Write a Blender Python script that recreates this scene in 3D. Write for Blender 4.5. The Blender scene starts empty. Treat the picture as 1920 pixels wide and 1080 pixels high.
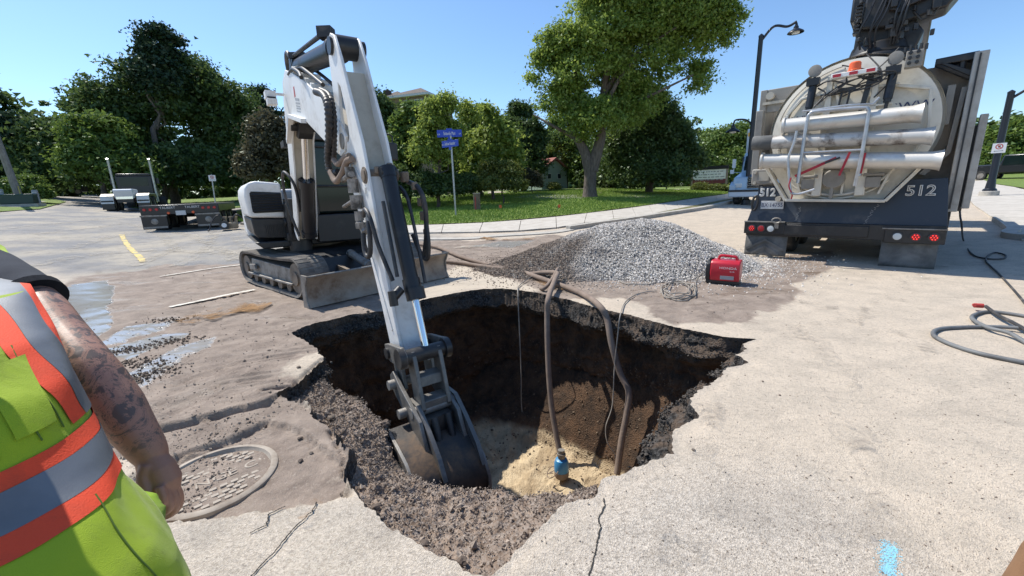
import bpy, bmesh, math, random
import numpy as np
from mathutils import Vector, Matrix
sc = bpy.context.scene
C = sc.collection
R = math.radians
# ------------------------------------------------------------------ camera
F = 775.0; HC = 1.55                       # focal length in photo pixels (1920 wide), eye height in metres
_p = math.atan(182.6/F); _r = math.atan(0.0365)
CF = np.array([0, math.cos(_p), -math.sin(_p)])
_u0 = np.array([0, math.sin(_p), math.cos(_p)]); _r0 = np.array([1., 0, 0])
CR = _r0*math.cos(_r) - _u0*math.sin(_r)
CU = _u0*math.cos(_r) + _r0*math.sin(_r)
cam = bpy.data.cameras.new('camera'); camo = bpy.data.objects.new('camera', cam); C.objects.link(camo)
cam.sensor_width = 36; cam.lens = 36*F/1920; cam.clip_start = .05; cam.clip_end = 3000
_m = Matrix.Identity(4)
for i in range(3):
    _m[i][0] = CR[i]; _m[i][1] = CU[i]; _m[i][2] = -CF[i]
_m[2][3] = HC
camo.matrix_world = _m
sc.camera = camo
# ------------------------------------------------------------------ sky, sun, exposure
SUN_EL = 56.0; TRAVEL = (0.82, -0.57)      # the way the light travels over the ground
sun_az = math.atan2(-TRAVEL[0], -TRAVEL[1])  # compass bearing of the sun, from +Y towards +X
w = bpy.data.worlds.new('World'); sc.world = w; w.use_nodes = True
nt = w.node_tree; nt.nodes.clear()
o_ = nt.nodes.new('ShaderNodeOutputWorld'); b_ = nt.nodes.new('ShaderNodeBackground'); s_ = nt.nodes.new('ShaderNodeTexSky')
s_.sky_type = 'NISHITA'; s_.sun_disc = False; s_.sun_elevation = R(SUN_EL); s_.sun_rotation = sun_az
s_.air_density = 1.0; s_.dust_density = 0.35; s_.ozone_density = 1.6; s_.altitude = 100
b_.inputs['Strength'].default_value = 0.15
mx_ = nt.nodes.new('ShaderNodeMix'); mx_.data_type = 'RGBA'; mx_.blend_type = 'MULTIPLY'; mx_.inputs[0].default_value = 1; mx_.inputs[7].default_value = (.80, .95, 1.08, 1)
nt.links.new(s_.outputs[0], mx_.inputs[6]); nt.links.new(mx_.outputs[2], b_.inputs[0]); nt.links.new(b_.outputs[0], o_.inputs[0])
sl = bpy.data.lights.new('sun', 'SUN'); sl.energy = 5.0; sl.angle = R(.53); sl.color = (1, .955, .88)
so = bpy.data.objects.new('sun', sl); C.objects.link(so)
_d = Vector((TRAVEL[0]*math.cos(R(SUN_EL))/math.hypot(*TRAVEL), TRAVEL[1]*math.cos(R(SUN_EL))/math.hypot(*TRAVEL), -math.sin(R(SUN_EL))))
so.rotation_euler = _d.to_track_quat('-Z', 'Y').to_euler(); so.location = (-20, 20, 30)
sc.view_settings.view_transform = 'Standard'; sc.view_settings.look = 'None'
sc.view_settings.exposure = 0.24; sc.view_settings.gamma = 1
sc.cycles.max_bounces = 6; sc.cycles.transparent_max_bounces = 12
sc.cycles.use_denoising = True
# ------------------------------------------------------------------ terrain and ways from a photo pixel to a place
CAM = np.array([0, 0, HC])
def ray(px, py): return CF + CR*((px-960)/F) + CU*((540-py)/F)
def H(x, y):
    x = np.asarray(x, float); y = np.asarray(y, float)
    d = np.hypot(x, y); az = np.degrees(np.arctan2(x, np.maximum(y, 1e-3)))
    k = np.interp(az, [-90,-55,-49,-42,-38,-20,-3,12,30,45,70], [.058,.058,.055,.04,.034,.045,.06,.062,.03,.028,.028])
    lim = np.interp(az, [-90,-40,-20,0,20,35,60], [80,80,40,26,26,45,60])
    e = np.clip(d-9.2, 0, lim)
    return k*np.where(e < 3, e*e/6, e-1.5)
def G(px, py, dz=0.):
    r = ray(px, py); t = 0.5
    while t < 400:
        P = CAM+r*t
        if P[2] <= H(P[0], P[1])+dz:
            a, b = t/1.02-.05, t
            for _ in range(24):
                m = (a+b)/2; Q = CAM+r*m
                if Q[2] <= H(Q[0], Q[1])+dz: b = m
                else: a = m
            return CAM+r*b
        t = t*1.02+.01
    return CAM+r*t
def atz(px, py, z):
    r = ray(px, py); return CAM+r*((z-HC)/r[2])
def atd(px, py, d):                         # at distance d over the ground
    r = ray(px, py); return CAM+r*(d/math.hypot(r[0], r[1]))
def onp(px, py, P0, n):                     # on the vertical plane through P0 with normal n
    r = ray(px, py); P0 = np.array(P0, float); n = np.array(n, float)
    return CAM+r*(((P0-CAM)@n)/(r@n))
# ------------------------------------------------------------------ noise (numpy)
def _h(i, j, k, s):
    n = (i*374761393 + j*668265263 + k*2147483647 + s*1274126177) & 0xffffffff
    n = ((n ^ (n >> 13)) * 1274126177) & 0xffffffff
    n = n ^ (n >> 16)
    return (n & 0xffff)/65535.0
def vnoise(p, s=0):
    p = np.asarray(p, float); f = np.floor(p).astype(np.int64); t = p-f; t = t*t*(3-2*t)
    out = 0
    for a in (0, 1):
        for b in (0, 1):
            for c in (0, 1):
                wgt = (t[:,0] if a else 1-t[:,0])*(t[:,1] if b else 1-t[:,1])*(t[:,2] if c else 1-t[:,2])
                out = out + wgt*_h(f[:,0]+a, f[:,1]+b, f[:,2]+c, s)
    return out*2-1
def fbm(p, octv=4, s=0):
    p = np.asarray(p, float); o = 0; a = 1; n = 0
    for k in range(octv):
        o = o+a*vnoise(p*(2.03**k)+k*17.3, s+k); n += a; a *= .5
    return o/n
def segdist(P, A, B):
    d = B-A; L = max((d*d).sum(), 1e-12)
    t = np.clip(((P-A)@d)/L, 0, 1)
    return np.hypot(P[:,0]-A[0]-t*d[0], P[:,1]-A[1]-t*d[1])
def linedist(P, pl):
    D = np.full(len(P), 1e9)
    for a, b in zip(pl[:-1], pl[1:]): D = np.minimum(D, segdist(P, np.array(a[:2]), np.array(b[:2])))
    return D
def inpoly(P, pl):
    pl = np.array([q[:2] for q in pl]); r = np.zeros(len(P), bool); j = len(pl)-1
    for i in range(len(pl)):
        yi, yj = pl[i,1], pl[j,1]
        c = ((yi > P[:,1]) != (yj > P[:,1])) & (P[:,0] < (pl[j,0]-pl[i,0])*(P[:,1]-yi)/((yj-yi) if yj != yi else 1e-12)+pl[i,0])
        r ^= c; j = i
    return r
def sdf(P, pl):                              # negative inside
    pl = list(pl); D = linedist(P, pl+[pl[0]]); return np.where(inpoly(P, pl), -D, D)
def sstep(a, b, x):
    t = np.clip((x-a)/(b-a), 0, 1); return t*t*(3-2*t)
# ------------------------------------------------------------------ mesh building
class MB:
    def __init__(s): s.v = []; s.f = []; s.mi = []; s.m = 0
    def add(s, vs, fs):
        k = len(s.v); s.v += [tuple(map(float, q)) for q in vs]; s.f += [[k+i for i in f] for f in fs]; s.mi += [s.m]*len(fs); return s
    def box(s, c, d, rz=0, M=None, taper=1):
        x, y, z = d[0]/2, d[1]/2, d[2]/2; t = taper
        vs = [(-x,-y,-z),(x,-y,-z),(x,y,-z),(-x,y,-z),(-x*t,-y*t,z),(x*t,-y*t,z),(x*t,y*t,z),(-x*t,y*t,z)]
        if M is None: M = Matrix.Rotation(rz, 3, 'Z')
        c = Vector(c)
        return s.add([M @ Vector(q)+c for q in vs], [(0,3,2,1),(4,5,6,7),(0,1,5,4),(1,2,6,5),(2,3,7,6),(3,0,4,7)])
    def bb(s, a, b):                         # box from corner to corner
        a = Vector(a); b = Vector(b); return s.box((a+b)/2, [abs(q) for q in (b-a)])
    def tube(s, path, r, n=10, cap=True, rs=None):
        P = [Vector(q) for q in path]; k0 = len(s.v); up = None
        for i, p in enumerate(P):
            t = (P[min(i+1, len(P)-1)]-P[max(i-1, 0)]); t = t.normalized() if t.length > 1e-9 else Vector((0,0,1))
            if up is None: up = t.orthogonal().normalized()
            up = (up-t*up.dot(t)); up = up.normalized() if up.length > 1e-6 else t.orthogonal().normalized()
            q = t.cross(up); rr = rs[i] if rs is not None else r
            for j in range(n):
                a = 2*math.pi*j/n; s.v.append(tuple(p+(up*math.cos(a)+q*math.sin(a))*rr))
        for i in range(len(P)-1):
            for j in range(n):
                a = k0+i*n+j; b = k0+i*n+(j+1) % n
                s.f.append([a, b, b+n, a+n]); s.mi.append(s.m)
        if cap:
            s.f.append([k0+j for j in range(n)][::-1]); s.f.append([k0+(len(P)-1)*n+j for j in range(n)]); s.mi += [s.m]*2
        return s
    def cyl(s, a, b, r, r2=None, n=16): return s.tube([a, b], r, n, True, [r, r if r2 is None else r2])
    def prism(s, poly, O, X, Y, N, d0, d1):  # polygon in plane (O; X, Y) extruded along N from d0 to d1
        O, X, Y, N = map(Vector, (O, X, Y, N)); n = len(poly)
        a = [O+X*p[0]+Y*p[1]+N*d0 for p in poly]; b = [O+X*p[0]+Y*p[1]+N*d1 for p in poly]
        return s.add(a+b, [list(range(n))[::-1], list(range(n, 2*n))]+[[i, (i+1) % n, n+(i+1) % n, n+i] for i in range(n)])
    def lathe(s, prof, O=(0,0,0), ax=(0,0,1), n=20, cap=True):
        ax = Vector(ax).normalized(); u = ax.orthogonal().normalized(); q = ax.cross(u); O = Vector(O); k0 = len(s.v)
        for r, h in prof:
            for j in range(n):
                a = 2*math.pi*j/n; s.v.append(tuple(O+ax*h+(u*math.cos(a)+q*math.sin(a))*r))
        for i in range(len(prof)-1):
            for j in range(n):
                a = k0+i*n+j; b = k0+i*n+(j+1) % n; s.f.append([a, b, b+n, a+n]); s.mi.append(s.m)
        if cap:
            s.f.append([k0+j for j in range(n)][::-1]); s.f.append([k0+(len(prof)-1)*n+j for j in range(n)]); s.mi += [s.m]*2
        return s
    def grid(s, P):                          # P[i][j] points
        k = len(s.v); n = len(P); m = len(P[0])
        for r_ in P: s.v += [tuple(map(float, q)) for q in r_]
        for i in range(n-1):
            for j in range(m-1):
                s.f.append([k+i*m+j, k+i*m+j+1, k+(i+1)*m+j+1, k+(i+1)*m+j]); s.mi.append(s.m)
        return s
    def mesh(s, name, mat, smooth=None):
        me = bpy.data.meshes.new(name); me.from_pydata(s.v, [], s.f)
        for m_ in (mat if isinstance(mat, (list, tuple)) else [mat]): me.materials.append(m_)
        if isinstance(mat, (list, tuple)): me.polygons.foreach_set('material_index', s.mi)
        if smooth is not None:
            me.polygons.foreach_set('use_smooth', [True]*len(me.polygons))
            if smooth < 180: me.set_sharp_from_angle(angle=R(smooth))
        me.update(); return me
    def build(s, name, mat, parent=None, smooth=35, bevel=0, seg=2, fix=True, **kw):
        me = s.mesh(name, mat, smooth)
        if fix:
            bm = bmesh.new(); bm.from_mesh(me); bmesh.ops.recalc_face_normals(bm, faces=bm.faces); bm.to_mesh(me); bm.free()
        o = bpy.data.objects.new(name, me); C.objects.link(o); o.parent = parent
        if bevel:
            b = o.modifiers.new('bevel', 'BEVEL'); b.width = bevel; b.segments = seg; b.limit_method = 'ANGLE'; b.angle_limit = R(40); b.harden_normals = False
        for k, v in kw.items(): o[k] = v
        return o
def link(name, me, parent=None, loc=(0,0,0), rot=(0,0,0), scale=(1,1,1), **kw):
    o = bpy.data.objects.new(name, me); C.objects.link(o); o.parent = parent
    o.location = loc; o.rotation_euler = rot; o.scale = scale
    for k, v in kw.items(): o[k] = v
    return o
def thing(name, label, cat, loc=(0,0,0), rz=0, group=None):
    o = bpy.data.objects.new(name, None); C.objects.link(o); o.location = loc; o.rotation_euler = (0,0,rz); o.empty_display_size = .1
    o['label'] = label; o['category'] = cat
    if group: o['group'] = group
    return o
def dup(root, loc=None, rz=None, label=None, group=None):
    def cp(o, par):
        c = o.copy(); C.objects.link(c); c.parent = par
        for ch in [q for q in o.children]: cp(ch, c)
        return c
    r = cp(root, None)
    if loc is not None: r.location = loc
    if rz is not None: r.rotation_euler = (0,0,rz)
    if label: r['label'] = label
    if group: r['group'] = group
    return r
def fast(name, V, Fq, mat, parent=None, smooth=True, attrs=None, **kw):   # numpy mesh; Fq (n,3) or (n,4)
    me = bpy.data.meshes.new(name); V = np.ascontiguousarray(V, dtype=np.float32); Fq = np.ascontiguousarray(Fq, dtype=np.int32)
    k = Fq.shape[1]
    me.vertices.add(len(V)); me.vertices.foreach_set('co', V.ravel())
    me.loops.add(Fq.size); me.loops.foreach_set('vertex_index', Fq.ravel())
    me.polygons.add(len(Fq)); me.polygons.foreach_set('loop_start', np.arange(0, Fq.size, k, dtype=np.int32))
    try: me.polygons.foreach_set('loop_total', np.full(len(Fq), k, dtype=np.int32))
    except Exception: pass
    me.polygons.foreach_set('use_smooth', np.full(len(Fq), smooth))
    me.update(calc_edges=True); me.materials.append(mat)
    for an, av in (attrs or {}).items():
        a = me.attributes.new(an, 'FLOAT', 'POINT' if len(av) == len(V) else 'FACE'); a.data.foreach_set('value', np.ascontiguousarray(av, dtype=np.float32))
    o = bpy.data.objects.new(name, me); C.objects.link(o); o.parent = parent
    for a, b in kw.items(): o[a] = b
    return o
def spline(pts, n=8):
    P = [np.array(p, float) for p in pts]; out = []
    Q = [2*P[0]-P[1]]+P+[2*P[-1]-P[-2]]
    for i in range(1, len(Q)-2):
        for k in range(n):
            t = k/n; a, b, c, d = Q[i-1], Q[i], Q[i+1], Q[i+2]
            out.append(.5*((2*b)+(-a+c)*t+(2*a-5*b+4*c-d)*t*t+(-a+3*b-3*c+d)*t**3))
    out.append(P[-1]); return out
def text(name, s, size, mat, parent, M, depth=.002, outline=0, align='CENTER', sx=1):
    cu = bpy.data.curves.new(name, 'FONT'); cu.body = s; cu.size = size; cu.extrude = depth; cu.align_x = align; cu.align_y = 'CENTER'; cu.resolution_u = 3
    if outline: cu.fill_mode = 'NONE'; cu.bevel_depth = outline; cu.extrude = 0; cu.bevel_resolution = 1
    t = bpy.data.objects.new(name, cu); C.objects.link(t)
    me = bpy.data.meshes.new_from_object(t); bpy.data.objects.remove(t); bpy.data.curves.remove(cu)
    me.name = name; me.materials.clear(); me.materials.append(mat)
    o = bpy.data.objects.new(name, me); C.objects.link(o); o.parent = parent
    o.matrix_local = M @ Matrix.Diagonal((sx, 1, 1, 1)); return o
def frame(O, X, Y, N):
    m = Matrix.Identity(4)
    for i in range(3): m[i][0] = X[i]; m[i][1] = Y[i]; m[i][2] = N[i]; m[i][3] = O[i]
    return m
# ------------------------------------------------------------------ materials
class NT:
    def __init__(s, name):
        s.m = bpy.data.materials.new(name); s.m.use_nodes = True; s.t = s.m.node_tree; s.t.nodes.clear()
        s.out = s.n('ShaderNodeOutputMaterial'); s.b = s.n('ShaderNodeBsdfPrincipled'); s.l(s.b.outputs[0], s.out.inputs[0])
    def n(s, k, **kw):
        q = s.t.nodes.new(k)
        for a, b in kw.items(): setattr(q, a, b)
        return q
    def l(s, a, b): s.t.links.new(a, b)
    def co(s, kind='Object'):
        return s.n('ShaderNodeTexCoord').outputs[kind]
    def noise(s, v, scale, detail=4, rough=.55, dist=0, stretch=None):
        if stretch:
            mp = s.n('ShaderNodeMapping'); mp.inputs['Scale'].default_value = stretch; s.l(v, mp.inputs[0]); v = mp.outputs[0]
        q = s.n('ShaderNodeTexNoise'); q.inputs['Scale'].default_value = scale; q.inputs['Detail'].default_value = detail
        q.inputs['Roughness'].default_value = rough; q.inputs['Distortion'].default_value = dist; s.l(v, q.inputs['Vector']); return q.outputs[0]
    def vor(s, v, scale, feature='F1', out=0, rnd=1):
        q = s.n('ShaderNodeTexVoronoi', feature=feature); q.inputs['Scale'].default_value = scale; q.inputs['Randomness'].default_value = rnd
        s.l(v, q.inputs['Vector']); return q.outputs[out]
    def ramp(s, v, a, b, lo=0., hi=1.):
        q = s.n('ShaderNodeMapRange'); q.inputs[1].default_value = a; q.inputs[2].default_value = b; q.inputs[3].default_value = lo; q.inputs[4].default_value = hi
        s.l(v, q.inputs[0]); return q.outputs[0]
    def mth(s, op, a, b=None):
        q = s.n('ShaderNodeMath', operation=op)
        for i, x in enumerate((a, b)):
            if x is None: continue
            if isinstance(x, (int, float)): q.inputs[i].default_value = x
            else: s.l(x, q.inputs[i])
        return q.outputs[0]
    def mix(s, f, a, b):
        q = s.n('ShaderNodeMix', data_type='RGBA')
        if isinstance(f, (int, float)): q.inputs[0].default_value = f
        else: s.l(f, q.inputs[0])
        for i, x in ((6, a), (7, b)):
            if isinstance(x, tuple): q.inputs[i].default_value = (*x, 1)
            else: s.l(x, q.inputs[i])
        return q.outputs[2]
    def attr(s, name): 
        q = s.n('ShaderNodeAttribute'); q.attribute_name = name; return q.outputs['Fac']
    def set(s, color=None, rough=None, metal=None, bump=None, bs=.4, bd=.01, **kw):
        for key, x in (('Base Color', color), ('Roughness', rough), ('Metallic', metal)):
            if x is None: continue
            i = s.b.inputs[key]
            if isinstance(x, tuple): i.default_value = (*x, 1)
            elif isinstance(x, (int, float)): i.default_value = x
            else: s.l(x, i)
        for k, x in kw.items(): s.b.inputs[k].default_value = x
        if bump is not None:
            q = s.n('ShaderNodeBump'); q.inputs['Strength'].default_value = bs; q.inputs['Distance'].default_value = bd
            s.l(bump, q.inputs['Height']); s.l(q.outputs[0], s.b.inputs['Normal'])
        return s.m
def M(name, c, c2=None, scale=6, lo=.45, hi=.7, rough=.6, metal=0, bump=0, bd=.004, bscale=40, r2=None, stretch=None, fine=0, **kw):
    t = NT(name); co = t.co()
    col = c; rg = rough
    if c2 is not None:
        n = t.noise(co, scale, 6, .62, .3, stretch); f = t.ramp(n, lo, hi)
        if fine:
            g = t.ramp(t.noise(co, scale*9, 3), .35, .75); f = t.mth('MULTIPLY', f, t.mth('ADD', t.mth('MULTIPLY', g, fine), 1-fine))
        col = t.mix(f, c, c2)
        if r2 is not None: rg = t.ramp(f, 0, 1, rough, r2)
    b = t.noise(co, bscale, 3) if bump else None
    return t.set(col, rg, metal, b, bump, bd, **kw)
# ================================================================== GROUND AND PIT
C0 = np.array([0., 4.0])
RIM = [(545,625),(575,610),(650,592),(720,583),(760,575),(790,562),(850,550),(900,542),(940,540),(980,545),(1010,549),(1060,560),(1120,578),(1180,590),(1240,605),(1300,620),(1350,631),(1385,634),(1418,636),(1388,646),(1404,655),(1378,666),(1402,680),(1362,690),(1340,712),(1300,740),(1298,760),(1312,780),(1270,805),(1258,830),(1262,850),(1200,880),(1170,890),(1130,905),(1118,925),(1060,945),(1020,985),(950,1060),(915,1084),(880,1080),(830,1050),(760,1010),(700,960),(662,926),(640,880),(652,845),(625,800),(590,775),(575,755),(520,735),(548,722),(604,671),(590,650)]
rimw = np.array([G(*q)[:2] for q in RIM])-C0
ra = np.degrees(np.arctan2(rimw[:,1], rimw[:,0])); rr = np.hypot(rimw[:,0], rimw[:,1])
NS = 1240
S = np.linspace(-180, 180, NS, endpoint=False)
# star-shaped outline: cast a ray for every bearing against the outline and keep the farthest crossing
def castR(poly, S):
    out = np.zeros(len(S)); u = np.stack([np.cos(np.radians(S)), np.sin(np.radians(S))], 1)
    n = len(poly)
    for i in range(n):
        a = poly[i]; b = poly[(i+1) % n]; e = b-a
        den = u[:,0]*e[1]-u[:,1]*e[0]; den = np.where(abs(den) < 1e-9, 1e-9, den)
        t = (a[0]*e[1]-a[1]*e[0])/den; k = (a[0]*u[:,1]-a[1]*u[:,0])/den
        ok = (t > 0) & (k >= -1e-6) & (k <= 1+1e-6); out = np.where(ok, np.maximum(out, t), out)
    return out
RR = castR(rimw, S)
cs, sn = np.cos(np.radians(S)), np.sin(np.radians(S))
q3 = np.stack([cs*RR*6, sn*RR*6, S*0], 1)
RR = RR+fbm(q3, 3, 3)*.035+fbm(q3*4.5, 3, 9)*.022
RR = np.maximum(RR, .6)
# ---- masks on the surface
def gp(*pts): return [G(*p)[:2] for p in pts]
A_mud1 = gp((60,560),(150,520),(300,500),(450,492),(520,470),(600,470),(700,520),(780,560),(700,600),(600,640),(560,700),(600,760),(650,850),(600,925),(420,950),(300,980),(200,900),(100,760))
A_mud2 = gp((700,480),(760,452),(900,452),(1040,440),(1150,450),(1300,520),(1430,500),(1500,540),(1465,575),(1380,603),(1240,592),(1160,560),(1020,552),(960,535),(900,520),(840,500))
A_mud3 = gp((1400,520),(1450,480),(1560,470),(1560,500),(1500,530),(1440,545))
A_grey = gp((860,1079),(1120,900),(1260,850),(1500,900),(1700,1079),(1300,1300),(900,1300))
A_slab = gp((200,1000),(420,945),(595,940),(662,926),(758,979),(870,1079),(700,1500),(100,1500))
A_cream = gp((690,592),(740,578),(780,560),(860,500),(940,520),(1010,545),(900,535),(800,558),(740,584))
A_dep1 = gp((250,812),(296,801),(383,781),(430,765),(498,752),(520,735),(575,755),(620,790),(662,926),(595,940),(513,955),(311,975),(200,990),(150,850))
A_dep2 = gp((230,885),(320,849),(380,830),(431,813),(498,781),(560,790),(640,850),(650,925),(595,938),(513,953),(311,972),(220,985))
POOL = [gp((92,560),(112,542),(145,533),(200,526),(212,545),(205,575),(212,600),(190,625),(150,645),(128,632),(150,600),(120,604),(95,600)), gp((200,655),(255,640),(300,628),(350,626),(345,634),(300,648),(250,672),(215,668)), gp((180,650),(240,612),(330,600),(300,618),(230,640)), gp((240,700),(330,650),(420,625),(400,650),(320,690),(262,735)), gp((880,462),(940,452),(1010,450),(960,464))]
LED = [gp((494,731),(547,719),(604,671)), gp((300,800),(383,781),(498,752)), gp((320,849),(431,813),(498,781)), gp((619,796),(648,849),(643,868))]
TRK = [gp((240,640),(420,560),(520,520),(640,500)), gp((150,600),(330,545),(470,512)), gp((560,700),(420,720),(300,770)), gp((600,655),(450,680),(330,720))]
def surf(x, y):
    P = np.stack([x, y], 1); p3 = np.stack([x, y, x*0], 1); n1 = fbm(p3*1.3, 4, 1); n2 = fbm(p3*7, 4, 5); n3 = fbm(p3*22, 3, 7)
    d = np.hypot(x, y); near = sstep(14, 6, d)
    mud = np.maximum.reduce([sstep(.25, -.25, sdf(P, A_mud1)+n1*.5+n2*.12), sstep(.22, -.2, sdf(P, A_mud2)+n1*.45+n2*.12), .9*sstep(.15, -.15, sdf(P, A_mud3)+n1*.2)])
    cream = sstep(.15, -.1, sdf(P, A_cream)+n1*.15+n2*.1); mud = mud*(1-cream*.85)
    slab = sstep(.05, -.05, sdf(P, A_slab)+n2*.05); mud = mud*(1-slab)
    grey = np.maximum(sstep(.5, -.5, sdf(P, A_grey)+n1*.4), slab*.7)
    left = sstep(-1.0, -3.5, x)*sstep(7.4, 9.6, y+.25*x+2.2+n1*1.2)
    z = H(x, y)+n1*.012*near+n2*.004*near
    ms = mud*near
    z = z+ms*(n2*.012+n3*.007+.006)
    for k, t in enumerate(TRK):
        dd = linedist(P, t); z = z-ms*.02*np.exp(-(dd/.18)**2)*(1+.5*np.sin(dd*60+n2*3))
    j = n2*.035+n3*.02
    d1 = sstep(.012, -.012, sdf(P, A_dep1)+j); d2 = sstep(.012, -.012, sdf(P, A_dep2)+j)
    z = z-d1*(.045+n3*.006)-d2*(.04+n3*.008)
    pool = np.maximum.reduce([sstep(.10, -.06, sdf(P, q)+n1*.10+n2*.06)*(1 if k < 2 else .62) for k, q in enumerate(POOL)])
    z = z*(1-pool*near)+pool*near*(H(x, y)-.004)
    surf.pool = pool
    for t in LED: z = z-.05*np.exp(-((linedist(P, t)+j*.25)/.02)**2)
    return z, mud, grey, left, cream, d1, slab
E_ = [0.]; st = .011
while E_[-1] < 2600: E_.append(E_[-1]+st); st *= 1.028 if E_[-1] < 6 else 1.065
E_ = np.array(E_)
RG = RR[None,:]+E_[:,None]
# far rings become round
bl = sstep(3, 30, E_)[:,None]; RG = RG*(1-bl)+(E_[:,None]+2.2)*bl
X = C0[0]+RG*cs[None,:]; Y = C0[1]+RG*sn[None,:]
z, mud, grey, left, cream, dep, slab = surf(X.ravel(), Y.ravel())
poolv = surf.pool; azv = np.degrees(np.arctan2(X.ravel(), np.maximum(Y.ravel(), 1e-3))); farm = sstep(42, 60, np.hypot(X.ravel(), Y.ravel()))*np.clip(1-sstep(4, 3, np.abs(azv+44))*(np.hypot(X.ravel(), Y.ravel()) < 95)-sstep(5, 3, np.abs(azv-43)), 0, 1)
lift = np.exp(-((np.repeat(E_, NS)-.05)/.05)**2)
z = z-.006*lift*(dep < .5)
V = np.stack([X.ravel(), Y.ravel(), z], 1); nr = len(E_)
def ringfaces(nr, base=0, flip=False):
    i = np.arange(nr-1)[:,None]*NS; j = np.arange(NS)[None,:]; j2 = (j+1) % NS
    f = np.stack([i+j, i+NS+j, i+NS+j2, i+j2], -1).reshape(-1, 4)+base
    return f[:, ::-1] if flip else f
t = NT('road surface'); co = t.co(); am, ag, al, ac = (t.attr(q) for q in ('mud', 'grey', 'left', 'cream')); afar = t.attr('far'); apo = t.attr('pool')
vs1 = t.vor(co, 95, out=1); sepv = t.n('ShaderNodeSeparateColor'); t.l(vs1, sepv.inputs[0])
sep2 = t.n('ShaderNodeSeparateColor'); t.l(t.vor(co, 210, out=1), sep2.inputs[0]); peb = t.ramp(t.mth('ADD', t.mth('MULTIPLY', sepv.outputs[0], .45), t.mth('MULTIPLY', sep2.outputs[0], .62)), .18, .88)                     # every pebble of the aggregate its own shade
nb = t.noise(co, .55, 5, .6); nm = t.noise(co, 3.5, 6, .65, .4); nf = t.noise(co, 38, 4, .6)
dusty = t.mix(t.ramp(nm, .38, .66), (.60,.495,.375), (.48,.40,.305))
dusty = t.mix(t.mth('MULTIPLY', t.ramp(nf, .5, .72), .6), dusty, (.255,.215,.172))
agg = t.mix(peb, (.12,.112,.104), (.62,.57,.50))
base = t.mix(t.mth('ADD', t.mth('MULTIPLY', ag, .42), .16), dusty, agg)
leftc = t.mix(t.ramp(nb, .40, .62), (.185,.18,.175), (.40,.345,.26)); leftc = t.mix(t.mth('MULTIPLY', peb, .35), leftc, (.36,.35,.34))
leftc = t.mix(t.mth('MULTIPLY', t.ramp(nm, .52, .66), .5), leftc, (.13,.125,.12))
base = t.mix(al, base, leftc)
mudc = t.mix(t.ramp(nm, .36, .66), (.185,.14,.108), (.33,.26,.205)); mudc = t.mix(t.mth('MULTIPLY', t.ramp(t.noise(co, 60, 3), .55, .75), .55), mudc, (.40,.34,.28))
mudf = t.ramp(t.mth('ADD', am, t.mth('MULTIPLY', t.mth('SUBTRACT', nm, .5), 1.1)), .3, .62)
wet = t.mth('MULTIPLY', mudf, t.ramp(t.noise(co, .9, 4, .6, .5, (1,2.4,1)), .56, .66))
mudc = t.mix(t.mth('MULTIPLY', wet, .55), mudc, (.13,.075,.035))
base = t.mix(mudf, base, mudc)
base = t.mix(t.mth('MULTIPLY', ac, .5), base, (.56,.48,.37))
stain = t.ramp(t.noise(co, 1.1, 6, .68, .8, (1,1.7,1)), .53, .70); base = t.mix(t.mth('MULTIPLY', stain, .42), base, (.24,.205,.165))
speck = t.ramp(t.noise(co, 17, 3, .5, .3, (1,1.6,1)), .62, .72); base = t.mix(t.mth('MULTIPLY', speck, .45), base, (.17,.145,.12))
base = t.mix(afar, base, (.075,.12,.03))
bh = t.mth('ADD', t.mth('MULTIPLY', t.mth('ADD', t.vor(co, 95), t.vor(co, 210)), .8), t.mth('ADD', nf, t.mth('MULTIPLY', nm, .8)))
pf = t.ramp(t.mth('ADD', apo, t.mth('MULTIPLY', t.mth('SUBTRACT', t.noise(co, 6, 6, .7), .5), .9)), .42, .56)
base = t.mix(t.mth('MULTIPLY', pf, .85), base, (.34,.33,.31)); ro = t.mth('SUBTRACT', .92, t.mth('MULTIPLY', wet, .60)); rq = t.n('ShaderNodeMix'); t.l(pf, rq.inputs[0]); t.l(ro, rq.inputs[2]); rq.inputs[3].default_value = .10  # pale milky water colour stands in for bright sky reflected in the puddles
bh = t.mth('MULTIPLY', bh, t.mth('SUBTRACT', 1.0, t.mth('MULTIPLY', pf, .985)))
m_ground = t.set(base, rq.outputs[0], None, bh, .7, .007, **{'IOR': 1.6})
fast('ground', V, ringfaces(nr), m_ground, attrs=dict(mud=mud, grey=grey, left=left, cream=cream, far=farm, pool=poolv), kind='structure')
# ---- the pit below the broken rim
zr = z[:NS]
ang = [-180,-170,-159,-147,-135,-125,-112,-96,-84,-76,-70,-60,-40,-10,10,30,60,90,120,150,180]
drop_r = [2.0,1.85,1.62,1.5,1.46,1.62,1.75,1.62,1.74,1.9,9,9,9,9,9,9,9,9,9,9,2.0]
drop_z = [-.16,-.18,-.2,-.2,-.22,-.38,-.32,-.42,-.38,-.3,-.22,-.2,-.2,-.2,-.22,-.22,-.25,-.25,-.25,-.2,-.16]
tal_z = [-2.05,-2.05,-2.05,-2.0,-2.0,-1.9,-1.8,-1.5,-1.3,-1.0,-.8,-.55,-.45,-.55,-.85,-1.05,-1.2,-1.35,-2.05,-2.1,-2.05]
tal_f = [.95,.95,.95,.95,.95,.95,.93,.95,.95,.95,.95,.96,.96,.95,.93,.92,.84,.86,.9,.93,.95]
flo_r = [1.75,1.6,1.4,1.3,1.25,1.3,1.3,1.25,1.25,1.2,1.2,1.2,1.15,1.25,1.35,1.42,1.45,1.6,1.85,1.9,1.75]
ip = lambda tb: np.interp(S, ang, tb)
lipR = RR-.02+fbm(np.stack([cs*RR*9, sn*RR*9, S*0+5], 1), 3, 21)*.03
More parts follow.
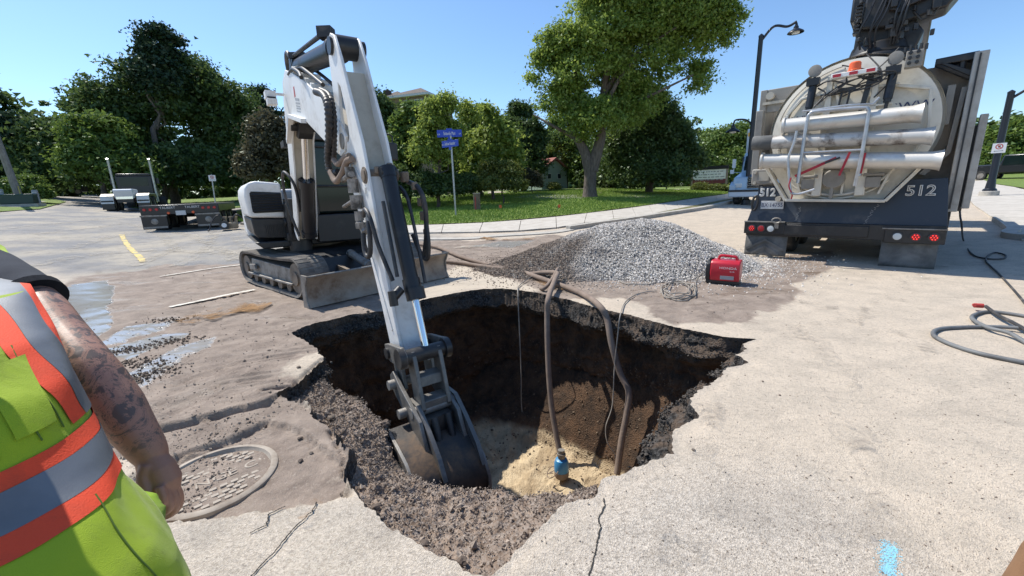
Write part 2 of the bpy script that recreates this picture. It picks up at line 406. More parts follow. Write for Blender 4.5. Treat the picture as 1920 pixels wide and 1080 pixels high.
dR = np.minimum(ip(drop_r), RR-.07); dR = dR+fbm(np.stack([cs*7, sn*7, S*0+2], 1), 3, 31)*.05; dZ = ip(drop_z)
shelf = np.clip((RR-.1-dR)/.2, 0, 1)
lipz = zr-.13-.05*shelf*0
def smoothc(a, k): 
    q = np.r_[a[-k:], a, a[:k]]; c = np.convolve(q, np.ones(2*k+1)/(2*k+1), 'same'); return c[k:-k]
RS_ = smoothc(smoothc(RR, 14), 10); dRs = smoothc(dR, 8)
und = ip([.0,.0,.0,.0,.0,.0,.0,.0,.0,.0,.0,.0,.0,.05,.10,.16,.16,.14,.10,.06,.0]); slp = ip([0,0,0,0,0,0,0,0,0,.04,.10,.16,.17,.14,.06,.0,0,0,0,0,0])
dR = dR-slp; dRs = dRs-slp
uR = np.where(und > .005, RS_*(1+und), dRs*1.0); uZ = np.where(und > .005, np.minimum(dZ-.22, -.45), dZ-.3)
tR = np.where(und > .005, RS_*(1.0+und*.6), dRs*ip(tal_f)); tZ = np.minimum(ip(tal_z), uZ-.1); fR = np.minimum(ip(flo_r), tR-.05)
rows = []; tags = []
def seg(r0, z0, r1, z1, n, tag, ease=1.0):
    for k in range(n):
        u = (k/n)**ease; rows.append((r0+(r1-r0)*u, z0+(z1-z0)*u)); tags.append(tag)
seg(RR, zr, lipR, lipz, 9, 0)
seg(lipR, lipz, dR, np.minimum(dZ, lipz-.03), 44, 1)
seg(dR, np.minimum(dZ, lipz-.03), uR, uZ, 24, 2)
seg(uR, uZ, tR, tZ, 44, 2)
seg(tR, tZ, fR, np.full(NS, -2.2), 34, 3)
seg(fR, np.full(NS, -2.2), fR*.02, np.full(NS, -2.28), 26, 4)
rows.append((fR*.02, np.full(NS, -2.28))); tags.append(4)
PR = np.array([r_ for r_, _ in rows]); PZ = np.array([z_ for _, z_ in rows]); tg = np.repeat(np.array(tags), NS)
PX = (C0[0]+PR*cs).ravel(); PY = (C0[1]+PR*sn).ravel(); PZ = PZ.ravel()
P3 = np.stack([PX, PY, PZ], 1)
edge = 1-np.exp(-np.repeat(np.arange(len(rows)), NS)/3.0); edge[:NS] = 0
a1 = fbm(P3*2.2, 4, 41); a2 = fbm(P3*8, 4, 43); a3 = fbm(P3*24, 3, 47)
amp = np.choose(tg, [.018, .035, .06, .10, .05])
dr = (a1*amp*1.4+a2*amp*.8+a3*.012)*edge
wall = np.isin(tg, [0, 2]); CSx = np.tile(cs, len(rows)); SNx = np.tile(sn, len(rows))
crk = np.abs(fbm(P3*np.array([3,3,6]), 3, 51))
dr = dr+np.where(wall, (.02-crk*.09)*edge, 0)
PX = PX+CSx*dr*np.where(wall, 1.3, .5); PY = PY+SNx*dr*np.where(wall, 1.3, .5)
PZ = PZ+np.where(wall, dr*.4, dr*1.2+np.where(tg == 1, a3*.018+a2*.03, 0)*edge)
asph = ((tg <= 1) | ((tg == 2) & (PZ > -.42+a2*.12)))*1.0; shelfm = np.where(tg == 1, np.tile(shelf, len(rows)), 0)
asph = asph*(1-shelfm*.75)
floor = np.clip((-2.02+a2*.06-PZ)/.06, 0, 1)
t = NT('excavated soil'); co = t.co(); aa, af, ash = t.attr('asph'), t.attr('floor'), t.attr('shelf')
nm = t.noise(co, 4, 6, .65, .4); nf = t.noise(co, 30, 4, .65); vp = t.vor(co, 55, out=1); sp = t.n('ShaderNodeSeparateColor'); t.l(vp, sp.inputs[0]); pb = t.ramp(sp.outputs[0], .3, 1)
soil = t.mix(t.ramp(nm, .36, .64), (.032,.019,.011), (.120,.066,.034)); soil = t.mix(t.mth('MULTIPLY', t.ramp(nf, .5, .7), .6), soil, (.02,.014,.010))
asp = t.mix(t.mth('MULTIPLY', pb, .34), (.010,.0095,.009), (.20,.19,.18))
shl = t.mix(t.ramp(nm, .4, .6), (.15,.105,.075), (.27,.20,.15)); shl = t.mix(t.mth('MULTIPLY', pb, .5), shl, (.36,.32,.28))
flc = t.mix(t.ramp(nm, .4, .62), (.56,.44,.28), (.34,.25,.15))
asp = t.mix(t.mth('MULTIPLY', t.ramp(t.noise(co, 3.1, 5, .7), .42, .56), .75), asp, (.11,.075,.05)); col = t.mix(aa, soil, asp); col = t.mix(ash, col, shl); col = t.mix(af, col, flc)
bh = t.mth('ADD', nf, t.mth('ADD', t.mth('MULTIPLY', nm, .6), t.mth('MULTIPLY', t.vor(co, 55), .7)))
m_pit = t.set(col, .95, None, bh, .7, .02)
fast('pit', np.stack([PX, PY, PZ], 1), ringfaces(len(rows), flip=True), m_pit, attrs=dict(asph=asph, floor=floor, shelf=shelfm), kind='structure')
PITV = np.stack([PX, PY, PZ], 1).reshape(len(rows), NS, 3); PITT = np.array(tags)
# ---- stones
def stones(name, pts, size, mat, seed=1, flat=.75, **kw):
    rs = np.random.RandomState(seed); n = len(pts)
    o8 = np.array([[1,0,0],[-1,0,0],[0,1,0],[0,-1,0],[0,0,1],[0,0,-1]], float)
    f8 = np.array([[0,2,4],[2,1,4],[1,3,4],[3,0,4],[2,0,5],[1,2,5],[3,1,5],[0,3,5]])
    q = rs.normal(size=(n, 4)); q /= np.linalg.norm(q, axis=1)[:,None]; a, b, c, d = q.T
    Rm = np.stack([1-2*(c*c+d*d), 2*(b*c-a*d), 2*(b*d+a*c), 2*(b*c+a*d), 1-2*(b*b+d*d), 2*(c*d-a*b), 2*(b*d-a*c), 2*(c*d+a*b), 1-2*(b*b+c*c)], 1).reshape(n, 3, 3)
    sc_ = np.asarray(size)[:,None]*np.stack([np.ones(n), rs.uniform(.6, 1, n), rs.uniform(.4, .75, n)], 1)
    V = o8[None]*rs.uniform(.6, 1.25, (n, 6, 1))*sc_[:,None,:]
    V = np.einsum('nij,nkj->nki', Rm, V)+np.asarray(pts)[:,None,:]
    Fc = (f8[None]+np.arange(n)[:,None,None]*6).reshape(-1, 3)
    return fast(name, V.reshape(-1, 3), Fc, mat, smooth=False, attrs=dict(tone=np.repeat(rs.rand(n), 6)), **kw)
def stonemat(name, a, b, c=None):
    t = NT(name); tn = t.attr('tone'); col = t.mix(tn, a, b)
    if c: col = t.mix(t.attr('muddy') if False else t.ramp(t.noise(t.co(), .8, 4), .5, .6), col, c)
    return t.set(t.mix(t.mth('MULTIPLY', t.noise(t.co(), 50, 2), .3), col, tuple(q*.5 for q in a)), .9)
m_rubble = stonemat('road rubble', (.12,.09,.07), (.44,.36,.29))
m_black = stonemat('broken asphalt', (.02,.018,.016), (.15,.13,.11))
m_gravel = stonemat('limestone gravel', (.15,.15,.155), (.56,.56,.56))
m_clod = stonemat('mud clods', (.08,.058,.042), (.20,.15,.11))
rs = np.random.RandomState(5)
# loose rubble lying on the shelf of the near bank
si = rs.randint(0, NS, 60000); ok = shelf[si] > .3; si = si[ok][:13000]; ri = rs.randint(9, 54, len(si))
pp = PITV[ri, si]+rs.normal(size=(len(si), 3))*.008; sz = .0035+.009*rs.rand(len(si))**2.2+.022*(rs.rand(len(si)) > .99)
stones('rubble', pp+np.array([0,0,.003]), sz, m_rubble, 3, kind='stuff')
# black asphalt crumbs under the rim
si = rs.randint(0, NS, 9000); ri = rs.choice(np.r_[3:12, 40:62], len(si)); keep = shelf[si] < .5; si = si[keep]; ri = ri[keep]
pp = PITV[ri, si]+rs.normal(size=(len(si), 3))*.012
stones('asphalt_crumbs', pp, .006+.014*rs.rand(len(si))**2, m_black, 4, kind='stuff')
# stones on the pit's lower slope and floor
si = rs.randint(0, NS, 5000); ri = rs.randint(100, 165, 5000)
stones('pit_stones', PITV[ri, si], .008+.025*rs.rand(5000)**3, stonemat('pit stones', (.06,.04,.026), (.20,.14,.09)), 6, kind='stuff')
# crumbs strewn over the muddy road
n = 26000; px = rs.uniform(90, 1500, n); py = rs.uniform(440, 980, n)
r_ = CF[None]+CR[None]*((px-960)/F)[:,None]+CU[None]*((540-py)/F)[:,None]; tt = -HC/r_[:,2]; x, y = r_[:,0]*tt, r_[:,1]*tt
_, mm, _, _, _, dd, _ = surf(x, y); cl = fbm(np.stack([x*1.4, y*1.4, x*0], 1), 3, 77)
w_ = (mm*.3+dd*.5)*(cl > -.1); d0 = np.hypot(x-C0[0], y-C0[1]); th = np.degrees(np.arctan2(y-C0[1], x-C0[0]))
ok = (rs.rand(n) < w_) & (d0 > np.interp(th, S, RR)+.02) & (y < 9)
x, y = x[ok], y[ok]; zz = surf(x, y)[0]
stones('road_crumbs', np.stack([x, y, zz+.002], 1), .004+.016*rs.rand(len(x))**4, m_rubble, 8, kind='stuff')
# grit lying on the clean pavement at right
n = 2600; px = rs.uniform(1000, 1915, n); py = rs.uniform(560, 1079, n); r_ = CF[None]+CR[None]*((px-960)/F)[:,None]+CU[None]*((540-py)/F)[:,None]; tt = -HC/r_[:,2]; x, y = r_[:,0]*tt, r_[:,1]*tt
th = np.degrees(np.arctan2(y-C0[1], x-C0[0])); ok = np.hypot(x-C0[0], y-C0[1]) > np.interp(th, S, RR)+.03; x, y = x[ok], y[ok]
stones('loose_grit', np.stack([x, y, surf(x, y)[0]+.001], 1), .0022+.006*rs.rand(len(x))**6, m_rubble, 18, kind='stuff')
# heap of mud clods left of the pit, and a few bigger lumps
c = np.array([G(245,655)[:2], G(290,700)[:2], G(235,715)[:2], G(330,640)[:2], G(265,680)[:2], G(320,600)[:2]])
ci = rs.randint(0, len(c), 1100); x = c[ci,0]+rs.normal(size=1100)*.14; y = c[ci,1]+rs.normal(size=1100)*.08; zz = surf(x, y)[0]
stones('mud_clods', np.stack([x, y, zz+.01*rs.rand(1100)], 1), .005+.020*rs.rand(1100)**2, m_clod, 9, kind='stuff')
# rim chunks: single lumps of broken asphalt
m_lump = M('dirty lump', (.20,.16,.125), (.11,.085,.065), 14, .4, .6, .95, bump=.5)
def lump(r, seed, name):
    bm = bmesh.new(); bmesh.ops.create_icosphere(bm, subdivisions=2, radius=r)
    P = np.array([v.co for v in bm.verts]); n_ = fbm(P*(2.2/r)+seed*7, 3, seed)
    for v, k in zip(bm.verts, n_): v.co *= 1+.55*k
    for v in bm.verts: v.co.z *= .6
    me = bpy.data.meshes.new(name); bm.to_mesh(me); bm.free(); me.materials.append(m_rubble if seed % 2 else m_lump); return me
# ================================================================== PAVEMENTS, KERBS, LAWN, PAINT
m_conc = M('sidewalk concrete', (.50,.46,.40), (.34,.30,.25), 3, .42, .7, .9, bump=.3, bscale=120, fine=.6)
m_conc2 = M('kerb concrete', (.44,.41,.36), (.24,.22,.19), 5, .45, .7, .9, bump=.3, bscale=90, fine=.6)
def resample(pl, n):
    P = np.array([np.array(q[:2]) for q in spline(pl, 12)]); L = np.r_[0, np.cumsum(np.hypot(*np.diff(P, axis=0).T))]
    s = np.linspace(0, L[-1], n); return np.stack([np.interp(s, L, P[:,0]), np.interp(s, L, P[:,1])], 1), L[-1]
def slabrow(parent, back, front, n, h=.05, name='paving_slab', gap=.012):
    A, _ = resample(back, n+1); B, _ = resample(front, n+1)
    for i in range(n):
        b = MB(); a0, a1, b0, b1 = A[i], A[i+1], B[i], B[i+1]; u = (a1-a0)/np.linalg.norm(a1-a0)*gap
        c = [a0+u, a1-u, b1-u, b0+u]; top = [(q[0], q[1], float(H(*q))+h) for q in c]; bot = [(q[0], q[1], float(H(*q))-.1) for q in c]
        b.add(bot+top, [(0,1,2,3),(7,6,5,4),(0,4,5,1),(1,5,6,2),(2,6,7,3),(3,7,4,0)]); b.build(name, m_conc, parent, smooth=None)
def ribbon(name, path, wd, mat, dz=.004, parent=None, h=0, jit=0, **kw):
    P, L = resample(path, max(8, int(len(path)*10))); b = MB()
    t_ = np.gradient(P, axis=0); t_ /= np.linalg.norm(t_, axis=1)[:,None]; nn = np.stack([-t_[:,1], t_[:,0]], 1)
    ws = wd/2*(1+jit*np.array([random.uniform(-1, 1) for _ in P]))
    A = P+nn*ws[:,None]; B = P-nn*ws[:,None]
    rows = [[(q[0], q[1], float(H(*q))+dz) for q in X_] for X_ in (A, B)]
    if h:
        lo = [[(q[0], q[1], float(H(*q))-.1) for q in X_] for X_ in (A, B)]; up = [[(q[0], q[1], float(H(*q))+h) for q in X_] for X_ in (A, B)]
        b.grid([lo[0], up[0], up[1], lo[1]]); 
        for k in (0, -1): b.add([lo[0][k], up[0][k], up[1][k], lo[1][k]], [(0,1,2,3)])
    else: b.grid(rows)
    return b.build(name, mat, parent, smooth=30, **kw)
walk = MB(); wb = [G(*q) for q in [(690,427),(749,425),(917,419),(1107,401),(1214,387),(1300,374),(1372,364)]]; wf = [G(*q) for q in [(690,440),(749,439),(815,438),(942,436),(1041,429),(1096,420),(1210,405),(1372,373)]]
sub = MB(); A, _ = resample(wb, 40); B, _ = resample(wf, 40); sub.grid([[(q[0], q[1], float(H(*q))+.02) for q in X_] for X_ in (A, B)])
walk = sub.build('sidewalk', M('joint dirt', (.10,.085,.065), rough=1), smooth=180, kind='structure')
slabrow(walk, wb, wf, 17)
kb = ribbon('kerb', [G(*q) for q in [(690,449),(754,449),(877,448),(931,443),(1030,437),(1070,431)]], .35, m_conc2, h=.03, kind='structure')
kb2 = ribbon('kerb', [G(*q) for q in [(1065,431),(1140,420),(1214,409),(1321,392),(1372,380),(1400,375)]], .22, m_conc2, h=.13, kind='structure')
ribbon('kerb', [G(*q) for q in [(455,421),(520,430),(600,438),(690,447)]], .18, m_conc2, h=.12, kind='structure')
# verge between kerb and slabs
t = NT('lawn'); co = t.co(); n1 = t.noise(co, .35, 5, .6); n2 = t.noise(co, 5, 5, .7); n3 = t.noise(co, 45, 3, .7)
g = t.mix(t.ramp(n1, .35, .65), (.15,.23,.028), (.21,.29,.05)); g = t.mix(t.ramp(n2, .4, .7), g, (.15,.19,.045)); g = t.mix(t.mth('MULTIPLY', t.ramp(n3, .4, .7), .6), g, (.07,.12,.02))
m_lawn = t.set(g, .9, None, n3, .8, .05)
def region(name, poly, mat, dz, step, **kw):
    P = np.array([q[:2] for q in poly]); x0, y0 = P.min(0); x1, y1 = P.max(0)
    bm = bmesh.new(); vs = [bm.verts.new((q[0], q[1], 0)) for q in P]; bm.faces.new(vs)
    for ax, a, b in ((0, x0, x1), (1, y0, y1)):
        c = a+step
        while c < b:
            no = (1,0,0) if ax == 0 else (0,1,0); co_ = (c,0,0) if ax == 0 else (0,c,0)
            bmesh.ops.bisect_plane(bm, geom=bm.verts[:]+bm.edges[:]+bm.faces[:], plane_co=co_, plane_no=no); c += step
    bmesh.ops.triangulate(bm, faces=bm.faces)
    for v in bm.verts: v.co.z = float(H(v.co.x, v.co.y))+dz
    bmesh.ops.recalc_face_normals(bm, faces=bm.faces)
    me = bpy.data.meshes.new(name); bm.to_mesh(me); bm.free(); me.materials.append(mat)
    if len(me.polygons) and me.polygons[0].normal.z < 0: me.flip_normals()
    return link(name, me, **kw)
LAWN = [G(*q) for q in [(240,389),(285,395),(420,409),(462,420),(560,425),(749,424),(917,418),(1107,400),(1214,386),(1300,373),(1372,363)]]
far = [(40,62),(60,140),(-10,150),(-60,140),(-75,95),(-45,50)]
region('lawn', [q[:2] for q in LAWN]+far, m_lawn, .045, 4.0, kind='structure')
region('lawn', [G(*q)[:2] for q in [(-150,410),(0,398),(75,393),(125,379)]]+[(-75,62),(-120,70),(-140,20),(-70,10)], m_lawn, .045, 5.0, kind='structure')
region('verge', [G(*q)[:2] for q in [(1060,431),(1150,413),(1214,405.5),(1372,374),(1400,371),(1400,374),(1321,390),(1214,407),(1140,418)]], M('dry verge', (.20,.165,.09), (.12,.13,.04), 4, .4, .6, 1, bump=.5), .06, 2, kind='structure')
region('driveway', [G(*q)[:2] for q in [(960,372),(1010,374),(1080,374),(1200,372),(1290,366),(1200,365),(1060,367),(1000,365)]], M('driveway asphalt', (.25,.24,.23), (.33,.31,.28), 1, rough=.95), .06, 4, kind='structure')
# right-hand pavement
wr_l = [G(*q) for q in [(1812,342),(1817,374),(1850,402),(1880,425),(1915,452)]]; wr_r = [G(*q) for q in [(1850,338),(1940,362),(2060,390),(2160,420),(2300,470)]]
sub = MB(); A, _ = resample(wr_l, 30); B, _ = resample(wr_r, 30); sub.grid([[(q[0], q[1], float(H(*q))+.01) for q in X_] for X_ in (A, B)])
walk2 = sub.build('sidewalk', M('joint dirt right', (.13,.11,.09), rough=1), smooth=180, kind='structure')
slabrow(walk2, wr_l, wr_r, 13, .04)
ribbon('kerb', [G(*q) for q in [(1868,413),(1885,424),(1899,436),(1912,449)]]+[np.array(G(1912,449))+np.array([1.2,-1.6,0])], .24, m_conc2, h=.13, kind='structure')
region('lawn', [G(*q)[:2] for q in [(1838,336),(1862,346),(1940,358),(2100,380)]]+[(90,30),(90,80),(60,75)], m_lawn, .07, 4, kind='structure')
# grass blades of the front lawn
def blades(name, n, xr, yr, test, h=.07, seed=2, dz=.04):
    rs = np.random.RandomState(seed); x = rs.uniform(*xr, n); y = rs.uniform(*yr, n)
    k = inpoly(np.stack([x, y], 1), test); x, y = x[k], y[k]; n = len(x); z = H(x, y)+dz
    hh = h*(.5+rs.rand(n)); a = rs.rand(n)*6.28; wd = .012+.01*rs.rand(n); le = rs.normal(size=(n, 2))*.03
    V = np.stack([np.stack([x-np.cos(a)*wd, y-np.sin(a)*wd, z], 1), np.stack([x+np.cos(a)*wd, y+np.sin(a)*wd, z], 1), np.stack([x+le[:,0], y+le[:,1], z+hh], 1)], 1)
    return fast(name, V.reshape(-1, 3), np.arange(3*n).reshape(-1, 3), m_blade, smooth=False, attrs=dict(tone=np.repeat(rs.rand(n), 3)), kind='stuff')
t = NT('grass blade'); m_blade = t.set(t.mix(t.attr('tone'), (.14,.23,.02), (.34,.44,.08)), .7)
lp = [q[:2] for q in LAWN]+[(16,40),(-30,40)]
blades('grass', 230000, (-20, 16), (15.5, 33), lp)
# road paint
t = NT('worn yellow paint'); m_yel = t.set(t.mix(t.ramp(t.noise(t.co(), 6, 5, .7), .5, .62), (.62,.48,.17), (.27,.25,.22)), .85)
t = NT('worn white paint'); m_wht = t.set(t.mix(t.ramp(t.noise(t.co(), 5, 5, .7), .52, .68), (.62,.58,.50), (.34,.28,.22)), .85)
t = NT('crack shadow'); m_crack = t.set((.03,.028,.025), 1.)
ribbon('road_marking', [G(*q) for q in [(228,440),(234,452),(246,468),(262,482),(268,492)]], .13, m_yel, .012, jit=.25, kind='structure')
ribbon('road_marking', [G(*q) for q in [(318,578),(380,565),(430,554),(478,545)]], .10, m_wht, .022, jit=.2, kind='structure')
ribbon('road_marking', [G(*q) for q in [(300,520),(350,512),(400,504),(450,498)]], .07, m_wht, .02, jit=.4, kind='structure')
for pl in ([(1104,1085),(1115,1040),(1126,990),(1122,975),(1134,950),(1132,935)], [(595,941),(585,960),(548,995),(520,1030),(470,1082)], [(470,1000),(500,985),(505,965),(535,950)]):
    P = [];
    for a, b in zip(pl[:-1], pl[1:]):
        for k in range(6): P.append(G(a[0]+(b[0]-a[0])*k/6+random.uniform(-1.2, 1.2), a[1]+(b[1]-a[1])*k/6+random.uniform(-.8, .8)))
    P.append(G(*pl[-1])); ribbon('crack', P, .0065, m_crack, .004, jit=.6, kind='structure')
def alphamat(name, c, lo, hi, sc_=3):
    t = NT(name); t.set(c, .95); tr = t.n('ShaderNodeBsdfTransparent'); mx = t.n('ShaderNodeMixShader'); t.l(t.ramp(t.noise(t.co(), sc_, 6, .75, .6), lo, hi), mx.inputs[0]); t.l(tr.outputs[0], mx.inputs[1]); t.l(t.b.outputs[0], mx.inputs[2]); t.l(mx.outputs[0], t.out.inputs[0]); return t.m
m_tm = alphamat('dusty tyre track', (.47,.42,.34), .46, .72, 4); m_tm2 = alphamat('dark tyre scuff', (.20,.17,.14), .54, .85, 5); m_pool = alphamat('orange silt', (.27,.15,.06), .47, .62, 1.6)
for k, (pl, wd_, mm) in enumerate((([(60,440),(170,428),(240,420),(300,440),(330,470)], .30, m_tm),([(120,470),(230,440),(330,436),(420,470),(440,490)], .35, m_tm),([(250,500),(350,460),(430,440),(460,470)], .3, m_tm),([(60,500),(160,480),(300,470),(440,476)], .4, m_tm),([(10,430),(120,418),(230,407)], .25, m_tm),([(330,500),(380,470),(400,440),(390,425)], .28, m_tm),
        ([(1480,620),(1600,600),(1700,540),(1760,500)], .3, m_tm2),([(1900,760),(1700,640),(1500,560)], .26, m_tm2),([(760,470),(900,470),(1020,450)], .25, m_tm2),([(30,455),(150,447),(300,441)], .05, m_tm2),([(80,476),(200,462),(330,452)], .05, m_tm2),([(120,520),(300,500),(460,487)], .2, m_tm2),([(980,460),(1100,440),(1250,400)], .5, m_tm2),([(850,466),(900,463),(935,462)], .3, m_tm),([(380,600),(440,585),(500,580)], .5, m_pool),([(340,610),(400,590),(470,575)], .4, m_pool),([(900,448),(960,452),(1010,447)], .35, m_pool),([(1010,530),(1060,545),(1090,548)], .25, m_pool),([(560,985),(580,965),(600,950)], .07, m_pool),([(1250,1079),(1320,900),(1340,760)], .22, m_tm2),([(1560,1079),(1600,900),(1560,700),(1480,600)], .25, m_tm2))):
    ribbon('tyre_mark' if mm is not m_pool else 'silt_patch', [G(*q) for q in pl], wd_, mm, .012+.0015*k, jit=.25, kind='structure')
t = NT('blue spray'); m_spray = t.set((.25,.55,.68), .9)
rs = np.random.RandomState(3); n = 900; u = rs.rand(n); a = np.array([G(1670-6*q, 1020+55*q)[:2] for q in u[:200]]); a = a[rs.randint(0, 200, n)]+rs.normal(size=(n, 2))*.015; zz = surf(a[:,0], a[:,1])[0]+.002
th = rs.rand(n)*6.28; r_ = .0015+.003*rs.rand(n)
V = np.stack([np.stack([a[:,0]+r_*np.cos(th+k*2.094), a[:,1]+r_*np.sin(th+k*2.094), zz], 1) for k in range(3)], 1)
fast('spray_mark', V.reshape(-1, 3), np.arange(3*n).reshape(-1, 3), m_spray, smooth=False, kind='structure')
# ================================================================== MATERIALS FOR MACHINES
m_white = M('worn white paint metal', (.76,.755,.73), (.30,.26,.21), 2.2, .50, .80, .42, bump=.12, bscale=60, fine=.7, r2=.8)
m_beige = M('dusty beige paint', (.50,.455,.37), (.28,.235,.18), 2.6, .5, .74, .5, bump=.15, bscale=50, fine=.7, r2=.85)
m_cream = M('cream tank paint', (.64,.60,.51), (.34,.29,.21), 1.8, .47, .74, .42, bump=.12, bscale=50, fine=.6, r2=.8)
m_black = M('black machine steel', (.02,.02,.021), (.13,.115,.095), 3.2, .52, .85, .42, bump=.25, bscale=60, fine=.6, r2=.85)
m_cylb = M('hydraulic barrel black', (.012,.013,.016), (.07,.065,.06), 5, .58, .85, .4, r2=.75)
m_chrome = M('chrome rod', (.75,.77,.8), rough=.12, metal=1)
m_steel = M('bare worn steel', (.30,.285,.26), (.15,.11,.08), 6, .45, .7, .55, .55, bump=.3, bscale=80, fine=.5, r2=.85)
m_dirtsteel = M('muddy steel', (.26,.21,.16), (.11,.08,.055), 4, .4, .66, .8, .15, bump=.5, bscale=60, fine=.5)
m_blade = M('earth polished blade', (.33,.27,.21), (.16,.09,.05), 2.5, .42, .7, .6, .2, bump=.4, bscale=40, fine=.5, r2=.9)
m_rubber = M('dusty track rubber', (.11,.10,.09), (.30,.265,.22), 3, .42, .68, .9, bump=.5, bscale=50, fine=.5)
m_tyre = M('tyre rubber', (.03,.03,.03), (.12,.11,.10), 4, .5, .8, .85, bump=.3)
m_hose = M('hydraulic hose', (.025,.025,.027), (.12,.10,.085), 8, .5, .8, .5)
m_hosetan = M('muddy sleeve hose', (.25,.19,.15), (.14,.10,.075), 6, .4, .7, .9, bump=.4, bscale=30, fine=.5)
m_dark = M('matt grille black', (.012,.012,.012), rough=.7)  # plain black of grilles, seat and other small parts
t = NT('cab glass'); m_glass = t.set((.008,.016,.016), .08, 0, **{'Specular IOR Level': .35})
m_decal = M('grey decal print', (.36,.37,.38), rough=.5); m_red = M('red decal', (.45,.05,.04), rough=.5)
# ================================================================== EXCAVATOR
XP = np.array([-.756, 3.23, 0.]); XD = np.array([.575,-.818,0]); XD /= np.linalg.norm(XD); XN = np.array([.818,.575,0]); XN /= np.linalg.norm(XN)
ex = thing('excavator', 'white tracked excavator with its arm reaching into the sinkhole', 'excavator', (-3.4, 8.1, 0))
exo = Vector((-3.4, 8.1, 0))
def W(u, v, z): return Vector(XP+XD*u+XN*v)+Vector((0,0,z))-exo        # along the arm, across it, up
def pu(px, py, off=0.):
    Q = onp(px, py, XP+XN*off, XN)-XP; return (float(Q@XD), float(Q[2]))
def plate(b, poly, v0, v1):                                              # arm-plane polygon with thickness
    return b.prism([(p[0], p[1]) for p in poly], W(0,0,0), XD, (0,0,1), XN, v0, v1)
def keyhole(outer, inner):
    i = min(((Vector(a)-Vector(b)).length, x, y) for x, a in enumerate(outer) for y, b in enumerate(inner))
    _, x, y = i; inn = inner[y:]+inner[:y+1]
    return outer[:x+1]+inn+outer[x:]
# ---- stick: two cheek plates joined by a recessed web above, a closed box below
rear = [(-1.30,2.80),(-1.30,2.5),(-1.27,1.98),(-1.05,1.63),(-.72,.98),(-.54,.58),(-.38,.14)]
front = [(-.10,.14),(-.22,.45),(-.30,.72),(-.42,1.27),(-.55,1.82),(-.60,2.0),(-.80,2.42),(-.93,2.72),(-1.05,2.92),(-1.16,2.97),(-1.26,2.93)]
oval = [(-1.10,2.55),(-1.03,2.50),(-.94,2.25),(-.93,2.08),(-1.0,2.02),(-1.10,2.08),(-1.14,2.3)]
hole = keyhole(rear+front, oval)
b = MB(); plate(b, hole, -.135, -.108); plate(b, hole, .075, .10)
st = b.build('stick', m_white, ex, bevel=.006)
b = MB(); plate(b, [(-.98,2.62),(-.86,2.25),(-.72,1.95),(-.66,1.75),(-.50,1.2),(-.38,.68),(-.30,.35),(-.18,.16),(-.22,.16),(-.36,.40),(-.44,.68),(-.58,1.2),(-.74,1.75),(-.80,1.93),(-.93,2.2),(-1.05,2.6)], -.108, .075)
b.build('stick_web', m_beige, st)
b = MB(); plate(b, [(-.24,.42),(-.12,.16),(-.36,.16),(-.52,.60),(-.70,1.0),(-1.03,1.65),(-.93,1.72),(-.56,1.74),(-.44,1.25),(-.32,.72)], -.107, .074)
b.build('stick_box', m_white, st, bevel=.01)
b = MB()                                                                 # weld seams and stiffener bars along the cheeks
for v in (-.14, .105):
    plate(b, [(-1.0,1.86),(-.98,1.90),(-.60,1.62),(-.62,1.57)], v-.008, v+.008); plate(b, [(-.86,1.35),(-.85,1.38),(-.30,.42),(-.32,.40)], v-.004, v+.004)
b.build('weld_bar', m_white, st)
b = MB(); b.cyl(W(-1.15,-.16,2.86), W(-1.15,.15,2.86), .075, n=20); b.cyl(W(-1.15,-.10,2.86), W(-1.15,.09,2.86), .10, n=20); b.build('stick_top_pin', m_black, st)
b = MB(); b.cyl(W(-1.12,-.16,2.05), W(-1.12,.15,2.05), .07, n=20); b.build('stick_pivot_pin', m_steel, st)
b = MB(); b.cyl(W(-.60,-.155,1.72), W(-.60,.15,1.72), .05, n=20); b.cyl(W(-.60,-.145,1.72), W(-.60,-.13,1.72), .07, n=24); b.build('cylinder_pin', m_dirtsteel, st)
# ---- boom
bl_ = [(-4.78,.92),(-4.62,.86),(-4.35,1.25),(-4.0,1.95),(-3.82,2.35),(-3.45,2.62),(-2.6,2.43),(-1.8,2.12),(-1.25,1.93),(-1.08,1.96),(-1.0,2.08),(-1.12,2.2),(-1.9,2.62),(-2.45,2.85),(-3.15,3.10),(-3.55,3.22),(-3.85,3.14),(-4.02,2.9),(-4.2,2.4),(-4.55,1.6),(-4.88,1.02)]
b = MB(); plate(b, bl_, -.15, -.125); plate(b, bl_, .125, .15)
bo = b.build('boom', m_white, ex, bevel=.005)
def inset(poly, k):
    P = np.array(poly); o = []
    for i in range(len(P)):
        a = P[i-1]; c = P[(i+1) % len(P)]; t_ = c-a; t_ = t_/np.linalg.norm(t_); o.append(tuple(P[i]+np.array([-t_[1], t_[0]])*k))
    return o
b = MB(); plate(b, inset(bl_, .028), -.126, .126); b.build('boom_web', m_beige, bo)
b = MB(); plate(b, [(-3.9,2.38),(-3.5,2.66),(-2.62,2.47),(-2.62,2.42),(-3.44,2.60),(-3.88,2.32)], -.21, -.148)
b.build('boom_ledge', m_white, bo)
# decal on the boom's side: a red arrow, a small picture and lines of print
b = MB(); b.m = 0; plate(b, [(-3.12,2.92),(-3.06,2.92),(-3.05,2.80),(-3.13,2.80)], -.1525, -.1505); b.build('red_decal', m_red, bo)
b = MB()
for i, (z0, z1) in enumerate([(2.76,2.79),(2.72,2.74),(2.69,2.705),(2.66,2.675),(2.63,2.645)]): plate(b, [(-3.1,z0),(-2.86+.02*(i % 2),z0-.05),(-2.86+.02*(i % 2),z1-.05),(-3.1,z1)], -.1525, -.1505)
b.build('printed_decal', m_decal, bo)
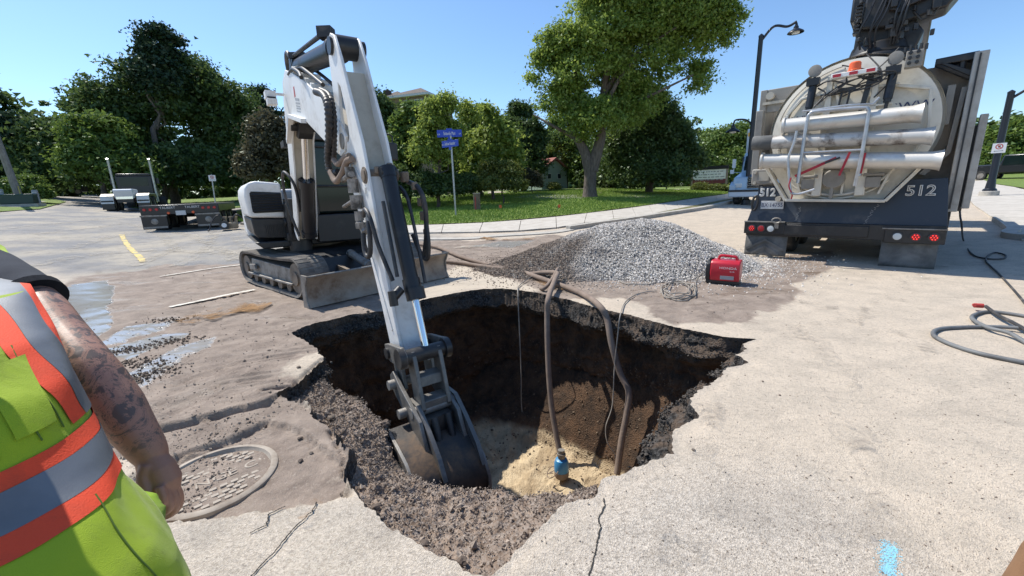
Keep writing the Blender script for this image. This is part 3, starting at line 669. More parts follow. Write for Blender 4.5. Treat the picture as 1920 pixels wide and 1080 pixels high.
# work lamp on its bracket by the boom
b = MB(); b.box(W(-3.78,-.34,2.93), (.16,.13,.10), math.atan2(XD[1], XD[0])); b.box(W(-3.70,-.34,2.83), (.14,.12,.08), math.atan2(XD[1], XD[0])); b.box(W(-3.8,-.24,2.96), (.05,.16,.03), math.atan2(XD[1], XD[0]))
lo = b.build('work_lamp', m_white, ex, bevel=.006); b = MB(); b.box(W(-3.685,-.34,2.875), (.03,.10,.045), math.atan2(XD[1], XD[0])); b.build('lamp_lens', m_dark, lo)
def cylinder(name, A, B, ra, rb, frac, parent=ex, mat=m_cylb):
    A = Vector(A); B = Vector(B); d_ = (B-A).normalized(); L = (B-A).length
    b = MB(); b.cyl(A+d_*.02, A+d_*L*frac, ra, n=24); b.cyl(A+d_*(L*frac-.10), A+d_*(L*frac+.02), ra*1.16, n=24); b.cyl(A-d_*.04, A+d_*.05, ra*1.08, n=24)
    for a in range(6):
        q = d_.orthogonal().normalized(); q.rotate(Matrix.Rotation(a*math.pi/3, 3, d_)); b.cyl(A+d_*(L*frac+.015)+q*ra*.85, A+d_*(L*frac+.04)+q*ra*.85, ra*.14, n=6)
    o = b.build(name, mat, parent); b = MB(); b.cyl(A+d_*L*frac*.9, B, rb, n=20); b.build('piston_rod', m_chrome, o)
    q = Vector(XN)
    for c_, k_ in ((B,.9),(A,1.05)): b = MB(); b.cyl(c_-q*ra*k_, c_+q*ra*k_, ra*.72, n=20); b.build('rod_eye', m_black, o)
    return o
c = cylinder('arm_cylinder', W(-3.35,0,3.22), W(-1.15,0,2.88), .105, .05, .86)
b = MB(); b.tube(spline([W(-3.3,-.09,3.3), W(-3.5,-.1,3.42), W(-3.72,-.08,3.34), W(-3.78,-.05,3.12)]), .028, 10); b.tube([W(-3.3,-.07,3.33), W(-1.75,-.07,3.13)], .024, 10); b.box(W(-1.7,-.03,3.14), (.14,.12,.10)); b.box(W(-3.25,-.02,3.33), (.2,.10,.07)); b.build('oil_pipe', m_hose, c)
b = MB(); 
for s in (-.09,.09): plate(b, [(-3.55,3.05),(-3.2,2.98),(-3.22,3.28),(-3.42,3.32)], s-.015, s+.015)
b.build('cylinder_bracket', m_black, c)
bc = cylinder('bucket_cylinder', W(-.46,.015,1.74), W(.02,.02,.27), .063, .033, .66)
b = MB()
A_, B_ = W(-.45,.02,1.74), W(-.10,.02,.72)
b.cyl(A_.lerp(B_,.93), A_.lerp(B_,1.02), .08, n=24); b.cyl(W(-.14,-.09,.80), W(-.12,-.17,.74), .04, n=12); b.cyl(W(-.12,-.17,.80), W(-.10,-.17,.68), .035, n=10); b.cyl(W(-.36,-.085,1.5), W(-.16,-.10,.9), .016, n=8)
b.build('port_block', m_black, bc)
b = MB(); b.tube(spline([W(-.44,.10,1.62), W(-.36,.13,1.5), W(-.22,.13,1.1), W(-.12,.12,.82)]), .015, 8); b.build('oil_pipe', m_hose, bc)
# boom cylinder in front of the lower boom
bmc = cylinder('boom_cylinder', W(-4.42,0,.98), W(-3.62,0,2.55), .10, .047, .52, mat=m_cylb)
b = MB(); plate(b, [(-3.80,2.42),(-3.55,2.62),(-3.42,2.60),(-3.50,2.42),(-3.62,2.36)], -.09, .09); b.cyl(W(-3.61,-.17,2.52), W(-3.61,.17,2.52), .06, n=16); b.build('cylinder_bracket', m_black, bmc)
b = MB(); b.tube(spline([W(-4.3,-.1,1.35), W(-4.1,-.16,1.75), W(-4.3,-.25,1.95), W(-4.5,-.26,1.7), W(-4.45,-.22,1.3), W(-4.42,-.15,.95)]), .022, 8); b.build('hose', m_hose, bmc)
# ---- ribbed hose bundle and couplings
def hose(name, pts, r, mat=m_hose, ribs=False, parent=ex, n=10):
    P = spline(pts, 10)
    b = MB(); rs_ = None
    if ribs:
        Q = []; rs_ = []; L = 0
        P = [Vector(p) for p in P]; 
        for a, c_ in zip(P[:-1], P[1:]):
            k = max(2, int((c_-a).length/.012)); 
            for i in range(k): Q.append(a.lerp(c_, i/k))
        Q.append(P[-1]); rs_ = [r*(1.13 if (i//2) % 2 else .92) for i in range(len(Q))]; P = Q
    b.tube(P, r, n, True, rs_); return b.build(name, mat, parent, smooth=60)
wp_ = lambda px, py, o_: W(pu(px, py, o_)[0], o_, pu(px, py, o_)[1])
hose('ribbed_hose', [wp_(592,172,-.20), wp_(606,178,-.22), wp_(615,200,-.24), wp_(617,250,-.24), wp_(615,300,-.22), wp_(622,326,-.2), wp_(634,322,-.18)], .032, ribs=True)
hose('ribbed_hose', [wp_(600,168,-.16), wp_(618,180,-.18), wp_(626,215,-.19), wp_(627,260,-.19), wp_(626,300,-.18)], .024, ribs=True)
hose('sleeve_hose', [wp_(620,322,-.22), wp_(630,340,-.22), wp_(642,325,-.2), wp_(650,304,-.19), wp_(660,298,-.17)], .030, m_hosetan)
hose('sleeve_hose', [wp_(626,300,-.2), wp_(634,308,-.2), wp_(646,296,-.18), wp_(655,292,-.17)], .026, m_hosetan)
hose('hose', [W(-.62,-.18,1.38), W(-.52,-.19,1.44), W(-.40,-.19,1.36), W(-.34,-.17,1.15), W(-.22,-.12,.86)], .018)
hose('hose', [W(-.62,-.20,1.24), W(-.60,-.21,1.10), W(-.54,-.21,1.04), W(-.48,-.20,1.08), W(-.47,-.19,1.24), W(-.50,-.18,1.34)], .022)
hose('hose', [W(-.55,.22,1.66), W(-.42,.26,1.6), W(-.36,.28,1.45), W(-.38,.28,1.2), W(-.42,.26,1.0)], .022)
hose('hose', [W(-.50,.20,1.2), W(-.44,.24,1.02), W(-.36,.26,.98), W(-.33,.27,1.1), W(-.36,.28,1.3)], .02)
b = MB()
for (u, v, z, dx, dz) in [(-.86,-.19,1.76,.05,.09),(-.80,-.19,1.64,.06,.12),(-.76,-.19,1.50,.065,.12),(-.72,-.19,1.38,.05,.08),(-.66,-.20,1.30,.06,.05)]:
    b.cyl(W(u,v,z-dz/2), W(u,v,z+dz/2), dx*.8, n=8)
b.cyl(W(-.92,-.26,1.46), W(-.72,-.2,1.53), .018, n=8); b.cyl(W(-1.1,-.19,1.70), W(-.8,-.19,1.74), .028, n=8); b.cyl(W(-.74,-.19,1.34), W(-.60,-.19,1.24), .03, n=8)
b.build('valve_block', M('greasy steel fittings', (.30,.27,.24), (.07,.06,.05), 8, .45, .6, .55, .4), ex)
b = MB()
for (u, v, z, s) in [(-.54,.19,1.70,.09),(-.46,.24,1.62,.07),(-.42,.27,1.48,.07),(-.40,.28,1.36,.08),(-.40,.28,1.22,.05),(-.5,.05,1.78,.07),(-.52,-.05,1.76,.06),(-.48,.0,1.70,.08)]: b.box(W(u,v,z), (s*.7,s*.7,s), random.random())
b.build('pipe_fitting', m_dirtsteel, ex, bevel=.01, kind='stuff')
hose('hose', [W(-3.35,-.14,3.12), W(-3.0,-.15,3.10), W(-2.6,-.16,2.97), W(-2.35,-.19,2.86)], .022)
hose('hose', [W(-3.3,-.08,3.12), W(-2.9,-.08,3.1), W(-2.4,-.1,2.93), W(-1.8,-.1,2.68)], .022)
hose('hose', [W(-3.3,.03,3.12), W(-2.9,.05,3.1), W(-2.2,.05,2.83), W(-1.4,.05,2.45)], .02)
for u in (-3.1,-2.75,-2.45,-2.2): b = MB(); plate(b, [(u,2.92-(u+3.1)*.42+.15),(u+.05,2.92-(u+3.1)*.42+.13),(u+.05,2.92-(u+3.1)*.42+.22),(u,2.92-(u+3.1)*.42+.24)], -.14, .1); b.build('hose_clamp', m_white, bo)
# ---- linkage, coupler and bucket
m_link = M('link steel', (.17,.16,.145), (.33,.30,.26), 7, .48, .72, .5, .5, bump=.35, bscale=70, fine=.5)
b = MB(); b.cyl(W(.02,-.17,.27), W(.02,.17,.27), .062, n=20)
for v in (-.21, .19): b.cyl(W(.02,v-.02,.27), W(.02,v+.03,.27), .085, n=20)
b.cyl(W(-.30,-.22,.22), W(-.30,.22,.22), .05, n=16); lk = b.build('link_pin', m_black, ex)
for v in (-.20,.18):
    b = MB(); plate(b, [(-.38,.28),(-.34,.16),(-.25,.15),(-.04,.18),(.08,.20),(.09,.30),(.02,.36),(-.08,.34),(-.28,.31)], v, v+.035); b.build('tipping_lever', m_link, lk, bevel=.006)
b = MB()
for v in (-.13,.095): plate(b, [(-.05,.30),(.06,.32),(.10,.25),(.20,-.14),(.14,-.22),(.05,-.18),(-.02,.12)], v, v+.035)
plate(b, [(.02,.12),(.10,.10),(.12,.02),(.05,.04)], -.10, .10); plate(b, [(.08,-.06),(.18,-.08),(.18,-.18),(.10,-.16)], -.10, .10); b.build('bucket_link', m_link, ex, bevel=.006)
b = MB()
for v in (-.155,.12): plate(b, [(-.36,.24),(-.18,.24),(-.10,-.06),(-.18,-.14),(-.28,-.08)], v, v+.035)
b.build('stick_end', m_link, ex, bevel=.006)
b = MB(); rot = math.atan2(XD[1], XD[0])
for v in (-.205,.13):
    plate(b, [(-.30,.02),(-.22,.08),(-.10,-.0),(.12,-.10),(.28,-.18),(.40,-.42),(.44,-.60),(.36,-.62),(.24,-.40),(.04,-.26),(-.22,-.14),(-.30,-.08)], v, v+.035)
cq = b.build('coupler', m_link, ex, bevel=.006)
for (u, z, v0, v1, r_) in [(-.20,-.03,-.26,.22,.042),(.14,-.16,-.21,.18,.045),(.02,-.20,-.27,.23,.04),(.30,-.40,-.28,.24,.042)]:
    b = MB(); b.cyl(W(u,v0,z), W(u,v1,z), r_, n=16); b.build('coupler_pin', m_steel, cq)
b = MB(); b.box(W(.20,-.03,-.28), (.10,.26,.16), rot); b.box(W(.33,-.03,-.42), (.06,.26,.05), rot); b.cyl(W(.24,-.06,-.2), W(.34,-.06,-.44), .03); b.cyl(W(.24,.06,-.2), W(.34,.06,-.44), .03); b.build('coupler_wedge', m_black, cq)
m_bucket = M('shade darkened bucket steel', (.045,.04,.036), (.20,.13,.08), 3.5, .44, .62, .5, .3, bump=.35, bscale=50, fine=.6, r2=.85)  # the bucket's shade is painted into this near-black; the rust is its own
shell = [(.02,-.30),(.20,-.32),(.38,-.38),(.52,-.49),(.60,-.64),(.60,-.80),(.51,-.93),(.36,-1.02),(.14,-1.05),(-.10,-1.03)]
inn = inset(shell, -.03); inn[0] = (shell[0][0]-.01, shell[0][1]-.03); inn[-1] = (shell[-1][0], shell[-1][1]+.03)
b = MB(); plate(b, shell+inn[::-1], -.36, .20)
bk = b.build('bucket', m_bucket, ex, smooth=50)
side = [(-.08,-.27),(.0,-.28)]+[(u+.015, z-.015) for u, z in shell[1:]]+[(-.16,-1.06),(-.20,-.80),(-.14,-.45)]
for v in (-.385,.20):
    b = MB(); plate(b, side, v, v+.028); b.build('side_plate', m_steel, bk, bevel=.004)
b = MB()
for v in (-.205,.13): plate(b, [(.0,-.10),(.16,-.10),(.34,-.24),(.50,-.40),(.58,-.55),(.52,-.50),(.36,-.37),(.18,-.30),(.02,-.30)], v+.04, v+.075)
b.build('bucket_ear', m_link, bk)
# ---- upper structure
BP = np.array([-3.9, 7.5, 0.])
def U(u, v, z): return Vector(BP+XD*u+XN*v)+Vector((0,0,z))-exo
def up(b, prof, v0, v1, **k): return b.prism(prof, U(0,0,0), XD, (0,0,1), XN, v0, v1)   # profile in (forward, up), across v
def fr(b, prof, u0, u1): return b.prism(prof, U(0,0,0), XN, (0,0,1), XD, u0, u1)        # profile in (across, up)
b = MB(); fr(b, [(-.62,1.26),(-.08,1.22),(-.08,1.82),(-.45,1.86),(-.56,1.84),(-.63,1.74),(-.65,1.60)], -1.9, .02)
eng = b.build('engine_cover', m_white, ex, bevel=.045, seg=4)
b = MB(); fr(b, [(-.61,1.24),(-.59,.98),(-.54,.90),(-.06,.86),(-.06,1.21)], -1.85, .0); ek = b.build('lower_skirt', m_black, ex, bevel=.02)
b = MB(); fr(b, [(-.565,1.36),(-.565,1.66),(-.54,1.69),(-.10,1.66),(-.10,1.33),(-.54,1.33)], .0, .035); gr = b.build('grille', m_dark, eng)
for k in range(7):
    b = MB(); z_ = 1.36+k*.045; b.prism([(.03,z_),(.06,z_+.006),(.045,z_+.024),(.03,z_+.02)], U(0,0,0), XD, (0,0,1), XN, -.55, -.11); b.build('louvre', m_black, gr)
for k in range(13):
    b = MB(); fr(b, [(-.43+k*.027,.92),(-.418+k*.027,.92),(-.418+k*.027,1.12),(-.43+k*.027,1.12)], -.005, .02); b.build('vent_rib', m_black, ek)
b = MB(); fr(b, [(-.08,.80),(.36,.78),(.36,1.55),(-.08,1.55)], -1.7, -.10); fr(b, [(.36,.76),(1.62,.74),(1.62,1.25),(.36,1.25)], -1.7, .28); fr(b, [(-.62,.84),(1.6,.80),(1.6,.72),(-.5,.72)], -2.1, .1)
b.build('body', m_black, ex, bevel=.02)
b = MB(); up(b, [(-2.5,.86),(-1.7,.80),(-1.7,1.75),(-2.35,1.75),(-2.5,1.6)], -.6, 1.55); b.build('counterweight', m_white, ex, bevel=.06, seg=3)
# boom foot bracket and swing post
b = MB()
for v in (-.10,.27): fr(b, [(v,.86),(v+.05,.86),(v+.05,1.5),(v,1.45)], -.2, .32)
b.cyl(U(.08,.09,.55), U(.08,.09,.95), .19, n=20); b.cyl(U(.12,-.13,1.15), U(.12,.35,1.15), .07, n=16); b.box(U(.05,.1,.9), (.5,.46,.14), rot); b.build('boom_swing_post', m_black, ex, bevel=.01)
# cab
gl = MB(); fr(gl, [(.42,1.27),(1.50,1.25),(1.50,2.52),(.42,2.54)], -1.45, .20); cabg = gl.build('cab', m_glass, ex, bevel=.04, seg=3)
for (v, u0, u1) in ((.40,.19,.22),(1.48,.19,.22)):
    b = MB(); fr(b, [(v-.02,1.26),(v+.05,1.26),(v+.05,2.60),(v-.02,2.60)], u0-.02, u1+.01); b.build('cab_pillar', m_black, cabg, bevel=.01)
for uu in (-.6,-1.42):
    b = MB(); up(b, [(uu,1.26),(uu+.08,1.26),(uu+.08,2.6),(uu,2.6)], .395, 1.53); b.build('cab_pillar', m_black, cabg)
b = MB(); fr(b, [(.40,2.53),(1.52,2.51),(1.50,2.60),(1.40,2.66),(.52,2.68),(.42,2.62)], -1.5, .26); b.build('cab_roof', m_black, cabg, bevel=.02)
b = MB(); b.cyl(U(.24,.44,2.42), U(.24,1.46,2.40), .018, n=8); b.cyl(U(.24,.44,1.75), U(.24,1.46,1.73), .022, n=8); b.cyl(U(.22,.95,1.95), U(.22,1.15,2.45), .012, n=8); b.build('window_rail', m_black, cabg)
b = MB(); b.box(U(-.5,.95,1.5), (.5,.5,.5), rot); b.box(U(-.7,.95,1.95), (.14,.48,.7), rot); b.build('operator_seat', m_dark, cabg)
b = MB(); fr(b, [(1.82,2.22),(2.0,2.20),(2.01,2.52),(1.83,2.54)], .18, .24); mi = b.build('mirror', m_black, ex, bevel=.02)
b = MB(); b.tube(spline([U(.15,1.5,2.62), U(.2,1.7,2.68), U(.2,1.92,2.66), U(.2,1.92,2.5)]), .014, 8); b.build('mirror_arm', m_black, mi)
b = MB(); b.box(U(.12,.2,2.45), (.35,.35,.1), rot); b.build('cab_lamp', m_dark, cabg)
b = MB(); b.cyl(U(-.85,.45,.60), U(-.85,.45,.80), .55, n=36); b.build('slew_ring', m_dirtsteel, ex)
# ---- undercarriage
TB = np.array([-2.07, 6.68, 0.]); TF = np.array([.754,-.657,0]); TR_ = np.array([.657,.754,0])
def Q(u, v, z): return Vector(TB+TF*u+TR_*v)+Vector((0,0,z))-exo
def trk(v0, v1):
    rr_, uf, ub = .31, -.80, -2.98
    prof = []
    for k in range(13): a = -math.pi/2+math.pi*k/12; prof.append((uf+rr_*math.cos(a), rr_+rr_*math.sin(a)+.02))
    for u in np.linspace(uf, ub, 8)[1:-1]: prof.append((u, 2*rr_+.02-.03*math.sin((u-uf)/(ub-uf)*math.pi)))
    for k in range(13): a = math.pi/2+math.pi*k/12; prof.append((ub+rr_*.92*math.cos(a), rr_*.94+rr_*.92*math.sin(a)+.04))
    prof += [(u, .02) for u in np.linspace(ub, uf, 8)[1:-1]]
    n = len(prof); ctr = []
    inn = inset(prof, .045)
    b = MB(); O = Q(0,0,0)
    pts = lambda pr, v: [O+Vector(TF)*p[0]+Vector(TR_)*v+Vector((0,0,p[1])) for p in pr]
    a, c_, d_, e_ = pts(prof, v0), pts(prof, v1), pts(inn, v0+.02), pts(inn, v1-.02)
    b.add(a+c_+d_+e_, [[i, (i+1) % n, n+(i+1) % n, n+i] for i in range(n)]+[[2*n+i, 2*n+(i+1) % n, 3*n+(i+1) % n, 3*n+i] for i in range(n)]+[[i, (i+1) % n, 2*n+(i+1) % n, 2*n+i] for i in range(n)]+[[n+i, n+(i+1) % n, 3*n+(i+1) % n, 3*n+i] for i in range(n)])
    tk = b.build('track', m_rubber, ex)
    # tread lugs
    P = np.array(prof+[prof[0]]); L = np.r_[0, np.cumsum(np.hypot(*np.diff(P, axis=0).T))]; N = 64
    lm = MB(); lm.box((0,0,0), (.062,.20,.03), taper=.8); lme = lm.mesh('lug', m_rubber)
    for i in range(N):
        s = L[-1]*i/N; x = np.interp(s, L, P[:,0]); zz = np.interp(s, L, P[:,1]); x2 = np.interp((s+.02) % L[-1], L, P[:,0]); z2 = np.interp((s+.02) % L[-1], L, P[:,1])
        tt = Vector(TF)*(x2-x)+Vector((0,0,z2-zz)); tt.normalize(); no = tt.cross(Vector(TR_)).normalized()
        for h in (0, 1):
            if zz < .03 and (i+h) % 2: pass
            vv = (v0+v1)/2+(-.105 if h else .105); sk = .03 if h else -.0
            c0 = O+Vector(TF)*x+Vector(TR_)*vv+Vector((0,0,zz))+no*.008+tt*sk
            o = bpy.data.objects.new('lug', lme); C.objects.link(o); o.parent = tk
            o.matrix_local = frame(c0, tt, tt.cross(-no) if False else Vector(TR_), no)
    vo = v0-.0 if v0 < 0 else v1
    s = 1 if v0 < 0 else -1
    for (u, r_, z_) in ((uf,.245,.32),(ub,.22,.31)):
        b = MB(); b.cyl(O+Vector(TF)*u+Vector(TR_)*(v0+.05)+Vector((0,0,z_)), O+Vector(TF)*u+Vector(TR_)*(v1-.05)+Vector((0,0,z_)), r_, n=28)
        b.cyl(O+Vector(TF)*u+Vector(TR_)*(vo+s*.02)+Vector((0,0,z_)), O+Vector(TF)*u+Vector(TR_)*(vo+s*.08)+Vector((0,0,z_)), r_*.45, n=20); b.build('sprocket' if u == ub else 'idler_wheel', m_dirtsteel, tk)
    for u in np.linspace(uf-.35, ub+.35, 5):
        b = MB(); b.cyl(O+Vector(TF)*u+Vector(TR_)*(v0+.05)+Vector((0,0,.15)), O+Vector(TF)*u+Vector(TR_)*(v1-.05)+Vector((0,0,.15)), .085, n=16); b.build('track_roller', m_dirtsteel, tk)
    b = MB(); b.prism([(uf-.1,.22),(uf-.2,.46),(ub+.25,.50),(ub+.1,.22)], O, TF, (0,0,1), TR_, v0+.06, v1-.06); b.prism([(uf-.1,.20),(uf-.1,.235),(ub+.1,.235),(ub+.1,.20)], O, TF, (0,0,1), TR_, v0+.0, v1-.0)
    b.prism([(ub+.30,.30),(ub+.30,.40),(ub+.55,.42),(ub+.60,.33)], O, TF, (0,0,1), TR_, vo+s*.0-.012, vo+s*.0+.03); b.build('track_frame', m_steel, tk, bevel=.008)
trk(-1.13, -.68); trk(.70, 1.15)
b = MB(); b.prism([(-2.9,.30),(-.9,.30),(-1.0,.55),(-1.5,.64),(-2.5,.64)], Q(0,0,0), TF, (0,0,1), TR_, -.7, .7); b.build('undercarriage_frame', m_black, ex)
bp = [(-.02,.0),(.05,.02),(.0,.10),(-.035,.22),(-.02,.36),(.06,.46),(.02,.47),(-.06,.37),(-.08,.22),(-.05,.08)]
b = MB(); b.prism(bp, Q(0,0,0), TF, (0,0,1), TR_, -1.28, 1.28); bd = b.build('dozer_blade', m_blade, ex, smooth=50)
b = MB(); b.cyl(Q(.04,-1.28,.465), Q(.04,1.28,.465), .017, n=8); b.build('top_edge', m_steel, bd)
for v in (-1.3, 1.28):
    b = MB(); b.prism([(-.12,-.0),(.06,.0),(.0,.12),(.0,.3),(.10,.49),(-.08,.49),(-.10,.3)], Q(0,0,0), TF, (0,0,1), TR_, v, v+.022); b.build('end_plate', m_steel, bd)
for v in (-.34,.30):
    b = MB(); b.prism([(-.06,.10),(-.06,.28),(-1.1,.44),(-1.1,.30)], Q(0,0,0), TF, (0,0,1), TR_, v, v+.06); b.build('blade_arm', m_dirtsteel, bd)
cylinder('blade_cylinder', Q(-1.0,-.02,.56), Q(-.08,-.02,.30), .065, .032, .6, parent=ex, mat=m_steel)
# ================================================================== VACUUM TRUCK
TO = np.array([6.10, 7.78, 0.]); TX = np.array([.732,-.682,0]); TX /= np.linalg.norm(TX)
tz = math.atan2(TX[1], TX[0])
tk = thing('vacuum_truck', 'large beige and navy vacuum excavation truck seen from behind, number 512', 'truck', tuple(TO), tz)
m_navy = M('dusty navy apron', (.022,.032,.05), (.19,.18,.165), 1.6, .49, .85, .45, bump=.12, bscale=50, fine=.7, r2=.85)
m_grey = M('weathered grey body', (.28,.265,.235), (.15,.13,.11), 1.5, .42, .7, .7, bump=.25, bscale=30, fine=.6)
m_alu = M('dusty aluminium pipe', (.66,.63,.57), (.38,.32,.25), 2.5, .5, .75, .45, .5, bump=.12, bscale=40, fine=.6, r2=.75)
m_alu2 = M('stained aluminium pipe', (.58,.55,.50), (.11,.075,.055), 2.6, .50, .60, .5, .45, fine=.5, r2=.85)
m_galv = M('galvanised tube', (.50,.52,.54), (.36,.36,.36), 6, .4, .7, .38, .6)
m_strap = M('red ratchet strap', (.40,.03,.045), rough=.8)
m_flap = M('mud flap rubber', (.10,.10,.095), (.21,.205,.19), 3, .42, .7, .85, bump=.3, bscale=40)
b = MB()
for x in (-.45,.45): b.bb((x-.06,.1,.62), (x+.06,8.2,.86))
b.bb((-1.2,.6,.6),(1.2,.75,.8)); b.bb((-.5,1.8,.4),(.5,2.0,.6)); ch = b.build('chassis', m_black, tk)
def wheel(parent, c, r, wd, ax=(1,0,0), rimm=None, name='wheel'):
    c = Vector(c); a = Vector(ax).normalized(); b = MB()
    b.lathe([(r*.58,-wd/2),(r*.9,-wd/2),(r*.98,-wd*.4),(r,-wd*.3),(r,wd*.3),(r*.98,wd*.4),(r*.9,wd/2),(r*.58,wd/2)], c, a, 32, cap=False)
    q = a.orthogonal().normalized(); p = a.cross(q)
    for k in range(36):
        t_ = 2*math.pi*k/36; d_ = q*math.cos(t_)+p*math.sin(t_); b.box(c+d_*r, (wd*.55,.05*r/.5,.022), M=Matrix((a, d_.cross(a), d_)).transposed())
    t_ = b.build('tyre', m_tyre, parent); b = MB(); b.lathe([(r*.6,-wd*.42),(r*.55,-wd*.3),(r*.2,-wd*.15),(r*.2,wd*.15),(r*.55,wd*.3),(r*.6,wd*.42)], c, a, 24); b.build('rim', rimm or m_steel, parent); return t_
for y in (1.15,2.45,6.9):
    for s in (-1,1):
        for k in ((.0,.32) if y < 6 else (0,)):
            w_ = bpy.data.objects.new('wheel', None); C.objects.link(w_); w_.parent = tk; w_.location = (s*(1.18-k), y, .52); w_.empty_display_size = .1
            wheel(w_, (0,0,0), .51, .27)
# apron: upper plate narrower than the lower edge
b = MB(); b.add([(-1.48,.0,.74),(1.48,.0,.72),(1.38,.10,1.50),(-1.32,.10,1.44),(-1.48,.06,.74),(1.48,.06,.72),(1.38,.16,1.50),(-1.32,.16,1.44)], [(0,1,2,3),(7,6,5,4),(0,4,5,1),(1,5,6,2),(2,6,7,3),(3,7,4,0)])
ap = b.build('rear_apron', m_navy, tk, bevel=.008)
b = MB(); b.bb((-1.47,-.05,.46),(1.47,.04,.73)); b.bb((-.9,-.09,.50),(.5,-.05,.70)); b.bb((-1.5,-.10,.50),(-.78,-.05,.735)); b.bb((.72,-.10,.43),(1.48,-.05,.665)); bu = b.build('rear_bumper', m_black, tk, bevel=.01)
for q_ in (((-1.5,-.13,.735),(-.78,-.04,.755)),((.68,-.13,.665),(1.48,-.04,.685))): b = MB(); b.bb(*q_); b.build('lamp_box_lid', m_steel, bu)
m_lred = M('red lamp lens', (.42,.02,.025), rough=.2); m_lclear = M('clear lamp lens', (.62,.64,.62), rough=.25)
t = NT('lit brake lamp'); m_lit = t.set((.5,.02,.02), .3, **{'Emission Color': (1,.05,.04,1), 'Emission Strength': 1.6})
m_lampring = M('lamp ring', (.05,.05,.05), rough=.6)
for x, z, mm, led in ((-1.35,.61,m_lred,1),(-1.18,.61,m_lred,0),(-1.01,.61,m_lclear,0),(.89,.545,m_lclear,0),(1.12,.545,m_lred,2),(1.34,.545,m_lred,2)):
    b = MB(); b.lathe([(.075,0),(.075,.03),(.062,.032)], (x,-.10,z), (0,-1,0), 20); lr = b.build('tail_lamp', m_lampring, tk); b = MB(); b.lathe([(.06,.028),(.055,.04),(.02,.045)], (x,-.10,z), (0,-1,0), 20); b.build('lens', mm, lr)
    for k in range(7 if led else 0):
        a = k*math.pi/3; r_ = 0 if k == 6 else .036; b = MB(); b.lathe([(.010 if led == 2 else .006,0),(.006,.005)], (x+r_*math.cos(a),-.142,z+r_*math.sin(a)), (0,-1,0), 8); b.build('diode', m_lit, lr)
for x0, x1, z0, chev in ((-1.47,-.72,.05,1),(.70,1.42,.0,0)):
    b = MB(); n = 8
    rows = [[(x0+(x1-x0)*i/6+(.04*(1-abs(i-3)/3)*0), .02-.05*math.sin(j/n*2)+.01*math.sin(i*1.3), .50-(.50-z0)*j/n) for i in range(7)] for j in range(n+1)]
    b.grid(rows); o = b.build('mud_flap', m_flap, tk, smooth=60); sd = o.modifiers.new('solid', 'SOLIDIFY'); sd.thickness = .014
    if chev:
        for k in range(3):
            b = MB(); zc = .40-k*.13; xm = (x0+x1)/2
            b.prism([(x0+.03,zc-.20),(xm,zc),(x1-.03,zc-.20),(x1-.03,zc-.25),(xm,zc-.05),(x0+.03,zc-.25)] if k < 1 else [(xm-.25,zc-.16),(xm,zc),(xm+.25,zc-.16),(xm+.25,zc-.21),(xm,zc-.05),(xm-.25,zc-.21)], (0,-.05,0), (1,0,0), (0,0,1), (0,-1,0), -.02, .012); b.build('chevron', m_flap, o)
# towing hook, plate, rubber hand hold
b = MB(); b.tube([(-.92+.075*math.cos(a),-.16,.78+.05*math.sin(a)) for a in np.linspace(0, 2*math.pi, 17)], .014, 8, False); b.bb((-.95,-.13,.62),(-.88,-.09,.76)); b.build('tow_ring', m_steel, bu)
b = MB(); b.tube([(-1.36+.05*math.cos(a)+.01*math.sin(a),-.02,1.12+.14*math.sin(a)) for a in np.linspace(0, 2*math.pi, 21)], .022, 8, False); b.build('hand_hold', m_black, ap)
m_plate = M('licence plate', (.55,.56,.56), rough=.5); m_ink = M('dark ink', (.03,.04,.10), rough=.6); m_wnum = M('white number vinyl', (.62,.62,.60), rough=.6)
pm = lambda x, y, z: frame((x,y,z), (1,0,0), (0,.12,1) if False else (0,0,1), (0,-1,0))
b = MB(); b.bb((-1.25,-.02,1.0),(-.85,.0,1.16)); p_ = b.build('licence_plate', m_plate, tk, bevel=.004); text('plate_text', 'BX\u00b714755', .115, m_ink, p_, pm(-1.05,-.024,1.075), .001, sx=.82)
b = MB(); b.cyl((-.95,-.07,1.20),(-.95,.05,1.20), .05, n=12); b.build('plate_lamp', m_beige, p_)
text('number_marking', '512', .24, m_wnum, ap, pm(1.08,.035,1.30), .0, .007, sx=1.05); text('number_marking', '512', .21, m_wnum, ap, pm(-1.16,.035,1.32), .0, .010, sx=.9)
for (x, z0, z1) in ((-.62,.78,1.05),(.42,.74,1.10)):
    b = MB(); rs = np.random.RandomState(int(z1*100))
    for k in range(14):
        zz = z0+(z1-z0)*k/14; xx = x+.16*(k/14)*(1 if x > 0 else .3)+rs.normal()*.008; yy = .002+(zz-.74)*.135-.004; b.box((xx, yy-.004, zz), (.02+.03*rs.rand(), .002, .008), M=Matrix.Rotation(rs.normal()*.8, 3, 'Y'))
    b.build('scuff_marks', M('scuffed paint', (.24,.25,.26), rough=.8), ap, kind='stuff')
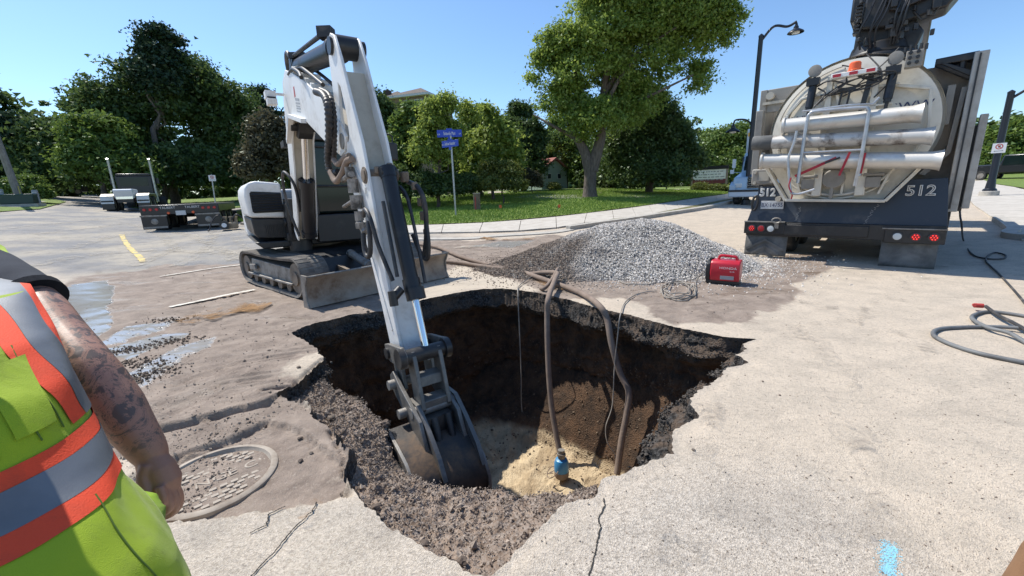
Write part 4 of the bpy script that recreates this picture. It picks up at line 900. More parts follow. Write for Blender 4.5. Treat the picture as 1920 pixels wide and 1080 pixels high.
# body shell: side walls of the debris box around the tank
b = MB(); b.bb((-1.52,.30,1.75),(-1.40,5.6,3.34)); b.bb((-1.40,.32,2.9),(-.60,.40,3.34)); b.bb((-1.55,.22,1.70),(-1.42,.34,2.95)); bw = b.build('side_wall', m_grey, tk, bevel=.012)
b = MB(); b.bb((-1.46,.26,3.05),(-.95,.30,3.10)); b.cyl((-1.33,.2,3.2),(-1.33,.33,3.2),.07); b.build('wall_hinge', m_beige, bw)
b = MB(); b.bb((1.42,.26,1.0),(1.55,5.6,3.36)); bw2 = b.build('side_wall', m_grey, tk, bevel=.01)
b = MB(); b.bb((.2,.55,1.45),(1.46,.62,3.30)); b.build('bulkhead', M('scratched bulkhead', (.33,.29,.24), (.19,.16,.13), 2, .4, .65, .8, bump=.3), bw2)
b = MB(); b.bb((1.40,.16,.95),(1.56,.26,3.37)); b.build('wall_edge', M('pale dusty post', (.42,.41,.375), (.25,.23,.2), 2.5, .45, .7, .7), bw2, bevel=.01); b = MB(); b.bb((1.455,.14,1.0),(1.475,.16,3.34)); b.build('seal_strip', m_black, bw2)
b = MB(); b.prism([(1.10,1.55),(1.36,1.9),(1.40,2.9),(1.34,2.9),(1.30,1.95),(1.02,1.58)], (0,.3,0), (1,0,0), (0,0,1), (0,1,0), 0, .25); b.bb((1.18,.28,2.35),(1.27,.40,2.95)); b.build('gusset', m_grey, bw2)
b = MB()
for p, q in (((.98,3.34),(1.46,3.36)),((1.0,3.30),(1.42,3.02)),((1.30,3.32),(1.30,3.08))): b.cyl((p[0],.3,p[1]),(q[0],.3,q[1]),.045,n=6)
b.bb((.98,.24,3.28),(1.46,.5,3.37)); b.prism([(1.0,3.32),(1.06,3.32),(1.46,3.10),(1.46,3.0)], (0,.24,0), (1,0,0), (0,0,1), (0,1,0), 0, .2); b.build('top_brace', m_black, bw2, bevel=.01)
b = MB(); b.bb((1.60,.20,1.0),(1.69,.30,2.45)); b.build('side_rack', bpy.data.materials['pale dusty post'], tk, bevel=.01)
b = MB(); b.bb((1.56,.35,.95),(1.62,4.8,2.3)); b.bb((1.46,1.0,.5),(1.55,5.2,1.0)); b.bb((-1.55,1.0,.5),(-1.46,5.2,1.5)); b.build('tool_locker', m_black, tk, bevel=.01)
b = MB(); b.bb((-1.5,.10,1.48),(-1.05,.25,1.80)); eb = b.build('junction_box', m_grey, tk, bevel=.03)
b = MB()
for x, z in ((-1.43,1.73),(-1.12,1.73),(-1.43,1.52),(-1.12,1.54)): b.cyl((x,.06,z),(x,.12,z),.03,n=8)
b.bb((-1.36,.085,1.56),(-1.18,.10,1.74)); b.build('junction_lid', m_beige, eb)
# cab and front body, seen only from the side
b = MB(); b.bb((-1.25,6.3,1.0),(1.25,8.0,2.9)); cbt = b.build('cab', m_white, tk, bevel=.1, seg=3)
for s in (-1,1): b = MB(); b.bb((s*1.252-.005,6.9,1.8),(s*1.252+.005,7.7,2.6)); b.build('side_window', m_glass, cbt)
# tank
TC = (0, 2.38); TRd = 1.17
b = MB(); b.lathe([(TRd-.01,0),(TRd-.01,-5.4)], (0,0,TC[1]), (0,-1,0), 64); b.lathe([(TRd+.045,.02),(TRd+.045,-.09),(TRd-.02,-.09),(TRd-.02,.02)], (0,0,TC[1]), (0,-1,0), 64, cap=False)
tank = b.build('tank', m_cream, tk)
b = MB(); prof = [(TRd*math.sin(a)/math.sin(.62), .02+(math.cos(a)-math.cos(.62))*.95) for a in np.linspace(.62, .001, 12)]; b.lathe(prof, (0,0,TC[1]), (0,-1,0), 64); head = b.build('tank_door', m_cream, tank, smooth=60)
b = MB()
for r_ in (TRd*.93, TRd*.82):
    a0, a1 = R(100), R(165)
    b.tube([(r_*math.cos(a),-.12 if r_ < 1 else -.07,TC[1]+r_*math.sin(a)) for a in np.linspace(a0, a1, 16)], .008, 6)
def bar(b, p, q, wd=.05, dp=.05, y=-.20):
    p = Vector((p[0],y,p[1])); q = Vector((q[0],y,q[1])); d_ = (q-p); L = d_.length; d_.normalize(); b.box((p+q)/2, (L,dp,wd), M=Matrix((d_, Vector((0,1,0)), d_.cross(Vector((0,1,0))))).transposed())
b.build('door_seam', m_grey, head)
b = MB()
for p, q in (((-1.0,2.1),(-.92,2.75)),((-.92,2.75),(-.72,3.0)),((-.72,3.0),(-.45,3.02)),((.55,3.0),(.98,2.88)),((.98,2.88),(1.04,2.2)),((1.04,2.2),(.9,1.9)),((-1.0,2.1),(-.85,1.75))): bar(b, p, q, .045, .09, -.15)
b.build('panel_frame', m_cream, head, bevel=.008)
b = MB()
for x in (-.32,.30): b.prism([(x-.07,1.25),(x+.07,1.25),(x+.04,3.3),(x-.04,3.3)], (0,-.14,0), (1,0,0), (0,0,1), (0,-1,0), 0, .12)
b.bb((-.5,-.26,2.70),(.55,-.20,2.74)); b.bb((-.5,-.25,3.0),(.6,-.21,3.03)); b.build('stiffener', m_cream, head, bevel=.01)
# lower door frame shaped like a funnel
for p, q in (((-1.18,1.82),(-.80,1.18)),((-.80,1.18),(.66,1.15)),((.66,1.15),(1.05,1.72))):
    b = MB(); bar(b, p, q, .05, .22, -.16); b.build('funnel_rail', m_cream, tank, bevel=.008)
b = MB(); b.prism([(-1.12,1.80),(-.77,1.21),(.63,1.18),(1.0,1.72),(.5,1.9),(-.6,1.9)], (0,-.06,0), (1,0,0), (0,0,1), (0,1,0), 0, .1); fn = b.build('funnel_plate', m_cream, tank)
b = MB(); b.tube([(.88*math.cos(a)-.05,-.17,2.14+.88*math.sin(a)) for a in np.linspace(R(205), R(335), 22)], .022, 8); b.tube([(1.0*math.cos(a)-.05,-.16,2.2+1.0*math.sin(a)) for a in np.linspace(R(225), R(315), 20)], .016, 8)
for x in (-.62,-.38,.05,.35,.6): b.box((x,-.14,1.45-.03*abs(x)), (.035,.12,.34), M=Matrix.Rotation(x*.5, 3, 'Y'))
b.build('funnel_rib', m_cream, tank)
b = MB(); b.lathe([(.17,0),(.17,.05),(.15,.07),(.02,.075)], (-.09,-.2,1.55), (0,-1,0), 24); b.bb((-.16,-.30,1.72),(.0,-.2,1.76)); b.bb((-.30,-.24,1.66),(.12,-.18,1.70)); b.bb((-.12,-.26,1.2),(-.07,-.2,1.42)); b.build('drain_cap', m_grey, tank)
for x in (-.46,.46):
    b = MB(); b.bb((x-.10,-.30,1.38),(x+.10,-.10,1.56)); b.cyl((x-.14,-.26,1.60),(x+.14,-.26,1.60),.03,n=8); b.build('rack_bracket', m_grey, tank, bevel=.015)
# name on the tank door, hidden below by the upper pipe
text('company_lettering', 'GWW', .17, m_ink, head, pm(.76,-.14,2.66), .002, sx=1.2); text('company_lettering', 'GWW', .17, m_ink, head, pm(-.74,-.14,2.64), .002, sx=1.1)
# three long suction pipes on the rack
def pipe(z0, z1, x0, x1, r, mat, y=-.48, fl=(1,1)):
    A = Vector((x0,y,z0)); B = Vector((x1,y,z1)); d_ = (B-A).normalized(); L = (B-A).length
    b = MB(); pr = [(r,0),(r,L)]
    if fl[0]: pr = [(r*1.22,-.02),(r*1.22,.012),(r*1.02,.03)]+pr[1:]
    if fl[1]: pr = pr[:-1]+[(r,L-.12),(r*1.16,L-.02),(r*1.25,L)]
    b.lathe(pr+[(r*.86,L),(r*.86,0)], A, d_, 28, cap=False); b.f.append; b.add([], [])
    return b.build('suction_pipe', mat, tk, smooth=50)
pipe(2.52, 2.49, -.90, .93, .125, m_alu); p2 = pipe(2.27, 2.14, -1.36, 1.10, .118, m_alu2, fl=(0,1)); pipe(1.93, 1.77, -1.20, 1.24, .13, m_alu)
b = MB(); b.lathe([(.125,-.03),(.132,0),(.132,.25),(.122,.3)], (-1.36,-.48,2.27), (2.46,0,-.13), 24); b.build('rubber_sleeve', m_flap, p2)
# tubular rack
def tb(pts, r=.022, name='rack_tube', mat=None): b = MB(); b.tube(pts, r, 10); return b.build(name, mat or m_galv, tk, smooth=60)
tb(spline([(-.56,-.66,1.50),(-.55,-.66,2.0),(-.53,-.66,2.55),(-.50,-.66,2.66),(-.40,-.66,2.69),(.18,-.66,2.66),(.27,-.66,2.62),(.29,-.66,2.5),(.28,-.66,1.9),(.25,-.62,1.42)]), .028)
tb([(-.62,-.62,2.72),(.0,-.62,2.73),(.32,-.6,2.70),(.38,-.5,2.80)], .018); tb([(-.55,-.66,2.02),(.28,-.66,2.0)], .018)
tb(spline([(-.66,-.7,2.40),(-.68,-.7,2.2),(-.74,-.7,1.95),(-.72,-.7,1.75),(-.66,-.7,1.40),(-.62,-.7,1.32),(-.5,-.7,1.31),(-.30,-.66,1.38)]), .022)
for x in (-.55,.29):
    for z in (2.38,2.0,1.6): tb([(x,-.66,z),(x,-.12,z)], .02, 'rack_arm')
for p, q in (((-.62,1.62),(-.05,1.90)),((.02,1.60),(.12,1.98)),((.30,1.62),(.32,1.95))):
    b = MB(); bar(b, p, q, .045 if p[0] < 0 else .035, .006, -.625); b.build('strap', m_strap, tk)
b = MB(); bar(b, (-.2,1.82),(.0,1.90), .03, .04, -.64); b.build('ratchet', m_black, tk)
b = MB(); b.tube(spline([(-.66,-.72,1.6),(-.68,-.72,1.45),(-.62,-.7,1.3),(-.64,-.6,1.22)]), .012, 6); b.build('strap_tail', m_strap, tk)
# beacon and light bar
b = MB(); b.bb((-.30,-.42,3.22),(.30,-.22,3.29)); lb = b.build('light_bar', m_white, tk, bevel=.008)
for x in (-.22,0,.22): b = MB(); b.bb((x-.055,-.425,3.23),(x+.055,-.42,3.28)); b.build('red_stripe', m_lred, lb)
b = MB(); b.lathe([(.10,0),(.10,.02),(.085,.03),(.08,.13),(.06,.15)], (.0,-.32,3.29), (0,0,1), 24); b.build('beacon', M('orange beacon', (.75,.12,.03), rough=.3), lb)
b = MB(); b.prism([(-.28,3.22),(-.24,3.22),(-.14,2.80),(-.18,2.80)], (0,-.25,0), (1,0,0), (0,0,1), (0,1,0), 0, .05); b.prism([(.26,3.22),(.30,3.22),(.22,2.80),(.18,2.80)], (0,-.25,0), (1,0,0), (0,0,1), (0,1,0), 0, .05); b.build('bar_bracket', m_cream, lb)
for x, z0, z1 in ((-.56,2.76,3.34),(.50,2.74,3.32)):
    b = MB(); b.cyl((x-.02,-.30,z0+.05),(x,-.25,z1-.1), .062, n=18); b.cyl((x-.02,-.30,z0),(x-.02,-.30,z0+.07), .05, n=14); b.bb((x-.10,-.34,z1-.16),(x+.09,-.2,z1-.04)); b.cyl((x-.03,-.3,z0-.12),(x-.02,-.3,z0+.03),.025); hy = b.build('lift_cylinder', m_cylb, tk)
    b = MB(); b.lathe([(.06,.0),(.10,.04),(.10,.08),(.08,.085)], (x,-.2,z1+.08), (0,-1,0), 20); b.cyl((x,-.22,z1-.02),(x,-.22,z1+.05),.02); b.build('work_lamp', m_grey, tk)
b = MB(); b.bb((.62,-.30,3.22),(.82,-.14,3.46)); vb = b.build('valve_manifold', m_grey, tk, bevel=.01)
b = MB()
for i in range(3):
    for j in range(2): b.cyl((.67+.09*j,-.33,3.28+.075*i),(.67+.09*j,-.29,3.28+.075*i),.025,n=10)
for k in range(5): b.cyl((.60+.06*k,-.22,3.46),(.60+.06*k,-.22,3.54+.02*(k % 2)),.02,n=6)
b.build('valve_port', m_black, vb)
rs = np.random.RandomState(11)
for k in range(9):
    a = (rs.uniform(-.2,.6), -.2, rs.uniform(3.3,3.6)); c_ = (rs.uniform(-.3,.6), -.34, rs.uniform(2.9,3.2)); e_ = (rs.uniform(-.5,.6), -.26, rs.uniform(2.8,3.2))
    b = MB(); b.tube(spline([a, ((a[0]+c_[0])/2+.1, -.34, (a[2]+c_[2])/2-.06), c_, e_], 8), .011, 6); b.build('hose', m_hose, tk)
b = MB(); b.tube(spline([(-.5,-.28,3.15),(-.3,-.34,3.2),(.1,-.32,3.05),(.45,-.34,3.1)]), .012, 6); b.tube(spline([(-.48,-.3,3.12),(-.36,-.35,3.0),(-.5,-.36,2.8)]), .014, 6); b.tube([(-.13,-.3,3.0),(-.16,-.3,2.72)], .016, 6); b.tube([(-.02,-.3,3.0),(-.05,-.3,2.72)], .016, 6); b.bb((-.2,-.32,3.0),(.05,-.26,3.06)); b.build('hose', m_hose, tk)
b = MB(); b.prism([(.20,3.3),(.28,3.3),(.20,2.7),(.12,2.6)], (0,-.2,0), (1,0,0), (0,0,1), (0,1,0), -.1, -.02); b.build('black_strut', m_black, tk)
# slewing boom on top, folded forward over the body
b = MB(); b.lathe([(.55,0),(.55,.08),(.45,.12),(.40,.3)], (.25,.55,3.52), (0,0,1), 28); b.prism([(-.12,3.60),(.70,3.58),(.78,3.85),(.62,4.1),(.1,4.35),(-.10,4.15)], (0,.3,0), (1,0,0), (0,0,1), (0,1,0), 0, .6); bt = b.build('boom_turret', m_black, tk, bevel=.03)
b = MB(); b.prism([(-.05,4.05),(.35,3.98),(1.0,4.10),(1.12,4.28),(1.1,4.5),(.7,5.0),(.1,5.0),(-.02,4.5)], (0,.15,0), (1,0,0), (0,0,1), (0,1,0), 0, .55); bm_ = b.build('boom_head', m_black, tk, bevel=.03)
b = MB(); b.prism([(.30,4.22),(.42,4.18),(1.02,4.34),(1.05,4.45),(.4,4.42)], (0,.04,0), (1,0,0), (0,0,1), (0,1,0), 0, .12); b.build('boom_skirt', m_hose, bm_, bevel=.01)
b = MB(); rs = np.random.RandomState(4)
for k in range(26):
    x, z = rs.uniform(-.1,.9), rs.uniform(3.75,4.5); s = rs.uniform(.03,.10); b.box((x, .12-.1*rs.rand(), z), (s, s, s*rs.uniform(.6,2.2)), rs.rand())
b.build('boom_fitting', m_black, bt, bevel=.008, kind='stuff')
for k in range(8):
    x = rs.uniform(-.05,.5); b = MB(); b.tube(spline([(x,.1,3.7),(x-.05+.1*rs.rand(),.02,3.95),(x+.1*rs.rand(),.0,4.2),(x+.15,.1,4.6)], 6), .016, 6); b.build('hose', m_cylb, tk)
b = MB(); 
for k in range(9): b.bb((-.14,.12,3.98+k*.055),(-.06,.3,4.01+k*.055))
b.tube([(.62,.1,4.12),(.72,.1,3.98),(.86,.1,4.0),(.9,.1,4.15)], .016, 6); b.build('boom_step', m_black, bt, kind='stuff')
b = MB(); b.bb((-.25,.6,4.3),(.85,6.5,4.75)); b.build('boom_arm', m_black, tk, bevel=.03)
# ================================================================== TREES
t = NT('leaves'); tn = t.attr('tone'); cl_ = t.attr('clump')
def leafmat(name, dark, mid, light, trans=.35):
    t = NT(name); tn = t.attr('tone'); c = t.mix(t.ramp(tn, 0, .55), dark, mid); c = t.mix(t.ramp(tn, .55, 1), c, light)
    d = t.n('ShaderNodeBsdfDiffuse'); tr = t.n('ShaderNodeBsdfTranslucent'); mx = t.n('ShaderNodeMixShader'); mx.inputs[0].default_value = trans
    g = t.n('ShaderNodeBsdfGlossy'); g.inputs['Roughness'].default_value = .45; g.inputs['Color'].default_value = (.5,.55,.5,1); m2 = t.n('ShaderNodeMixShader'); m2.inputs[0].default_value = .05
    t.l(c, d.inputs[0]); t.l(t.mix(.5, c, light), tr.inputs[0]); t.l(d.outputs[0], mx.inputs[1]); t.l(tr.outputs[0], mx.inputs[2]); t.l(mx.outputs[0], m2.inputs[1]); t.l(g.outputs[0], m2.inputs[2]); t.l(m2.outputs[0], t.out.inputs[0])
    return t.m
L_dark = leafmat('dark foliage', (.036,.068,.02), (.068,.115,.03), (.14,.195,.055), .38)
L_mid = leafmat('green foliage', (.05,.092,.017), (.115,.185,.034), (.24,.32,.07))
L_big = leafmat('bright maple foliage', (.075,.13,.02), (.20,.29,.045), (.40,.48,.11), .5)
L_lite = leafmat('fresh foliage', (.09,.15,.02), (.22,.30,.05), (.40,.46,.11), .5)
L_brown = leafmat('brownish foliage', (.05,.05,.026), (.09,.085,.045), (.15,.13,.08), .3)
L_pine = leafmat('pine foliage', (.014,.032,.016), (.025,.05,.024), (.05,.085,.04), .15)
L_yel = leafmat('yellow green shrub', (.06,.09,.014), (.13,.16,.03), (.24,.24,.06), .4)
m_bark = M('bark', (.17,.14,.115), (.075,.06,.05), 3, .4, .65, .95, bump=.9, bd=.02, bscale=18, stretch=(6,6,1))
def leafcloud(blobs, n, size, seed, clump=.5, up=.35, sq=1.0):
    rs = np.random.RandomState(seed); B = np.array(blobs, float); w_ = (B[:,3]*B[:,4]*B[:,5])**(2/3); w_ /= w_.sum()
    nc = max(20, n//34); bi = rs.choice(len(B), nc, p=w_); d_ = rs.normal(size=(nc, 3)); d_ /= np.linalg.norm(d_, axis=1)[:,None]
    d_[:,2] = np.where(d_[:,2] < -.55, -d_[:,2], d_[:,2])
    rad = rs.uniform(.5, 1.0, nc)**.6*(1+.62*fbm(d_*2.0+B[bi,:3]*.13, 3, seed)+.34*fbm(d_*5.0+B[bi,:3], 2, seed+3))
    cc = B[bi,:3]+d_*B[bi,3:6]*rad[:,None]; ctone = np.clip(.5+.28*rs.normal(size=nc), 0, 1); csz = clump*rs.uniform(.4, 1.35, nc)
    k = rs.randint(0, nc, n); g = rs.normal(size=(n, 3))*.42; p = cc[k]+g*csz[k][:,None]*np.array([1,1,.62])
    no = d_[k]*.7+rs.normal(size=(n, 3))*.75+np.array([0,0,up]); no /= np.linalg.norm(no, axis=1)[:,None]
    a = np.cross(no, rs.normal(size=(n, 3))); a /= np.linalg.norm(a, axis=1)[:,None]+1e-9; b = np.cross(no, a)
    s = size*rs.uniform(.6, 1.35, n)[:,None]; b = b*sq
    V = np.stack([p-a*s*.62-b*s*.30, p+b*s*.52-no*s*.06, p+a*s*.66-b*s*.22-no*s*.12], 1)
    tone = np.clip(ctone[k]*.6+rs.rand(n)*.4, 0, 1); return V.reshape(-1, 3), np.repeat(tone, 3), cc
def wood(b, A, Bp, r0, r1, seed, n=7, w=.12):
    A = np.array(A, float); Bp = np.array(Bp, float); L = np.linalg.norm(Bp-A); rs = np.random.RandomState(seed)
    P = [A+(Bp-A)*k/n+(rs.normal(size=3)*w*L*.12 if 0 < k < n else 0) for k in range(n+1)]; R_ = [r0+(r1-r0)*(k/n)**.8 for k in range(n+1)]
    b.tube(P, r0, 9, True, R_)
def tree(name, label, base, blobs, n, size, mat, seed, trunk_r=.2, clump=.55, group=None, cat='tree', limbs=7, trunk_to=None, sq=1.0, up=.35):
    """blobs: world ellipsoids; crown and trunk are the parts"""
    base = np.array([base[0], base[1], float(H(base[0], base[1]))])
    r_ = thing(name, label, cat, tuple(base), 0, group); B = np.array(blobs, float).copy(); B[:,:3] -= base
    V, tone, cc = leafcloud(B, n, size, seed, clump, up, sq); fast('crown', V, np.arange(len(V)).reshape(-1, 3), mat, r_, smooth=False, attrs=dict(tone=tone))
    if trunk_r:
        b = MB(); c = B[:,:3].mean(0); top = np.array(trunk_to)-base if trunk_to is not None else np.array([c[0]*.6, c[1]*.6, max(.4, B[:,2].mean()*.72)])
        wood(b, (0,0,-.2), top, trunk_r, trunk_r*.55, seed, 6, .2)
        rs = np.random.RandomState(seed+1)
        for k in range(limbs):
            q = cc[rs.randint(len(cc))]*.85; s0 = top*rs.uniform(.6, 1); wood(b, s0, q, trunk_r*.4, trunk_r*.08, seed+k, 5, .5)
        b.build('trunk', m_bark, r_, smooth=60)
    return r_
def pb(px, py, rx, ry, d, depth=None):        # ellipsoid from its outline in the photo at distance d over the ground
    c = atd(px, py, d); zc = float((c-CAM)@CF); k = zc/F*.88; az = math.atan2(c[0], c[1]); rw = rx*k*math.cos(az)*1.0; rh = ry*k
    return [c[0], c[1], c[2], rw, depth or rw, rh]
def gd(px, d):                                # ground point under a photo column at distance d
    lo, hi = 330, 420; r = ray(px, 370); s = d/math.hypot(r[0], r[1]); return (r[0]*s, r[1]*s)
tree('broadleaf_tree', 'largest dark round broadleaf tree behind the parked trailer', gd(325,52), [pb(*q) for q in [(320,190,115,85,53),(225,250,90,95,53),(430,255,85,105,53),(300,320,130,50,50),(400,325,95,45,49),(200,320,90,45,51),(180,200,38,55,55),(350,150,60,50,54),(390,190,60,60,54)]], 105000, 0.252, L_dark, 1, .45, 1.0)
tree('broadleaf_tree', 'olive green lower tree at the left edge of the largest dark tree', gd(190,47), [pb(*q) for q in [(195,275,70,60,48),(165,310,55,40,47),(240,325,60,35,46)]], 24500, 0.238, L_mid, 2, .25, .8)
tree('pine_tree', 'tall pine poking above the largest dark tree', gd(300,50), [pb(*q) for q in [(272,75,14,9,50),(300,62,17,12,50),(322,78,22,9,50),(288,98,30,12,50),(318,108,25,11,50),(300,150,55,45,50),(265,58,8,8,50)]], 15750, 0.252, L_pine, 3, .3, .9, cat='pine')
tree('pine_tree', 'dark pine beyond the right shoulder of the largest dark tree', gd(492,60), [pb(*q) for q in [(487,172,16,10,60),(478,195,22,12,60),(500,215,26,16,60),(490,270,30,40,60)]], 8750, 0.294, L_pine, 4, .3, 1.0, cat='pine')
tree('pine_tree', 'dark pine on the far left skyline above the utility pole', gd(10,62), [pb(*q) for q in [(2,225,12,14,62),(8,265,38,30,62),(15,320,50,30,62),(-40,270,40,60,62)]], 15750, 0.350, L_pine, 5, .3, 1.2, cat='pine')
tree('broadleaf_tree', 'mid green tree on the left skyline between pine and olive tree', gd(85,60), [pb(*q) for q in [(80,270,45,42,60),(55,300,45,35,60),(110,290,45,45,58),(90,330,50,25,58)]], 28000, 0.322, L_dark, 6, .3, 1.1)
tree('round_shrub', 'clipped round green bush beside the utility pole', gd(55,47), [pb(*q) for q in [(50,352,42,24,47),(20,358,35,20,46),(75,362,25,16,46)]], 28000, 0.140, L_mid, 7, .08, .35, cat='bush', limbs=3)
tree('brownish_tree', 'brownish sparse leaved tree left of the excavator boom', gd(500,31), [pb(*q) for q in [(500,265,42,50,31),(480,315,38,40,31),(530,300,40,60,31),(560,250,30,40,31)]], 26250, 0.154, L_brown, 8, .18, .6)
tree('broadleaf_tree', 'dark leafy tree right behind the excavator stick', gd(715,29), [pb(*q) for q in [(715,225,30,50,29),(700,290,50,60,29),(755,265,30,55,29),(640,300,60,60,29),(730,340,60,40,27)]], 52500, 0.154, L_dark, 9, .2, .6)
tree('young_tree', 'bright yellow green young tree behind the street name sign', gd(815,24), [pb(*q) for q in [(815,225,26,36,24),(840,200,18,20,24),(800,280,30,45,24),(845,275,30,50,24),(880,215,20,22,25)]], 24500, 0.119, L_lite, 10, .12, .5)
tree('broadleaf_tree', 'mid green tree filling the gap right of the street name sign', gd(900,31), [pb(*q) for q in [(895,250,45,42,31),(935,270,35,42,31),(870,310,55,50,30),(920,320,50,40,30)]], 45500, 0.154, L_mid, 11, .2, .6)
tree('maple_tree', 'dark pointed tree between the street sign and the forked tree', gd(985,36), [pb(*q) for q in [(975,215,24,24,37),(985,260,42,38,36),(985,310,45,42,35),(950,250,25,30,36)]], 31500, 0.168, L_dark, 12, .2, .6)
tree('broadleaf_tree', 'green tree between the young yellow tree and the pointed dark tree', gd(925,27), [pb(*q) for q in [(925,255,30,30,27),(900,300,40,50,27),(950,290,35,50,27),(915,215,16,22,27)]], 12000, .2, L_lite, 41, .12, .5)
tree('broadleaf_tree', 'leafy tree filling the space left of the young yellow tree', gd(765,26), [pb(*q) for q in [(765,255,26,45,26),(750,310,40,50,26),(775,215,16,26,26)]], 12000, .2, L_mid, 42, .12, .5)
tree('broadleaf_tree', 'dark tree closing the gap left of the shed', gd(1015,44), [pb(*q) for q in [(1015,285,34,40,44),(1000,330,40,25,44),(1060,325,30,25,45)]], 9000, .3, L_dark, 43, .2, .8)
tree('broadleaf_tree', 'dark understory tree low behind the forked trunk', gd(1150,37), [pb(*q) for q in [(1150,300,50,45,37),(1130,335,50,20,37),(1180,340,50,20,36)]], 12000, .26, L_dark, 44, .2, .7)
tree('shrub', 'yellow green shrub right of the brown wooden post', gd(945,23.5), [pb(*q) for q in [(945,325,30,26,24),(925,345,30,16,23.5),(965,348,25,14,23.5),(915,320,16,20,24)]], 19250, 0.091, L_yel, 13, .05, .32, cat='bush', limbs=5)
tree('shrub', 'dark shrub row shading the lawn behind the street sign', gd(790,23.5), [pb(*q) for q in [(790,350,40,32,24),(740,345,40,38,24),(840,352,40,28,24),(875,350,28,24,24),(700,350,40,38,24)]], 38500, 0.105, L_dark, 14, .05, .4, cat='bush', limbs=5)
tree('shrub', 'small reddish brown shrub at the left of the shed', gd(1000,31), [pb(*q) for q in [(1000,340,18,18,31),(985,330,16,16,31)]], 8750, 0.098, L_brown, 15, .05, .3, cat='bush', limbs=3)
tree('shrub', 'small bright shrub in front of the shed wall', gd(1039,33), [pb(1039,350,11,8,33)], 4375, 0.084, L_yel, 16, .04, .25, cat='bush', limbs=2)
tree('broadleaf_tree', 'pale green tree just behind the trunk of the forked tree', gd(1060,40), [pb(*q) for q in [(1055,270,30,25,40),(1075,320,28,30,40),(1045,235,18,14,41),(1090,300,30,40,39)]], 21000, 0.168, L_mid, 17, .2, .7)
# the big forked tree
bx = G(1106,371); base = np.array([bx[0], bx[1], float(H(bx[0], bx[1]))]); D0 = math.hypot(bx[0], bx[1])
big = tree('forked_tree', 'tall bright green tree with a forked grey trunk on the lawn', base, [pb(*q) for q in [(1110,120,85,70,D0),(1120,225,60,40,D0-.6),(1085,215,45,38,D0-.3),(1160,215,50,45,D0+.6),(1150,40,95,80,D0),(1210,100,85,85,D0+1),(1270,30,80,80,D0+1),(1060,190,50,40,D0),(1050,90,42,45,D0),(1330,60,50,60,D0+1.5),(1350,20,35,40,D0+1),(1385,30,16,12,D0+1),(1190,-80,130,90,D0),(1180,190,60,60,D0+1),(1310,150,28,38,D0+1.5),(1100,250,22,28,D0-.5),(1000,150,12,9,D0),(1020,120,22,30,D0)]], 166250, 0.133, L_big, 18, 0, .62)
b = MB(); Pt = lambda px, py, dd=0: atd(px, py, D0+dd)-base
rs = np.random.RandomState(2)
def limb(pts, rads):
    P = [np.array(p) for p in spline(pts, 6)]; R_ = np.interp(np.linspace(0, 1, len(P)), np.linspace(0, 1, len(rads)), rads); b.tube(P, .3, 14, True, list(R_))
limb([np.array([0,0,-.3]), np.array([0,0,.1]), Pt(1106,350), Pt(1107,325), Pt(1103,300)], [.62,.46,.37,.36,.38])
limb([Pt(1106,315), Pt(1096,285), Pt(1078,250), Pt(1066,215), Pt(1060,180), Pt(1052,130)], [.34,.28,.22,.19,.16,.10])
limb([Pt(1110,320), Pt(1118,290), Pt(1127,255), Pt(1128,215), Pt(1135,150), Pt(1150,60)], [.36,.33,.28,.21,.19,.12])
for q in ([(1128,220),(1160,150),(1210,90)],[(1130,180),(1180,110),(1270,50)],[(1062,190),(1085,120),(1110,60)],[(1128,240),(1180,200),(1300,140)],[(1085,262),(1062,250),(1035,235),(1000,215)],[(1135,150),(1200,40),(1330,30)]):
    limb([Pt(*p, rs.uniform(-.6,.8)*(i > 0)) for i, p in enumerate(q)], [.16,.1,.04])
b.build('trunk', m_bark, big, smooth=60)
tree('broadleaf_tree', 'broad dark tree hanging to the ground right of the forked trunk', gd(1215,31), [pb(*q) for q in [(1215,230,60,60,31),(1175,290,50,50,30),(1255,270,50,55,31),(1220,325,75,28,29.5),(1290,300,30,30,31)]], 73500, 0.154, L_dark, 19, .3, .65)
tree('broadleaf_tree', 'light green tree behind the church style notice board', gd(1350,52), [pb(*q) for q in [(1345,270,35,30,52),(1385,260,32,30,52),(1320,300,32,32,50),(1370,310,45,28,50),(1400,300,25,35,52),(1280,330,40,18,50)]], 38500, 0.210, L_mid, 20, .3, .9)
tree('shrub', 'flowering ground shrub under the notice board', gd(1325,36), [pb(1310,352,14,8,36),pb(1335,354,18,7,36),pb(1352,354,14,6,36)], 10500, 0.098, L_yel, 21, .03, .3, cat='bush', limbs=2)
tree('broadleaf_tree', 'far tree beyond the right lamp post', gd(1880,62), [pb(*q) for q in [(1870,275,30,30,62),(1905,265,35,35,62),(1850,300,20,20,60),(1940,270,40,40,62),(1890,308,45,15,60)]], 28000, 0.280, L_mid, 22, .3, 1.1)
tree('broadleaf_tree', 'far tree beside the rear of the vacuum truck at right', gd(1835,70), [pb(*q) for q in [(1840,285,14,24,70),(1855,270,18,22,72),(1790,290,40,25,75)]], 12250, 0.280, L_mid, 23, .3, 1.1)
